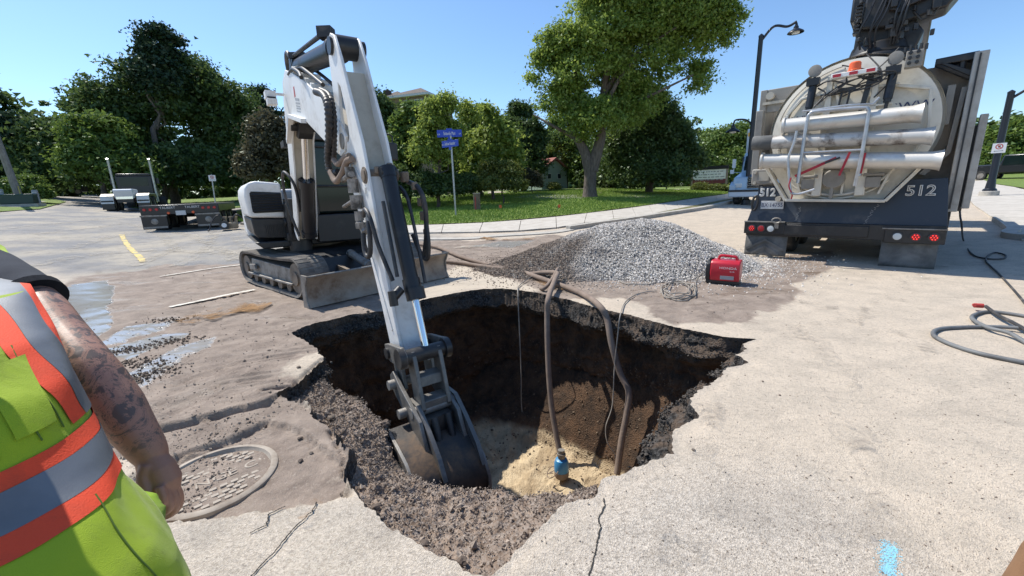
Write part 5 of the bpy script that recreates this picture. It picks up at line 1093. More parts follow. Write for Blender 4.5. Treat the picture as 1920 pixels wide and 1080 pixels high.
# distant wood closing the view
rs = np.random.RandomState(9); bl2 = []
for azd in np.arange(-62, 62, 2.6):
    d_ = rs.uniform(70, 80); hgt = rs.uniform(7.0, 10)*(1.25 if azd < -30 else 1 if azd < 25 else .7); x_, y_ = d_*math.sin(R(azd)), d_*math.cos(R(azd)); bl2.append([x_, y_, float(H(x_, y_))+hgt*.28-1.2, 4.4, 3, hgt*.78+1.2])
for azd in np.arange(-60, 40, 2.0):
    x_, y_ = 66*math.sin(R(azd)), 66*math.cos(R(azd)); bl2.append([x_, y_, float(H(x_, y_))+.7, 2.6, 1.6, 1.9])
V, tone, _ = leafcloud(np.array(bl2), 130000, .5, 30, .9); fast('distant_wood', V, np.arange(len(V)).reshape(-1, 3), L_dark, smooth=False, attrs=dict(tone=tone), kind='stuff')
# ================================================================== BUILDINGS
def frame_from(px, py, d, facing):            # origin on the ground; X right, Y away, turned by facing degrees
    r = ray(px, py); s = d/math.hypot(r[0], r[1]); return (r[0]*s, r[1]*s, float(H(r[0]*s, r[1]*s)))
m_shingle = M('roof shingles', (.16,.125,.10), (.10,.08,.065), 5, .4, .6, .95, bump=.5, bscale=30)
m_stucco = M('tan wall', (.25,.19,.13), (.18,.135,.10), 3, .4, .6, .9)
m_trim = M('white trim', (.62,.62,.60), rough=.6); m_win = M('window pane', (.03,.04,.05), rough=.08)
def hip(b, x0, x1, y0, y1, z, h, ov=.4):
    x0 -= ov; x1 += ov; y0 -= ov; y1 += ov; cx0, cx1 = x0+(y1-y0)/2, x1-(y1-y0)/2; cy = (y0+y1)/2
    if cx1 < cx0: cx0 = cx1 = (x0+x1)/2
    b.add([(x0,y0,z),(x1,y0,z),(x1,y1,z),(x0,y1,z),(cx0,cy,z+h),(cx1+.01,cy,z+h)], [(0,1,5,4),(1,2,5),(2,3,4,5),(3,0,4),(3,2,1,0)])
O = frame_from(765,170,46,0); ztop = atd(765,152,46)[2]-O[2]; zev = atd(800,178,46)[2]-O[2]
hs = thing('house', 'tan two storey house with brown hipped roofs above the trees', 'house', O, -.30)
b = MB(); b.bb((-2.3,0,0),(2.0,6,zev)); b.bb((-6.5,2,0),(-2.3,8,zev+.1)); b.build('wall', m_stucco, hs)
b = MB(); hip(b, -2.3, 2.0, 0, 6, zev, ztop-zev); rf = b.build('roof', m_shingle, hs, smooth=None); b = MB(); hip(b, -6.5, -1.8, 2, 8, zev+.15, ztop-zev+.3); b.build('roof', m_shingle, hs, smooth=None)
b = MB(); b.bb((-2.75,-.45,zev-.22),(2.45,6.4,zev-.02)); b.build('eaves', m_trim, rf)
b = MB(); b.bb((-4.9,3.2,zev),(-4.2,3.8,ztop+.25)); b.build('chimney', M('dark brick chimney', (.07,.05,.045), rough=.9), rf)
for x in (-.1, 1.1):
    b = MB(); b.bb((x-.45,-.06,zev-1.75),(x+.45,.02,zev-.5)); wf_ = b.build('window', m_trim, hs); b = MB(); b.bb((x-.37,-.08,zev-1.66),(x+.37,-.05,zev-.58)); b.build('pane', m_win, wf_)
O = frame_from(1040,356,38,0); sh = thing('shed', 'pale green shed with a reddish gable roof past the driveway', 'shed', O, .55)
b = MB(); b.prism([(-1.4,0),(1.4,0),(1.4,1.7),(0,2.6),(-1.4,1.7)], (0,0,0), (1,0,0), (0,0,1), (0,1,0), 0, 3.6); b.build('wall', M('pale green siding', (.34,.42,.37), rough=.8), sh)
b = MB(); b.prism([(-1.65,1.5),(0,2.6),(1.65,1.5),(1.65,1.62),(0,2.74),(-1.65,1.62)], (0,-.3,0), (1,0,0), (0,0,1), (0,1,0), 0, 4.2); b.build('roof', M('faded red roof', (.30,.105,.085), (.22,.09,.07), 4, rough=.9), sh)
for x in (-.6,.5): b = MB(); b.bb((x-.22,-.04,.9),(x+.22,0,1.4)); wf_ = b.build('window', m_trim, sh); b = MB(); b.bb((x-.17,-.06,.95),(x+.17,-.04,1.35)); b.build('pane', m_win, wf_)
# ================================================================== POSTS, SIGNS, LAMPS
m_lampblk = M('black lamp paint', (.012,.014,.02), rough=.35); m_pole = M('galvanised post', (.45,.46,.46), (.33,.33,.33), 8, .4, .7, .45, .6)
m_blue = M('street sign blue', (.012,.05,.42), rough=.35); m_signw = M('sign white', (.72,.73,.74), rough=.4)
def ht(px, py, P): return float(atd(px, py, math.hypot(P[0], P[1]))[2]-P[2])
P = G(855,406); h = ht(845,243,P)
sg = thing('street_sign', 'two blue street name blades on a slim grey post in the lawn', 'street sign', tuple(P), 0)
b = MB(); b.cyl((0,0,-.2),(.0,0,h-.25), .04, n=12); b.build('post', m_pole, sg)
kx = float((P-CAM)@CF)/F
for (z, wd_, hh, rz_, big_, sm1, sm2) in ((h-.16, 44*kx, .30, .05, 'Stittsville Main', 'RUE', 'ST.'),(h-.58, 33*kx, .28, -.62, 'Andrew Alexander', 'PRIV.', '')):
    e = bpy.data.objects.new('name_blade', None); C.objects.link(e); e.parent = sg; e.location = (-.05,0,z); e.rotation_euler = (0,0,rz_); e.empty_display_size = .1
    if rz_ < -.1: wd_ *= 1.2
    b = MB(); b.bb((-wd_/2,-.012,-hh/2),(wd_/2,.012,hh/2)); b.bb((-.13,-.013,hh/2),(.13,.013,hh/2+.06)); b.build('blade', m_blue, e, bevel=.004)
    T_ = lambda s, x, zz, sz, sx: text('lettering', s, sz, m_signw, e, frame((x,-.016,zz),(1,0,0),(0,0,1),(0,-1,0)), .001, sx=sx)
    T_(big_, .0, .0, .20, wd_*.70/(len(big_)*.105)); T_(sm1, -wd_*.435, -.03, .08, .8)
    if sm2: T_(sm2, wd_*.435, -.03, .09, 1)
    b = MB(); b.bb((-.06,-.03,-hh/2-.12),(.06,.03,-hh/2)); b.build('bracket', m_blue, e)
P = G(895,395); h = ht(894,363,P); r_ = 8.5*kx
wp = thing('wooden_post', 'weathered square wooden post with a red stripe in the lawn', 'post', tuple(P), .15)
b = MB(); b.box((0,0,h/2-.05), (.32,.32,h+.1)); b.build('post', M('weathered timber', (.22,.165,.125), (.13,.095,.07), 6, .4, .6, .95, bump=.6, stretch=(8,8,1)), wp, bevel=.015)
b = MB(); b.box((0,0,h+.01), (.35,.35,.05)); b.build('cap', M('timber cap', (.30,.26,.22), rough=.9), wp, bevel=.01)
b = MB(); b.box((-.08,-.166,h*.45), (.045,.008,h*.75)); b.build('red_stripe', M('red marker paint', (.45,.06,.06), rough=.7), wp)
m_org = M('orange marker flag', (.75,.14,.05), rough=.7)
for px, lab in ((936,'orange marker flag nearer the wooden post'),(1046,'orange marker flag nearer the forked tree')):
    P = G(px,398); f_ = thing('marker_flag', lab, 'flag', tuple(P), .3); b = MB(); b.cyl((0,0,0),(0,0,.34), .006, n=6); b.build('wire', m_steel, f_); b = MB(); b.bb((0,-.003,.20),(.13,.003,.34)); b.build('flag', m_org, f_)
def lamp_shade(parent, c, s=1.0):
    b = MB(); b.lathe([(.03,.36),(.05,.30),(.07,.22),(.10,.20),(.10,.13),(.14,.10),(.30,.0),(.33,-.05),(.32,-.06)], c, (0,0,1), 24, cap=False); o = b.build('lamp_shade', m_lampblk, parent, smooth=50)
    b = MB(); b.lathe([(.17,-.02),(.15,-.08),(.05,-.11)], c, (0,0,1), 16); b.build('lamp_glass', m_lclear, o)
P = G(1398,384); h = ht(1420,68,P); lp_ = thing('street_lamp', 'tall black street lamp with one high and one low lantern behind the truck', 'street lamp', tuple(P), 0)
kk = float((P-CAM)@CF)/F; dx = Vector((math.cos(math.atan2(P[0],P[1])), -math.sin(math.atan2(P[0],P[1])), 0))
b = MB(); b.lathe([(.22,0),(.2,.25),(.13,.3),(.115,1.2),(.10,h-.1),(.11,h),(.02,h+.08)], (0,0,0), (0,0,1), 16); b.build('post', m_lampblk, lp_)
z2 = ht(1487,45,P); L1 = 62*kk*.8
b = MB(); b.tube(spline([(0,0,h-.25), tuple(dx*L1*.35+Vector((0,0,h+.28))), tuple(dx*L1*.75+Vector((0,0,z2-.05))), tuple(dx*L1+Vector((0,0,z2+.08)))]), .055, 10); b.build('arm', m_lampblk, lp_); lamp_shade(lp_, tuple(dx*L1+Vector((0,0,z2-.32))))
z3 = ht(1400,225,P); b = MB(); b.tube(spline([(0,0,z3-.3), tuple(dx*-.3+Vector((0,0,z3+.0))), tuple(dx*-.75+Vector((0,0,z3+.05))), tuple(dx*-.85+Vector((0,0,z3-.12)))]), .04, 10); b.build('arm', m_lampblk, lp_); lamp_shade(lp_, tuple(dx*-.85+Vector((0,0,z3-.45))))
P = G(1853,368); h = ht(1897,172,P); lp2 = thing('street_lamp', 'black street lamp on a round concrete base with a no stopping sign', 'street lamp', tuple(P), 0)
b = MB(); b.lathe([(.33,-.1),(.32,.22),(.30,.24)], (0,0,0), (0,0,1), 28); b.build('concrete_base', m_conc2, lp2)
b = MB(); b.lathe([(.24,.24),(.22,.32),(.17,.36),(.14,.7),(.13,.75),(.115,h-.1),(.125,h),(.02,h+.08)], (0,0,0), (0,0,1), 16); b.build('post', m_lampblk, lp2)
dx = Vector((math.cos(math.atan2(P[0],P[1])), -math.sin(math.atan2(P[0],P[1])), 0)); fw = Vector((-dx.y, dx.x, 0))*-1
b = MB(); b.tube(spline([(0,0,h-.3), tuple(dx*.6+Vector((0,0,h+.12))), tuple(dx*1.5+Vector((0,0,h+.45))), tuple(dx*1.75+Vector((0,0,h+.3)))]), .055, 10); b.build('arm', m_lampblk, lp2); lamp_shade(lp2, tuple(dx*1.75+Vector((0,0,h-.1))))
zs = ht(1870,278,P); front = Vector((-P[0],-P[1],0)).normalized(); sx_ = front.cross(Vector((0,0,1)))*-1
def nosign(parent, O, X, N, s=.30, arrow=True):
    O, X, N = Vector(O), Vector(X), Vector(N); b = MB(); b.prism([(-s/2,-s/2),(s/2,-s/2),(s/2,s/2),(-s/2,s/2)], O, X, (0,0,1), N, 0, .006); pl_ = b.build('sign_plate', m_signw, parent)
    def ringm(r0, r1, name, mat, d):
        b = MB(); n = 28; ps = [O+N*d+X*(r*math.cos(2*math.pi*k/n))+Vector((0,0,1))*(r*math.sin(2*math.pi*k/n)+.15*s) for r in (r0, r1) for k in range(n)]; b.add(ps, [(k, (k+1) % n, n+(k+1) % n, n+k) for k in range(n)]); b.build(name, mat, pl_)
    ringm(s*.20, s*.28, 'prohibition_ring', m_red, .008)
    b = MB(); b.prism([(-s*.21,s*.33),(-s*.17,s*.37),(s*.21,-s*.03),(s*.17,-s*.07)], O, X, (0,0,1), N, .0085, .0095); b.build('slash', m_red, pl_)
    b = MB(); b.prism([(-s*.11,s*.26),(s*.11,s*.26),(s*.05,s*.04),(-s*.05,s*.04)], O, X, (0,0,1), N, .006, .0075); b.prism([(-s*.35,-s*.3),(-s*.25,-s*.25),(-s*.25,-s*.28),(s*.25,-s*.28),(s*.25,-s*.25),(s*.35,-s*.3),(s*.25,-s*.35),(s*.25,-s*.32),(-s*.25,-s*.32),(-s*.25,-s*.35)], O, X, (0,0,1), N, .006, .0075); b.build('symbol', m_dark, pl_)
X_ = Vector((0,0,1)).cross(front)
nosign(lp2, front*.14+Vector((0,0,zs)), X_, front, .42)
# sign left of the excavator
P = G(407,404); h = ht(402,334,P); ns = thing('parking_sign', 'small square parking sign on a grey post behind the compactor', 'road sign', tuple(P), 0); front = Vector((-P[0],-P[1],0)).normalized(); X_ = Vector((0,0,1)).cross(front)
lean = X_*-.0+Vector((0,0,0)); top = X_*.12*h*.45+Vector((0,0,h)); b = MB(); b.cyl((0,0,-.1), top+Vector((0,0,.2)), .035, n=10); b.build('post', m_pole, ns); nosign(ns, top+front*.05, X_, front, .34)
# notice board
O = frame_from(1328,352,40,0); nb_ = thing('notice_board', 'long white and maroon notice board with black roof among bushes', 'notice board', O, -.55)
k4 = 40*.9/F; zt = ht(1328,318,np.array(O)); zb_ = ht(1328,344,np.array(O)); wd_ = 50*k4*1.15
b = MB(); b.bb((-wd_/2,0,zb_+.35),(wd_/2,.2,zt)); b.build('panel', M('faded white panel', (.80,.79,.76), (.62,.61,.58), 4, rough=.8), nb_)
b = MB(); b.bb((-wd_/2-.1,-.05,zt),(wd_/2+.1,.25,zt+.28)); b.build('board_roof', m_dark, nb_)
b = MB(); b.bb((-wd_/2,-.01,zb_-.02),(wd_/2,.2,zb_+.35)); mp = b.build('maroon_panel', M('maroon panel', (.16,.035,.04), rough=.7), nb_)
for x in (-wd_/2,wd_/2): b = MB(); b.bb((x-.07,-.03,-.3),(x+.07,.22,zt+.3)); b.build('leg', M('timber leg', (.25,.2,.16), rough=.9), nb_)
b = MB(); rs = np.random.RandomState(1)
for i in range(4):
    x = -wd_/2+.25+.2*rs.rand()
    while x < wd_/2-.4: l = .08+.25*rs.rand(); b.bb((x,-.012,zt-.22-.22*i),(x+l,-.002,zt-.15-.22*i)); x += l+.08
b.build('small_print', M('grey print', (.3,.3,.3), rough=.8), nb_, kind='stuff')
# utility pole, cabinet, bollards, wires at the far left
def gnd(px, d): x, y = gd(px, d); return np.array([x, y, float(H(x, y))])
P = gnd(38,43); up_ = thing('utility_pole', 'leaning grey timber utility pole at the left edge', 'pole', tuple(P), 0)
tp = atd(0,262,43)-P; tp2 = tp*2.6; tp2[0] -= .4; b = MB(); b.cyl((0,0,-.3), tuple(tp2), .20, .15, n=14); b.build('post', M('grey timber pole', (.27,.25,.225), (.18,.16,.14), 4, .4, .6, .95, bump=.5, stretch=(6,6,1)), up_)
b = MB(); b.cyl(tuple(tp*.3+np.array([.12,0,0])), (.55,-.4,0), .03, n=8); b.build('guy_guard', M('yellow guy guard', (.45,.36,.08), rough=.7), up_)
for k, (za, zb2, lb_) in enumerate(((1.9,2.1,'upper'),(1.45,1.7,'lower'))):
    A = P+np.array(tp)*za; Bq = gnd(190,75)+np.array([0,0,7.5-k]); pts = [A+(Bq-A)*u+np.array([0,0,-1.2*4*u*(1-u)]) for u in np.linspace(0,1,14)]; b = MB(); b.tube([tuple(q) for q in pts], .014, 5)
    o = b.build('overhead_wire', m_black); o['label'] = lb_+' thin overhead wire running from the leaning utility pole'; o['category'] = 'wire'
P = gnd(36,42); cb_ = thing('utility_cabinet', 'dark green utility box at the foot of the utility pole', 'cabinet', tuple(P), .5)
b = MB(); b.bb((-.8,-.5,.12),(.8,.5,.72)); b.build('box', M('dark green cabinet', (.018,.045,.04), rough=.4), cb_, bevel=.05); b = MB(); b.bb((-.95,-.6,-.2),(.95,.6,.12)); b.build('plinth', m_conc2, cb_)
b = MB(); b.bb((-.82,-.52,.66),(.82,.52,.74)); b.build('lid', M('cabinet lid', (.03,.07,.06), rough=.4), cb_, bevel=.03)
for k, (px, lab) in enumerate(((3,'grey concrete bollard left of the green utility box'),(68,'grey concrete bollard right of the green utility box'))):
    P = gnd(px,42); 
    if k == 0: bo_ = thing('bollard', lab, 'bollard', tuple(P), .5, 'bollards around the utility box'); b = MB(); b.lathe([(.15,-.2),(.15,1.0),(.12,1.06)], (0,0,0), (0,0,1), 20); b.build('shaft', M('grey bollard', (.30,.31,.31), (.22,.22,.22), 4, rough=.8), bo_); b = MB(); b.lathe([(.153,.86),(.153,.94)], (0,0,0), (0,0,1), 20, cap=False); b.build('reflective_band', m_pole, bo_)
    else: dup(bo_, tuple(P), .2, lab)
P = G(1833,330); hy_ = thing('fire_hydrant', 'small red fire hydrant on the far right grass', 'hydrant', tuple(P), 0); b = MB(); b.lathe([(.13,0),(.12,.1),(.10,.12),(.10,.5),(.13,.53),(.12,.62),(.03,.72)], (0,0,0), (0,0,1), 16); b.build('barrel', M('hydrant red', (.45,.07,.03), rough=.5), hy_); b = MB(); b.cyl((-.2,0,.42),(.2,0,.42),.06,n=10); b.build('outlet', M('hydrant cap', (.45,.2,.05), rough=.5), hy_)
# ================================================================== OTHER VEHICLES
m_vwhite = M('white truck paint', (.62,.66,.70), (.45,.47,.48), 2, .6, .8, .25); m_vblue = M('pale blue truck paint', (.42,.55,.66), (.33,.42,.5), 2, .5, .8, .22); m_trk = M('black truck paint', (.012,.014,.018), (.10,.09,.08), 2.5, .6, .9, .28, r2=.8)
def carwheel(parent, c, r=.34, wd=.22, ax=(1,0,0)):
    w_ = bpy.data.objects.new('wheel', None); C.objects.link(w_); w_.parent = parent; w_.location = c; w_.empty_display_size = .1
    a = Vector(ax); b = MB(); b.lathe([(r*.62,-wd/2),(r*.93,-wd/2),(r,-wd*.35),(r,wd*.35),(r*.93,wd/2),(r*.62,wd/2)], (0,0,0), a, 28, cap=False); b.build('tyre', m_tyre, w_)
    b = MB(); b.lathe([(r*.64,-wd*.4),(r*.5,-wd*.25),(r*.15,-wd*.3),(r*.15,wd*.3),(r*.5,wd*.25),(r*.64,wd*.4)], (0,0,0), a, 20); b.build('rim', m_steel, w_)
# box truck coming down the road, its front half hidden by the vacuum truck
P = G(1381,384); P = P-np.array([.732,-.682,0])*.38; dt = thing('box_truck', 'pale blue box truck facing the camera behind the vacuum truck', 'truck', tuple(P), tz+.05)
# local: x to the viewer's right, y away, front at y=0
b = MB(); b.prism([(0,.55),(0,1.15),(.08,1.35),(1.5,1.62),(1.62,1.66),(1.95,2.48),(2.1,2.62),(3.2,2.66),(3.2,.55)], (0,0,0), (0,1,0), (0,0,1), (1,0,0), .12, 2.28); dc = b.build('cab', m_vblue, dt, bevel=.08, seg=3)
b = MB(); b.prism([(1.60,1.70),(1.64,1.70),(1.93,2.44),(1.89,2.44)], (0,0,0), (0,1,0), (0,0,1), (1,0,0), .24, 2.16); b.build('windshield', m_glass, dc)
b = MB(); b.bb((.11,1.75,1.68),(.13,2.8,2.4)); b.build('side_window', m_glass, dc)
b = MB(); b.bb((.78,-.03,.80),(1.62,.05,1.36)); g_ = b.build('grille', m_dark, dc)
for k in range(6): b = MB(); b.bb((.76,-.05,.83+k*.09),(1.64,-.02,.86+k*.09)); b.build('grille_bar', m_chrome, g_)
for x in (.2,1.85): b = MB(); b.bb((x,-.03,.84),(x+.34,.1,1.06)); b.build('headlight', m_lclear, dc, bevel=.04)
b = MB(); b.bb((.0,-.28,.38),(2.4,.1,.72)); b.build('bumper', m_vwhite, dt, bevel=.06); b = MB(); b.bb((.0,-.30,.64),(2.4,-.05,.74)); b.build('bumper_trim', m_trk, dt)
for x in (.02,2.38): b = MB(); b.prism([(-.1,.5),(-.1,.95),(.25,1.15),(.9,1.15),(1.25,.9),(1.3,.6),(1.15,.6),(.9,.98),(.25,.98),(.05,.5)], (0,0,0), (0,1,0), (0,0,1), (1,0,0), x-.02, x+.26 if x < 1 else x-.26); b.build('fender', m_vblue, dt)
for x in (.28,2.12): carwheel(dt, (x,.55,.5), .5, .28); carwheel(dt, (x,6.2,.5), .5, .5)
b = MB(); b.bb((-.08,3.3,.9),(2.48,9.5,3.95)); bx_ = b.build('cargo_box', m_vwhite, dt, bevel=.03)
b = MB(); b.bb((-.02,3.26,3.55),(.30,3.31,3.75)); b.build('marker_light', M('amber marker', (.8,.42,.03), rough=.3), bx_)
b = MB(); b.prism([(2.1,2.60),(2.5,3.1),(3.2,3.3),(3.2,2.6)], (0,0,0), (0,1,0), (0,0,1), (1,0,0), .3, 2.1); b.build('roof_fairing', m_vwhite, dc, bevel=.05)
b = MB(); b.tube([(.1,1.7,1.6),(-.18,1.35,1.62),(-.18,1.35,2.3)], .02, 6); b.bb((-.26,1.30,1.85),(-.10,1.36,2.30)); b.bb((-.26,.95,1.55),(-.08,1.0,1.75)); b.build('mirror', m_vwhite, dt)
# low trailer parked on the left
RX = np.array([.944,.33,0]); RX /= np.linalg.norm(RX); rzt = math.atan2(RX[1], RX[0])
A = G(272,434); B2 = G(418,428); mid = (np.array(A)+np.array(B2))/2; RX = (np.array(B2)-np.array(A)); Wd = np.linalg.norm(RX[:2]); rzt = math.atan2(RX[1], RX[0])
tr_ = thing('lowboy_trailer', 'empty black low loader trailer parked on the left road', 'trailer', tuple(mid), rzt)
hx = Wd/2; b = MB(); b.bb((-hx,.0,.72),(hx,3.6,1.02)); b.bb((-hx,-.06,.66),(hx,.0,1.04)); dk = b.build('rear_deck', m_trk, tr_, bevel=.02)
for i in range(9): b = MB(); y = .1+i*.39; b.bb((-hx+.02,y,1.02),(hx-.02,y+.34,1.06)); b.build('deck_board', M('deck board %d' % i, (.33,.29,.24), (.2,.17,.14), 5, rough=.95) if i == 0 else bpy.data.materials['deck board 0'], dk)
b = MB(); b.bb((-hx,3.7,.42),(hx,10.2,.62)); md = b.build('main_deck', m_trk, tr_, bevel=.02)
for i in range(16): b = MB(); y = 3.8+i*.40; b.bb((-hx+.02,y,.62),(hx-.02,y+.35,.66)); b.build('deck_board', bpy.data.materials['deck board 0'], md)
text('side_lettering', 'KING', .24, m_wnum, md, frame((-hx-.012,5.0,.52),(0,-1,0),(0,0,1),(-1,0,0)), .0)
for x in (-hx+.38,hx-.38):
    for y in (.9,2.0,3.1): carwheel(tr_, (x,y,.42), .42, .5)
for s in (-1,1):
    xc = s*(hx-.42); b = MB(); b.bb((xc-.42,-.12,.10),(xc+.42,-.09,.64)); fl_ = b.build('mud_flap', m_trk, tr_, bevel=.01); b = MB(); b.bb((xc-.44,-.14,.60),(xc+.44,-.10,.66)); b.bb((xc-.40,-.135,.13),(xc+.40,-.12,.20)); b.build('flap_bar', m_steel, fl_)
    b = MB(); b.lathe([(.12,0),(.1,.01)], (xc,-.12,.40), (0,-1,0), 16); b.build('flap_emblem', m_steel, fl_)
    for k in range(3): b = MB(); b.lathe([(.06,0),(.05,.02)], (s*(hx-.15-.2*k),-.07,.88), (0,-1,0), 12); b.build('tail_light', m_lred, tr_)
    b = MB(); b.lathe([(.055,0),(.045,.02)], (s*.42,-.07,.72), (0,-1,0), 12); b.build('marker_light', m_org, tr_)
    text('maker_lettering', 'TALBERT', .13, m_wnum, dk, frame((s*.42,-.066,.93),(1,0,0),(0,0,1),(0,-1,0)), .0)
b = MB(); b.bb((-.17,-.10,.62),(.17,-.07,.80)); b.build('licence_plate', m_plate, tr_)
# road tractor in front of the trailer
wx = gnd(236,38); tc = thing('road_tractor', 'black semi tractor with two tall exhaust stacks parked without trailer', 'truck', tuple(wx), rzt+.12)
b = MB(); b.bb((-1.0,3.2,.95),(1.0,4.8,2.45)); b.prism([(-1.0,2.45),(1.0,2.45),(.92,2.62),(-.92,2.62)], (0,3.2,0), (1,0,0), (0,0,1), (0,1,0), 0, 1.6); cb2 = b.build('cab', m_trk, tc, bevel=.05)
b = MB(); b.bb((-.78,3.17,1.75),(.78,3.21,2.35)); b.build('rear_window', m_glass, cb2)
b = MB(); b.bb((-.8,4.8,.9),(.8,6.6,1.75)); b.build('bonnet', m_trk, tc, bevel=.08)
for s in (-1,1):
    b = MB(); b.tube([(s*1.12,3.1,.6),(s*1.12,3.1,3.5),(s*1.12,3.02,3.62)], .075, 14); b.build('exhaust_stack', m_galv, tc)
    b = MB(); b.prism([(-.65,.55),(-.55,.98),(-.2,1.12),(1.9,1.12),(2.1,.9),(2.1,.98),(1.9,1.18),(-.2,1.18),(-.62,1.04),(-.72,.55)], (0,.4,0), (0,1,0), (0,0,1), (1,0,0), s*.9-.32, s*.9+.32); b.build('fender', m_alu, tc, smooth=50)
    b = MB(); b.bb((s*.9-.3,-.30,.18),(s*.9+.3,-.27,.75)); b.build('mud_flap', m_trk, tc)
    for y in (.55,1.85,6.0): carwheel(tc, (s*.92,y,.5), .5, .5)
    b = MB(); b.bb((s*1.28-.08,3.5,1.9),(s*1.28+.08,3.56,2.3)); b.build('mirror', m_trk, tc)
b = MB(); b.bb((-.4,-.3,.6),(.4,5.5,.85)); b.build('chassis', m_trk, tc)
b = MB(); b.prism([(-.55,1.38),(-.45,1.46),(.9,1.46),(1.1,1.38),(.9,.95),(-.3,.85)], (0,.0,0), (0,1,0), (0,0,1), (1,0,0), -.48, .48); b.build('gooseneck_cover', m_vwhite, tc, bevel=.04)
b = MB(); b.bb((-.42,-.36,.82),(.42,-.30,1.3)); b.build('chrome_panel', m_chrome, tc)
# small distant vehicles
def car(name, label, P, rz, paint, Lc=4.5, hc=1.5, pickup=False):
    c = thing(name, label, 'car' if not pickup else 'pickup', tuple(P), rz)
    prof = [(-Lc/2,.35),(-Lc/2,.8),(-Lc*.28,.98),(-Lc*.13,hc),(Lc*.22,hc),(Lc*.38,1.0),(Lc/2,.92),(Lc/2,.35)]
    if pickup: prof = [(-Lc/2,.45),(-Lc/2,1.05),(-Lc*.2,1.12),(-Lc*.13,hc),(Lc*.1,hc),(Lc*.13,1.12),(Lc/2,1.1),(Lc/2,.45)]
    b = MB(); b.prism(prof, (0,0,0), (0,1,0), (0,0,1), (1,0,0), -.88, .88); bd_ = b.build('body', paint, c, bevel=.09, seg=3)
    y0, y1 = (-Lc*.26, -Lc*.12); b = MB(); b.prism([(y0-.02,1.03),(y0+.01,1.0),(y1+.02,hc-.06),(y1-.02,hc-.04)], (0,0,0), (0,1,0), (0,0,1), (1,0,0), -.74, .74); b.build('windshield', m_glass, bd_)
    for s in (-1,1):
        b = MB(); b.prism([(-Lc*.2,1.02),(-Lc*.1,hc-.08),(Lc*(.08 if pickup else .18),hc-.08),(Lc*(.1 if pickup else .25),1.02)], (0,0,0), (0,1,0), (0,0,1), (1,0,0), s*.885-.006, s*.885+.006); b.build('side_window', m_glass, bd_)
        for y in (-Lc*.31, Lc*.31): carwheel(c, (s*.8,y,.34), .34, .22)
        b = MB(); b.box((s*.62,-Lc/2-.01,.70), (.34,.06,.14)); b.build('headlight', m_lclear, bd_)
    b = MB(); b.bb((-.5,-Lc/2-.04,.42),(.5,-Lc/2+.02,.62)); b.build('grille', m_dark, bd_); return c
car('parked_car', 'dark parked car half hidden by the round bush far left', gnd(112,66), -.7, m_trk)
car('parked_pickup', 'dark pickup parked on the grass at the far right', gnd(1899,48), .2, m_trk, 5.2, 1.75, True)
# plate compactor like pump left of the excavator
P = G(432,431); cp_ = thing('small_pump', 'small dirty tan pump unit with black looped hoses on the road', 'pump', tuple(P), .5)
m_tan = M('tan cast housing', (.36,.28,.18), (.2,.15,.1), 6, .4, .7, .7)
b = MB(); b.bb((-.28,-.2,.05),(.30,.22,.30)); b.build('base', m_tan, cp_, bevel=.04); b = MB(); b.cyl((-.15,-.35,.22),(-.15,.0,.22),.17,n=20); b.build('motor', m_black, cp_); b = MB(); b.cyl((-.15,-.37,.22),(-.15,-.34,.22),.09,n=16); b.build('motor_cap', m_vwhite, cp_)
for x in (-.12,.08,.25): b = MB(); b.cyl((x,.05,.28),(x,.05,.52),.06,n=12); b.cyl((x,.05,.5),(x,.05,.55),.085,n=12); b.build('valve_head', m_tan, cp_)
for s in (-1,1): b = MB(); b.tube(spline([(s*.12,-.05,.42),(s*.32,-.1,.62),(s*.55,-.15,.40),(s*.68,-.2,.08),(s*.72,-.3,.03)]), .028, 8); b.build('hose', m_hose, cp_)
# ================================================================== GRAVEL, GENERATOR, HOSES, CABLES
pc = np.array([2.75, 8.55]); pk = atd(1232,409,math.hypot(*pc)); hpk = pk[2]-float(H(*pc))
gl_ = G(955,492); gr_ = G(1462,514); gf_ = G(1190,524)
def pileh(x, y):
    u = (x-pc[0]); v = (y-pc[1]); a = np.arctan2(v, u)
    Rl = np.where(u < 0, 3.35, 2.25); Rf = np.where(v < 0, 1.95, 2.0); q = np.sqrt((u/Rl)**2+(v/Rf)**2)
    n_ = fbm(np.stack([x*1.2, y*1.2, x*0], 1), 3, 61)*.12
    q = q*(1+n_); h_ = np.clip(1-q, 0, 1); h_ = np.where(h_ > .72, .72+(h_-.72)*.45, h_)/.846
    return hpk*h_+fbm(np.stack([x*5, y*5, x*0], 1), 3, 63)*.03*np.clip(h_*6, 0, 1)
gp_ = thing('gravel_pile', 'big heap of light grey crushed stone on the road', 'gravel pile', (float(pc[0]), float(pc[1]), float(H(*pc))))
n = 150; xs = np.linspace(-3.7, 2.9, n); ys = np.linspace(-2.4, 2.4, n); XX, YY = np.meshgrid(xs, ys); hh_ = pileh(XX.ravel()+pc[0], YY.ravel()+pc[1]); zz_ = hh_-.02+H(XX.ravel()+pc[0], YY.ravel()+pc[1])-float(H(*pc))
Vp = np.stack([XX.ravel(), YY.ravel(), zz_], 1); I = (np.arange(n-1)[:,None]*n+np.arange(n-1)[None,:]).ravel()
hq = hh_; I = I[(hq[I] > .01) | (hq[I+n+1] > .01)]
fast('heap', Vp, np.stack([I, I+1, I+n+1, I+n], 1), M('gravel core', (.26,.25,.235), (.14,.135,.13), 30, .4, .6, 1), gp_)
t = NT('crushed stone'); tn = t.attr('tone'); dm = t.attr('dirt'); m_cs = t.set(t.mix(dm, t.mix(tn, (.30,.27,.24), (.86,.80,.72)), t.mix(tn, (.11,.08,.06), (.33,.26,.20))), .85)
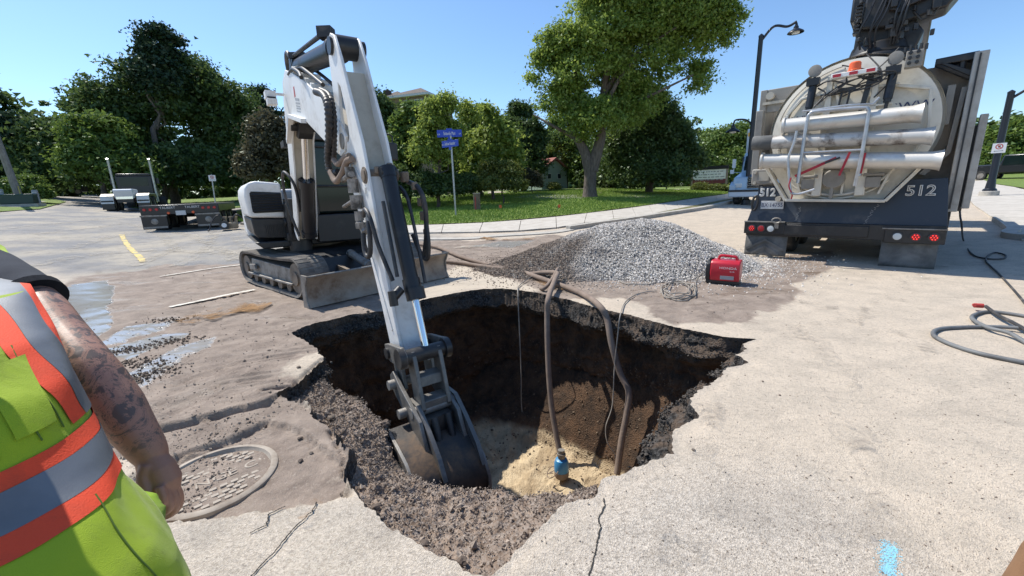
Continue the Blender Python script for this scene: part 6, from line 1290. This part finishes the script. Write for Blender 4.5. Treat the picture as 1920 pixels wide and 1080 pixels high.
rs = np.random.RandomState(7); N = 78000; x = pc[0]+rs.uniform(-3.7, 2.8, N); y = pc[1]+rs.uniform(-2.3, 2.1, N); h_ = pileh(x, y)
k = (h_ > .004) | ((rs.rand(N) < .0)); x, y, h_ = x[k], y[k], h_[k]; 
sz = .011+.012*rs.rand(len(x)); pts = np.stack([x-pc[0], y-pc[1], h_+H(x, y)-float(H(*pc))+rs.uniform(-.004,.012,len(x))], 1)
o = stones('gravel', pts, sz, m_cs, 12, kind='stuff'); o.parent = gp_
dirt = sstep(1.95, .95, x+fbm(np.stack([x*1.5,y*1.5,x*0],1),3,5)*.7-.1*y+.85); a_ = o.data.attributes.new('dirt', 'FLOAT', 'POINT'); a_.data.foreach_set('value', np.repeat(dirt, 6).astype(np.float32))
# stray stones round the heap
N = 9000; a = rs.uniform(0, 6.283, N); q = rs.exponential(.16, N)+.93; x = pc[0]+np.cos(a)*q*np.where(np.cos(a) < 0, 3.0, 2.35); y = pc[1]+np.sin(a)*q*1.95; z_ = surf(x, y)[0]; kk_ = (y > 5.4) & (np.hypot(x-C0[0], y-C0[1]) > np.interp(np.degrees(np.arctan2(y-C0[1], x-C0[0])), S, RR)+.05)
o = stones('loose_gravel', np.stack([x, y, z_+.004], 1)[kk_], .008+.013*rs.rand(kk_.sum()), m_cs, 13, kind='stuff'); a_ = o.data.attributes.new('dirt', 'FLOAT', 'POINT'); a_.data.foreach_set('value', np.repeat(sstep(2.2,.6,x[kk_]), 6).astype(np.float32))
# generator
P = (G(1326,531)+G(1384,532))/2; rg = math.atan2(*(np.array(G(1386,531))-np.array(G(1345,535)))[[1,0]])
ge = thing('portable_generator', 'small red portable generator beside the gravel heap', 'generator', tuple(P), -.62)
m_gred = M('generator red', (.50,.018,.035), (.35,.03,.04), 6, .5, .8, .28); m_gsil = M('generator grey panel', (.32,.33,.34), rough=.4)
b = MB(); b.prism([(-.145,.07),(.145,.07),(.165,.18),(.15,.34),(.10,.385),(-.10,.385),(-.15,.34),(-.165,.18)], (0,0,0), (0,1,0), (0,0,1), (1,0,0), -.17, .24); gb = b.build('red_shell', m_gred, ge, bevel=.018, seg=3, smooth=50)
b = MB(); b.prism([(-.14,.075),(.14,.075),(.155,.18),(.14,.32),(.09,.36),(-.09,.36),(-.14,.32),(-.155,.18)], (0,0,0), (0,1,0), (0,0,1), (1,0,0), -.235, -.17); ep = b.build('control_panel', m_black, ge, bevel=.012)
for (y0, y1, z0, z1, m_) in ((-.11,.11,.10,.19,m_gsil),(-.11,.02,.20,.25,m_dark),(-.10,.10,.27,.30,m_signw),(.04,.11,.20,.25,m_gred),(-.12,.12,.31,.335,m_gsil)): b = MB(); b.bb((-.243,y0,z0),(-.234,y1,z1)); b.build('panel_label', m_, ep)
for y in (-.06,.0,.06): b = MB(); b.cyl((-.25,y,.14),(-.24,y,.14),.018,n=10); b.build('socket', m_dark, ep)
b = MB(); b.bb((-.23,-.13,.02),(.24,.13,.08)); b.build('base', m_black, ge, bevel=.01)
for x in (-.18,.19):
    for y in (-.10,.10): b = MB(); b.cyl((x,y,-.005),(x,y,.03),.02,n=10); b.build('foot', m_dark, ge)
b = MB(); b.tube(spline([(-.08,0,.36),(-.07,0,.425),(-.03,0,.445),(.13,0,.435),(.17,0,.42),(.18,0,.36)]), .021, 10); b.build('handle', m_gred, gb)
b = MB(); b.lathe([(.035,.36),(.035,.40),(.03,.405)], (-.18,0,.0), (0,0,1), 14); b.build('fuel_cap', m_dark, ge)
text('brand_lettering', 'HONDA', .052, m_signw, gb, frame((.08,-.163,.275),(1,0,0),(0,-.25,1),(0,-1,-.1)), .0008, sx=1.25)
text('model_lettering', 'EU22i', .026, m_signw, gb, frame((.14,-.168,.225),(1,0,0),(0,0,1),(0,-1,0)), .0008)
b = MB(); b.bb((-.02,-.172,.10),(.17,-.164,.155)); b.build('rating_plate', m_gsil, gb)
# heavy discharge hoses crossing the road into the pit
def gz(px, py, up=.05): p = G(px, py); return (p[0], p[1], float(surf(np.array([p[0]]), np.array([p[1]]))[0][0])+up)
def cable(name, label, cat, pts, r, mat, n=10, sub=10, group=None):
    b = MB(); b.tube(spline(pts, sub), r, n); o = b.build(name, mat, None, smooth=60); o['label'] = label; o['category'] = cat
    if group: o['group'] = group
    return o
yy = lambda px, py, y: tuple(aty(px, py, y)) if False else tuple(CAM+ray(px, py)*(y/ray(px, py)[1]))
cable('discharge_hose', 'thick muddy hose bending over the rim to the right pit wall', 'hose', [gz(640,470,.06),gz(740,462,.06),gz(812,466,.06),gz(865,486,.05),gz(930,505,.05),gz(975,514,.05),gz(1000,524,.06),gz(1040,538,.055),gz(1090,557,.06),yy(1122,572,5.15),yy(1138,598,5.02),yy(1147,645,4.9),yy(1163,700,4.82),yy(1179,735,4.72),yy(1175,775,4.66),yy(1165,830,4.58),yy(1157,888,4.5)], .041, m_hosetan, 12)
cable('discharge_hose', 'thick muddy hose hanging straight down to the blue pump', 'hose', [gz(700,494,.05),gz(842,496,.05),gz(900,503,.05),gz(960,513,.05),gz(990,519,.05),gz(1020,524,.13),gz(1044,531,.17),gz(1041,541,.15),yy(1029,556,5.72),yy(1026,590,5.62),yy(1028,680,5.45),yy(1034,760,5.30),yy(1044,820,5.15),yy(1052,858,5.05)], .040, m_hosetan, 12)
cable('lifting_strap', 'muddy sling looped round the hoses at the rim', 'strap', [gz(1046,527,.20),gz(1036,537,.12),gz(1022,547,.06),gz(1014,545,.03)], .03, m_hosetan)
P = atz(1053,893,-2.17); pu_ = thing('sump_pump', 'blue submersible pump standing on the wet pit floor', 'pump', tuple(P), 0); pu_.scale = (.85,.85,.92)
b = MB(); b.lathe([(.10,0),(.115,.03),(.115,.10),(.10,.12)], (0,0,0), (0,0,1), 24); b.build('strainer', m_hosetan, pu_)
b = MB(); b.lathe([(.112,.10),(.115,.13),(.112,.23),(.09,.28),(.05,.30)], (0,0,0), (0,0,1), 24); b.build('motor_casing', M('pump blue', (.04,.24,.48), (.3,.25,.18), 5, .5, .75, .4), pu_)
b = MB(); b.cyl((.0,.0,.28),(.0,.02,.42),.055,n=16); b.cyl((0,0,.34),(0,.005,.37),.068,n=16); b.build('hose_coupling', m_steel, pu_)
b = MB(); b.tube([(-.14+.09*math.cos(a),-.05+.08*math.sin(a),.10+.05*math.sin(a*1.3)) for a in np.linspace(0, 11, 40)], .007, 6); b.build('rope_coil', m_hosetan, pu_)
m_cord = M('pale grey cord', (.30,.27,.23), (.2,.17,.14), 8, rough=.8); m_cordk = M('black power cord', (.03,.03,.032), (.11,.10,.09), 6, rough=.7)
cable('pump_cord', 'thin cord hanging down the dark left part of the pit', 'cord', [gz(1010,520,.09),gz(985,530,.03),gz(972,540,.02),yy(971,552,6.2),yy(974,620,6.1),yy(977,700,6.05),yy(978,760,6.0),yy(985,805,5.9),yy(1000,838,5.7),yy(1030,872,5.3),yy(1046,880,5.05)], .009, m_cord, 6)
cable('pump_cord', 'thin cord dropping into the pit right of the hoses', 'cord', [gz(1232,549,.02),gz(1212,551,.02),gz(1190,556,.02),gz(1172,570,.02),yy(1163,590,4.92),yy(1158,630,4.85),yy(1152,690,4.8),yy(1148,760,4.72),yy(1136,800,4.68),yy(1139,830,4.62),yy(1152,850,4.58),yy(1158,870,4.52)], .008, m_cord, 6)
coil = [gz(1318,522,.12),gz(1305,530,.02)]
rs = np.random.RandomState(21)
for k in range(46):
    a = k*.62; cx = 1272+rs.normal()*3; rx_ = 34-.25*k+rs.normal()*3; cy = 549+rs.normal()*2; ry_ = 17-.1*k+rs.normal()*1.6; coil.append(gz(cx+rx_*math.cos(a), cy+ry_*math.sin(a), .012+.0012*k))
cable('cord_coil', 'tangled coil of grey cord left of the red generator', 'cord', coil, .0085, m_cord, 6, 4)
coil = [gz(1318,524,.10),gz(1290,528,.01),gz(1250,522,.01)]
for k in range(14): a = k*.9; coil.append(gz(1195+32*math.cos(a)+rs.normal()*3, 528+8*math.sin(a)+rs.normal(), .014))
coil += [gz(1150,520,.01),gz(1100,520,.01),gz(1050,522,.02)]
cable('extension_cord', 'flat loops of brown cord running along the rim toward the hoses', 'cord', coil, .008, m_cord, 6, 5)
cable('power_cable', 'black cable hanging off the vacuum truck onto the shaded road', 'cable', [yy(1797,330,7.6),yy(1800,400,7.2),yy(1803,420,7.1),gz(1806,452,.02),gz(1822,478,.02),gz(1850,487,.02),gz(1880,487,.02),gz(1884,480,.02),gz(1862,476,.02),gz(1848,490,.02),gz(1872,515,.02),gz(1905,552,.02),gz(1935,590,.02)], .014, m_cordk, 8)
cable('air_hose', 'grey hose looped on the sunlit road at the right edge', 'hose', [gz(1960,690,.02),gz(1900,680,.02),gz(1830,665,.02),gz(1780,648,.02),gz(1750,632,.02),gz(1758,621,.02),gz(1800,617,.02),gz(1870,619,.03),gz(1930,626,.05),gz(1985,625,.03),gz(1990,612,.02),gz(1930,598,.02),gz(1860,588,.02),gz(1830,592,.02),gz(1822,603,.03),gz(1850,622,.04),gz(1890,634,.05),gz(1930,650,.02),gz(1960,660,.02)], .019, M('dusty air hose', (.16,.165,.165), (.09,.09,.09), 5, rough=.6), 10, 12)
cable('air_hose', 'short doubled hose end with a red coupling at the right edge', 'hose', [gz(1846,584,.06),gz(1870,600,.05),gz(1900,618,.06),gz(1940,640,.05)], .018, m_cordk, 10, 10)
b = MB(); p = Vector(gz(1841,583,.06)); b.cyl(p+Vector((-.07,.03,0)), p, .026, n=12); b.cyl(p+Vector((-.1,.0,0.01)), p+Vector((-.05,.05,0)), .018, n=10); o = b.build('hose_coupling', m_red); o['label'] = 'small red coupling on the end of the looped hose'; o['category'] = 'coupling'
# ================================================================== MANHOLE COVER
q4 = [np.array(G(*q)[:2]) for q in ((479,817),(518,844),(465,905))]
(ax_, ay_), (bx_, by_), (cx_, cy_) = q4; dd_ = 2*(ax_*(by_-cy_)+bx_*(cy_-ay_)+cx_*(ay_-by_))
ux = ((ax_**2+ay_**2)*(by_-cy_)+(bx_**2+by_**2)*(cy_-ay_)+(cx_**2+cy_**2)*(ay_-by_))/dd_; uy = ((ax_**2+ay_**2)*(cx_-bx_)+(bx_**2+by_**2)*(ax_-cx_)+(cx_**2+cy_**2)*(bx_-ax_))/dd_
mr = math.hypot(ax_-ux, ay_-uy); print('manhole', ux, uy, mr)
mr = min(mr, .45)
m_iron = M('dusty cast iron', (.40,.345,.28), (.20,.15,.11), 3.5, .42, .6, .85, bump=.4, bscale=60, fine=.5)
zm = float(surf(np.array([ux]), np.array([uy]))[0][0])+.012
mh = thing('manhole_cover', 'round cast iron manhole cover coated in pale mud by the worker', 'manhole cover', (ux, uy, zm-.019), R(43))
b = MB(); b.lathe([(mr,-.03),(mr,.018),(mr-.012,.026),(mr-.035,.026),(mr-.045,.004),(mr-.05,.0)], (0,0,0), (0,0,1), 64, cap=False); b.build('frame_ring', m_iron, mh)
b = MB(); b.lathe([(mr-.05,-.02),(mr-.05,.0)], (0,0,0), (0,0,1), 64); b.build('cover_plate', m_iron, mh)
b = MB(); b.box((0,0,0), (.042,.026,.012), taper=.85); sm_ = b.mesh('raised_block', m_iron)
rs = np.random.RandomState(3)
for i in range(-9, 10):
    for j in range(-14, 15):
        x, y = i*.054+(.027 if j % 2 else 0), j*.034
        if math.hypot(x, y) > mr-.075 or (abs(y) < .075 and abs(x) < .26): continue
        if rs.rand() < .18: continue
        link('raised_block', sm_, mh, (x, y, .004), (0,0,0))
text('raised_lettering', 'NGE C', .10, m_iron, mh, frame((.06,.0,.004),(1,0,0),(0,1,0),(0,0,1)), .005, sx=1.1)
# ---- separate lumps of rubble near the rim
spots = [(480,600),(532,612),(690,585),(590,632),(655,690),(700,700),(612,672),(560,690),(720,748),(410,640),(372,600),(505,658),(560,806),(616,748),(466,838),(580,830),(700,905),(740,955),(860,1000),(905,1040),(1004,955),(1090,935),(790,960),(640,905),(560,845),(1430,716),(1462,742),(1290,762),(1345,700),(1300,845)]
sizes = [.022,.014,.026,.03,.04,.03,.035,.02,.04,.012,.014,.016,.02,.035,.012,.015,.035,.028,.03,.035,.03,.03,.025,.02,.018,.010,.009,.03,.025,.012]
names = ['beside the dozer blade','near the left rim','on the rear rim','by the left rim corner']
for i, (q, s) in enumerate(zip(spots, sizes)):
    p = G(*q); z_ = float(surf(np.array([p[0]]), np.array([p[1]]))[0][0])
    if math.hypot(p[0]-C0[0], p[1]-C0[1]) < np.interp(math.degrees(math.atan2(p[1]-C0[1], p[0]-C0[0])), S, RR)+.01:
        sh_ = PITV[10:52].reshape(-1,3); j_ = np.argmin((sh_[:,0]-p[0])**2+(sh_[:,1]-p[1])**2); p = sh_[j_]; z_ = p[2]
        if shelf[j_ % NS] < .5: continue
    me = lump(s*.9, i+1, 'rubble_chunk')
    o = link('rubble_chunk', me, None, (p[0], p[1], z_+s*.35), (0,0,i)); o['kind'] = 'stuff'
# ================================================================== PEOPLE
def skinmat():
    t = NT('tattooed brown skin'); co = t.co(); n1 = t.noise(co, 13, 4, .6, 2.6); n2 = t.noise(co, 26, 3, .6, 1.2); n3 = t.noise(co, 3, 3)  # the arm's own brown skin tone under the ink
    base = t.mix(t.ramp(n3, .35, .65), (.30,.155,.105), (.38,.205,.145)); base = t.mix(t.mth('MULTIPLY', t.ramp(t.noise(co, 180, 2), .5, .7), .25), base, (.26,.12,.085))
    ink = t.mth('MULTIPLY', t.ramp(n1, .50, .545), t.ramp(n2, .38, .50)); ink2 = t.ramp(t.mth('ABSOLUTE', t.mth('SUBTRACT', n1, .46)), .012, .004)
    ink = t.mth('MAXIMUM', ink, ink2); ink = t.mth('MULTIPLY', ink, t.attr('ink')); 
    return t.set(t.mix(t.mth('MULTIPLY', ink, .80), base, (.055,.055,.055)), .5, None, t.noise(co, 140, 2), .15, .002, **{'Subsurface Weight': .0})
m_skin = skinmat(); m_face = M('skin', (.42,.24,.17), (.36,.19,.13), 5, rough=.5)
m_lime = None
t = NT('hi vis lime cloth'); co = t.co(); fold = t.noise(co, 3.2, 3, .5, .6, (1.4,1.4,.5)); dirt = t.ramp(t.noise(co, 4.5, 6, .7, .4), .5, .75); weave = t.noise(co, 420, 2)
m_lime = t.set(t.mix(t.mth('MULTIPLY', dirt, .8), (.31,.42,.008), (.14,.17,.02)), .85, None, t.mth('ADD', t.mth('MULTIPLY', fold, 3), t.mth('MULTIPLY', weave, .18)), .5, .012, **{'Sheen Weight': .15})
m_hvo = M('hi vis orange tape', (.80,.07,.02), (.55,.06,.02), 12, .5, .75, .8, bump=.3, bscale=260); t = NT('reflective silver tape'); m_sil = t.set(t.mix(t.ramp(t.noise(t.co(), 6, 4), .4, .7), (.20,.205,.21), (.13,.135,.14)), .45, .35, t.noise(t.co(), 300, 2), .12, .003)
m_shirt = M('dark t shirt', (.018,.022,.032), (.03,.035,.045), 12, rough=.95, bump=.3, bscale=250); m_seam = M('dark seam', (.10,.16,.02), rough=.9)
m_brown = M('brown duck canvas', (.24,.13,.065), (.19,.10,.05), 18, rough=.95, bump=.3, bscale=300); m_boot = M('brown boot', (.05,.03,.018), rough=.7); m_hair = M('dark hair', (.02,.014,.01), rough=.7); m_trous = M('hi vis trousers', (.27,.42,.02), (.12,.17,.03), 4, .45, .7, .9)
def remesh(b, name, mat, parent, vox, sm=6, inkz=None):
    me = b.mesh(name, mat, 180); bm = bmesh.new(); bm.from_mesh(me); bmesh.ops.recalc_face_normals(bm, faces=bm.faces); bm.to_mesh(me); bm.free()
    o = bpy.data.objects.new(name, me); C.objects.link(o)
    r_ = o.modifiers.new('remesh', 'REMESH'); r_.mode = 'VOXEL'; r_.voxel_size = vox; r_.use_smooth_shade = True
    s = o.modifiers.new('smooth', 'SMOOTH'); s.iterations = sm; s.factor = .5
    dg = bpy.context.evaluated_depsgraph_get(); m2 = bpy.data.meshes.new_from_object(o.evaluated_get(dg)); bpy.data.objects.remove(o); m2.name = name
    if not m2.materials: m2.materials.append(mat)
    for p in m2.polygons: p.use_smooth = True
    o = bpy.data.objects.new(name, m2); C.objects.link(o); o.parent = parent
    a = m2.attributes.new('ink', 'FLOAT', 'POINT'); co_ = np.empty(len(m2.vertices)*3, np.float32); m2.vertices.foreach_get('co', co_); z_ = co_.reshape(-1,3)[:,2]; a.data.foreach_set('value', np.clip((z_-(inkz or 9))*25, 0, 1).astype(np.float32))
    return o
def ell(b, c, r, n=16):
    c = Vector(c); P = []
    for i in range(n//2+1):
        a = -math.pi/2+math.pi*i/(n//2); P.append([(c.x+r[0]*math.cos(a)*math.cos(t_), c.y+r[1]*math.cos(a)*math.sin(t_), c.z+r[2]*math.sin(a)) for t_ in np.linspace(0, 2*math.pi, n+1)])
    b.grid(P); return b
def head(b, c, f):                             # head centre, facing direction
    c = Vector(c); f = Vector(f).normalized(); s = Vector((0,0,1)).cross(f)
    ell(b, c+Vector((0,0,.02)), (.088,.088,.11)); ell(b, c+f*.02-Vector((0,0,.06)), (.06,.06,.07)); ell(b, c+f*.095-Vector((0,0,.015)), (.016,.016,.028), 8)
    for k in (-1,1): ell(b, c+s*.088*k-Vector((0,0,.005)), (.014,.014,.032), 8); ell(b, c+f*.078+s*.032*k+Vector((0,0,.035)), (.02,.02,.01), 8)
    b.tube([c-Vector((0,0,.20)), c-Vector((0,0,.05))], .056, 14)
def facebits(c, f, par):
    c = Vector(c); f = Vector(f).normalized(); s = Vector((0,0,1)).cross(f)
    for k in (-1,1): b = MB(); ell(b, c+f*.078+s*.032*k+Vector((0,0,.018)), (.012,.012,.009), 10); b.build('eye', m_lclear, par); 
    b = MB(); ell(b, c+f*.070-Vector((0,0,.055)), (.016,.022,.006), 10); b.build('mouth', M('lips', (.30,.12,.10), rough=.6), par)
    b = MB(); ell(b, c-f*.012+Vector((0,0,.045)), (.095,.095,.098), 18); b.build('hair', m_hair, par)
# ---- worker at the left edge, seen from the chest down with one bare tattooed arm
rp = lambda px, py, t_: CAM+ray(px, py)*t_
wk = thing('worker', 'person in a lime orange and silver vest with one bare tattooed arm', 'person', (-1.05,.65,0), 0); wo = np.array([-1.05,.65,0])
prof_ = [((372,1130),.68,.25),((358,1080),.74,.245),((330,1018),.81,.235),((295,975),.865,.225),((244,905),.935,.215),((202,836),1.0,.205),((165,758),1.085,.20),((130,690),1.165,.205),((100,615),1.245,.21),((58,535),1.33,.20),((8,462),1.405,.17)]
rings = []
for (p, z_, rho) in prof_:
    r_ = ray(*p); S_ = CAM+r_*((z_-HC)/r_[2]); az = math.atan2(S_[0], S_[1]); vd = np.array([math.sin(az), math.cos(az), 0]); ld = np.array([-math.cos(az), math.sin(az), 0])
    rings.append((S_+ld*rho, rho, az, z_))
c14 = rings[-1]; rings += [(c14[0]-np.array([.02,.01,0]), .15, c14[2], 1.445), (c14[0]-np.array([.05,.03,0]), .10, c14[2], 1.475), (c14[0]-np.array([.06,.04,0]), .065, c14[2], 1.49)]
cz = [q[3] for q in rings]; fx = lambda z: np.interp(z, cz, [q[0][0] for q in rings]); fy = lambda z: np.interp(z, cz, [q[0][1] for q in rings]); fr_ = lambda z: np.interp(z, cz, [q[1] for q in rings]); fa = lambda z: np.interp(z, cz, [q[2] for q in rings])
def vest(dl, z, off=0.):                       # dl: degrees from the outline towards the camera, off: outwards
    a = fa(z)+math.pi/2+R(dl); rho = fr_(z)+off     # compass bearing of the surface normal
    w1 = .010*math.sin(R(dl)*5+z*11)*np.clip((1.0-z)*6, 0, 1)+.006*math.sin(R(dl)*9-z*17)*np.clip((1.05-z)*5, .2, 1)+.005*math.sin(z*38+dl*.05)
    rho += w1*(1-math.exp(-(dl/12)**2)); sq_ = 1-.22*abs(math.sin(R(dl)*.5))**2*0
    return np.array([fx(z)+math.sin(a)*rho, fy(z)+math.cos(a)*rho, z])-wo
def patch(d0, d1, z0, z1, off, name, mat, par, nd=40, nz=60, th=.002):
    b = MB(); b.grid([[vest((d0(z) if callable(d0) else d0)+((d1(z) if callable(d1) else d1)-(d0(z) if callable(d0) else d0))*i/nd, z, off) for i in range(nd+1)] for z in np.linspace(z0, z1, nz)])
    o = b.build(name, mat, par, smooth=180, fix=False); return o
vs_ = patch(-180, 180, .66, 1.488, 0, 'vest', m_lime, wk, 110, 110)
for k, (z0, z1, mm, nm_) in enumerate(((.965,.993,m_hvo,'orange_band'),(.993,1.045,m_sil,'silver_band'),(1.045,1.073,m_hvo,'orange_band'))): patch(-180, 180, z0, z1, .0035+(.001 if k == 1 else 0), nm_, mm, vs_, 110, 6)
s0 = lambda z, k: np.interp(z, [1.085,1.16,1.25,1.34,1.40,1.47], [4,12,26,40,50,58])+k
patch(lambda z: s0(z,12), lambda z: s0(z,27), 1.085, 1.472, .0045, 'orange_band', m_hvo, vs_, 8, 40); patch(lambda z: s0(z,-12), lambda z: s0(z,12), 1.085, 1.472, .0055, 'silver_band', m_sil, vs_, 10, 40); patch(lambda z: s0(z,-27), lambda z: s0(z,-12), 1.085, 1.472, .0045, 'orange_band', m_hvo, vs_, 8, 40)
patch(lambda z: s0(z,112), lambda z: s0(z,127), 1.085, 1.472, .0045, 'orange_band', m_hvo, vs_, 8, 40); patch(lambda z: s0(z,88), lambda z: s0(z,112), 1.085, 1.472, .0055, 'silver_band', m_sil, vs_, 10, 40)
for d_, z0, z1 in ((52,1.09,1.36),(38,1.09,1.25),(70,1.09,1.30),(22,.68,.98)):
    b = MB(); b.tube([tuple(vest(d_+ (z-z0)*60, z, .003)) for z in np.linspace(z0, z1, 20)], .0016, 6); b.build('seam', m_seam, vs_)
patch(42, 62, 1.11, 1.23, .006, 'pocket', m_lime, vs_, 10, 10)
# shirt: shoulders and the short sleeve
sh_c = rp(10,518,1.32)-wo; hem = rp(64,560,1.26)-wo
b = MB(); b.tube(spline([tuple(rp(-60,500,1.42)-wo), tuple(rp(-20,508,1.40)-wo), tuple(rp(12,524,1.34)-wo), tuple((sh_c+hem)/2), tuple(hem)], 8), .09, 22, True, list(np.interp(np.linspace(0,1,33), [0,.3,.6,.85,1], [.085,.075,.068,.068,.074])))
b.build('shirt', m_shirt, wk, smooth=180)
b = MB(); 
for k in range(2): b.tube([tuple(rp(58,555,1.26)-wo), tuple(rp(68,564,1.255)-wo)], .077, 24, True); 
b.build('sleeve_cuff', m_shirt, wk, smooth=60)
# body: arm, hand, head, legs as one continuous surface
b = MB(); Lp = lambda px, py, t_: Vector(rp(px, py, t_)-wo)
arm = [Lp(20,530,1.30), Lp(66,566,1.25), Lp(112,625,1.20), Lp(160,683,1.155), Lp(206,742,1.155), Lp(246,800,1.155), Lp(281,850,1.16), Lp(290,868,1.16)]
P = spline([tuple(q) for q in arm], 6); b.tube(P, .05, 20, True, list(np.interp(np.linspace(0,1,len(P)), [0,.2,.4,.5,.62,.8,.93,1], [.045,.060,.060,.062,.062,.048,.036,.034])))
b.tube([tuple(Lp(282,858,1.155)), tuple(Lp(296,880,1.158)), tuple(Lp(306,903,1.16)), tuple(Lp(312,922,1.165))], .03, 18, True, [.034,.042,.044,.034]); b.tube([tuple(Lp(278,860,1.15)), tuple(Lp(285,885,1.145)), tuple(Lp(293,905,1.145))], .03, 14, True, [.03,.032,.026])
for pts, r_ in (([(318,905,1.17),(332,922,1.19),(335,945,1.20),(322,962,1.20),(308,970,1.19)], (.0165,.0155,.0145,.013,.010)),([(312,912,1.15),(326,932,1.16),(327,952,1.165),(314,966,1.165),(303,968,1.16)], (.017,.016,.0145,.013,.010)),
        ([(304,915,1.135),(316,938,1.14),(315,954,1.14),(305,961,1.14),(299,957,1.14)], (.016,.015,.0135,.012,.009)),([(298,912,1.12),(306,932,1.12),(305,945,1.12),(300,950,1.12)], (.014,.013,.011,.008)),([(276,872,1.13),(268,895,1.12),(274,920,1.115),(285,940,1.12),(291,950,1.125)], (.019,.018,.0165,.014,.010))):
    Q_ = spline([tuple(Lp(*q)) for q in pts], 4); b.tube(Q_, .01, 12, True, list(.88*np.interp(np.linspace(0,1,len(Q_)), np.linspace(0,1,len(r_)), r_)))
armo = remesh(b, 'arm', m_skin, wk, .0038, 4, .88)
# the other arm, torso under the vest, neck, head and legs
b = MB(); hc_ = (-.13,.18,1.66); head(b, hc_, (1,-.35,0)); ell(b, (float(fx(1.25)-wo[0]),float(fy(1.25)-wo[1]),1.24), (.14,.14,.2)); ell(b, (float(fx(1.0)-wo[0]),float(fy(1.0)-wo[1]),.95), (.14,.14,.22)); b.tube([(-.18,.13,1.3),(-.15,.16,1.5)], .07, 14)
b.tube([(-.20,-.02,1.38),(-.30,-.16,1.15),(-.28,-.22,1.02),(-.22,-.25,.85)], .05, 14, True, [.06,.055,.045,.034]); ell(b, (-.2,-.26,.80), (.03,.04,.05))
for k in range(4): b.tube([(-.2+.0*k,-.28+.02*k,.76),(-.19,-.28+.02*k,.72),(-.17,-.28+.02*k,.69)], .009, 8)
bo_y = remesh(b, 'body', m_face, wk, .011, 4); facebits(hc_, (1,-.35,0), bo_y)
b = MB()
for s in (-1,1): b.tube([(.10,.02+s*.10,.86),(.02,.02+s*.12,.48),(-.04,.02+s*.13,.09)], .1, 16, True, [.135,.09,.08])
ell(b, (.09,.03,.84), (.15,.19,.14)); remesh(b, 'trousers', m_trous, wk, .014, 5)
for s in (-1,1): b = MB(); ell(b, (.02,.02+s*.13,.06), (.14,.055,.075)); b.build('boot', m_boot, wk, smooth=180)
# ---- a second person, only the brown canvas knee shows at the lower right corner
P2 = np.array([1.42,.78,0]); w2 = thing('bystander', 'person whose brown canvas trouser leg shows at the lower right corner', 'person', tuple(P2), 0)
kn = rp(1996,1085,1.02)-P2; b = MB(); hpo = np.array([.48,-.12,.26]); b.tube([tuple(kn+hpo*.9), tuple(kn), tuple(kn+np.array([-.0,.03,-.2])), tuple(kn+np.array([.05,.05,-.62]))], .1, 18, True, [.11,.092,.085,.075]); b.tube([tuple(kn+hpo), tuple(kn+np.array([.5,.2,-.2])), tuple(kn+np.array([.55,.25,-.64]))], .1, 18, True, [.11,.085,.075]); ell(b, kn+hpo, (.17,.16,.16))
remesh(b, 'trousers', m_brown, w2, .012, 5)
b = MB(); hp = kn+hpo; ell(b, hp+np.array([0,0,.28]), (.15,.19,.30)); 
for s in (-1,1): b.tube([tuple(hp+np.array([.0,s*.17,.48])), tuple(hp+np.array([.08,s*.24,.22]))], .06, 12)
remesh(b, 'shirt', m_shirt, w2, .014, 4)
b = MB(); hc2 = tuple(hp+np.array([0,0,.72])); head(b, hc2, (-.8,.5,0))
for s in (-1,1): b.tube([tuple(hp+np.array([.08,s*.24,.24])), tuple(hp+np.array([.06,s*.25,.0])), tuple(hp+np.array([.06,s*.25,-.1]))], .04, 12, True, [.045,.034,.03])
b2_ = remesh(b, 'body', m_face, w2, .011, 4); facebits(hc2, (-.8,.5,0), b2_)
for q in (kn+np.array([.03,.08,-.0]), kn+np.array([.55,.27,0])): b = MB(); ell(b, (q[0]-.03, q[1], .06), (.13,.06,.07)); b.build('boot', m_boot, w2, smooth=180)
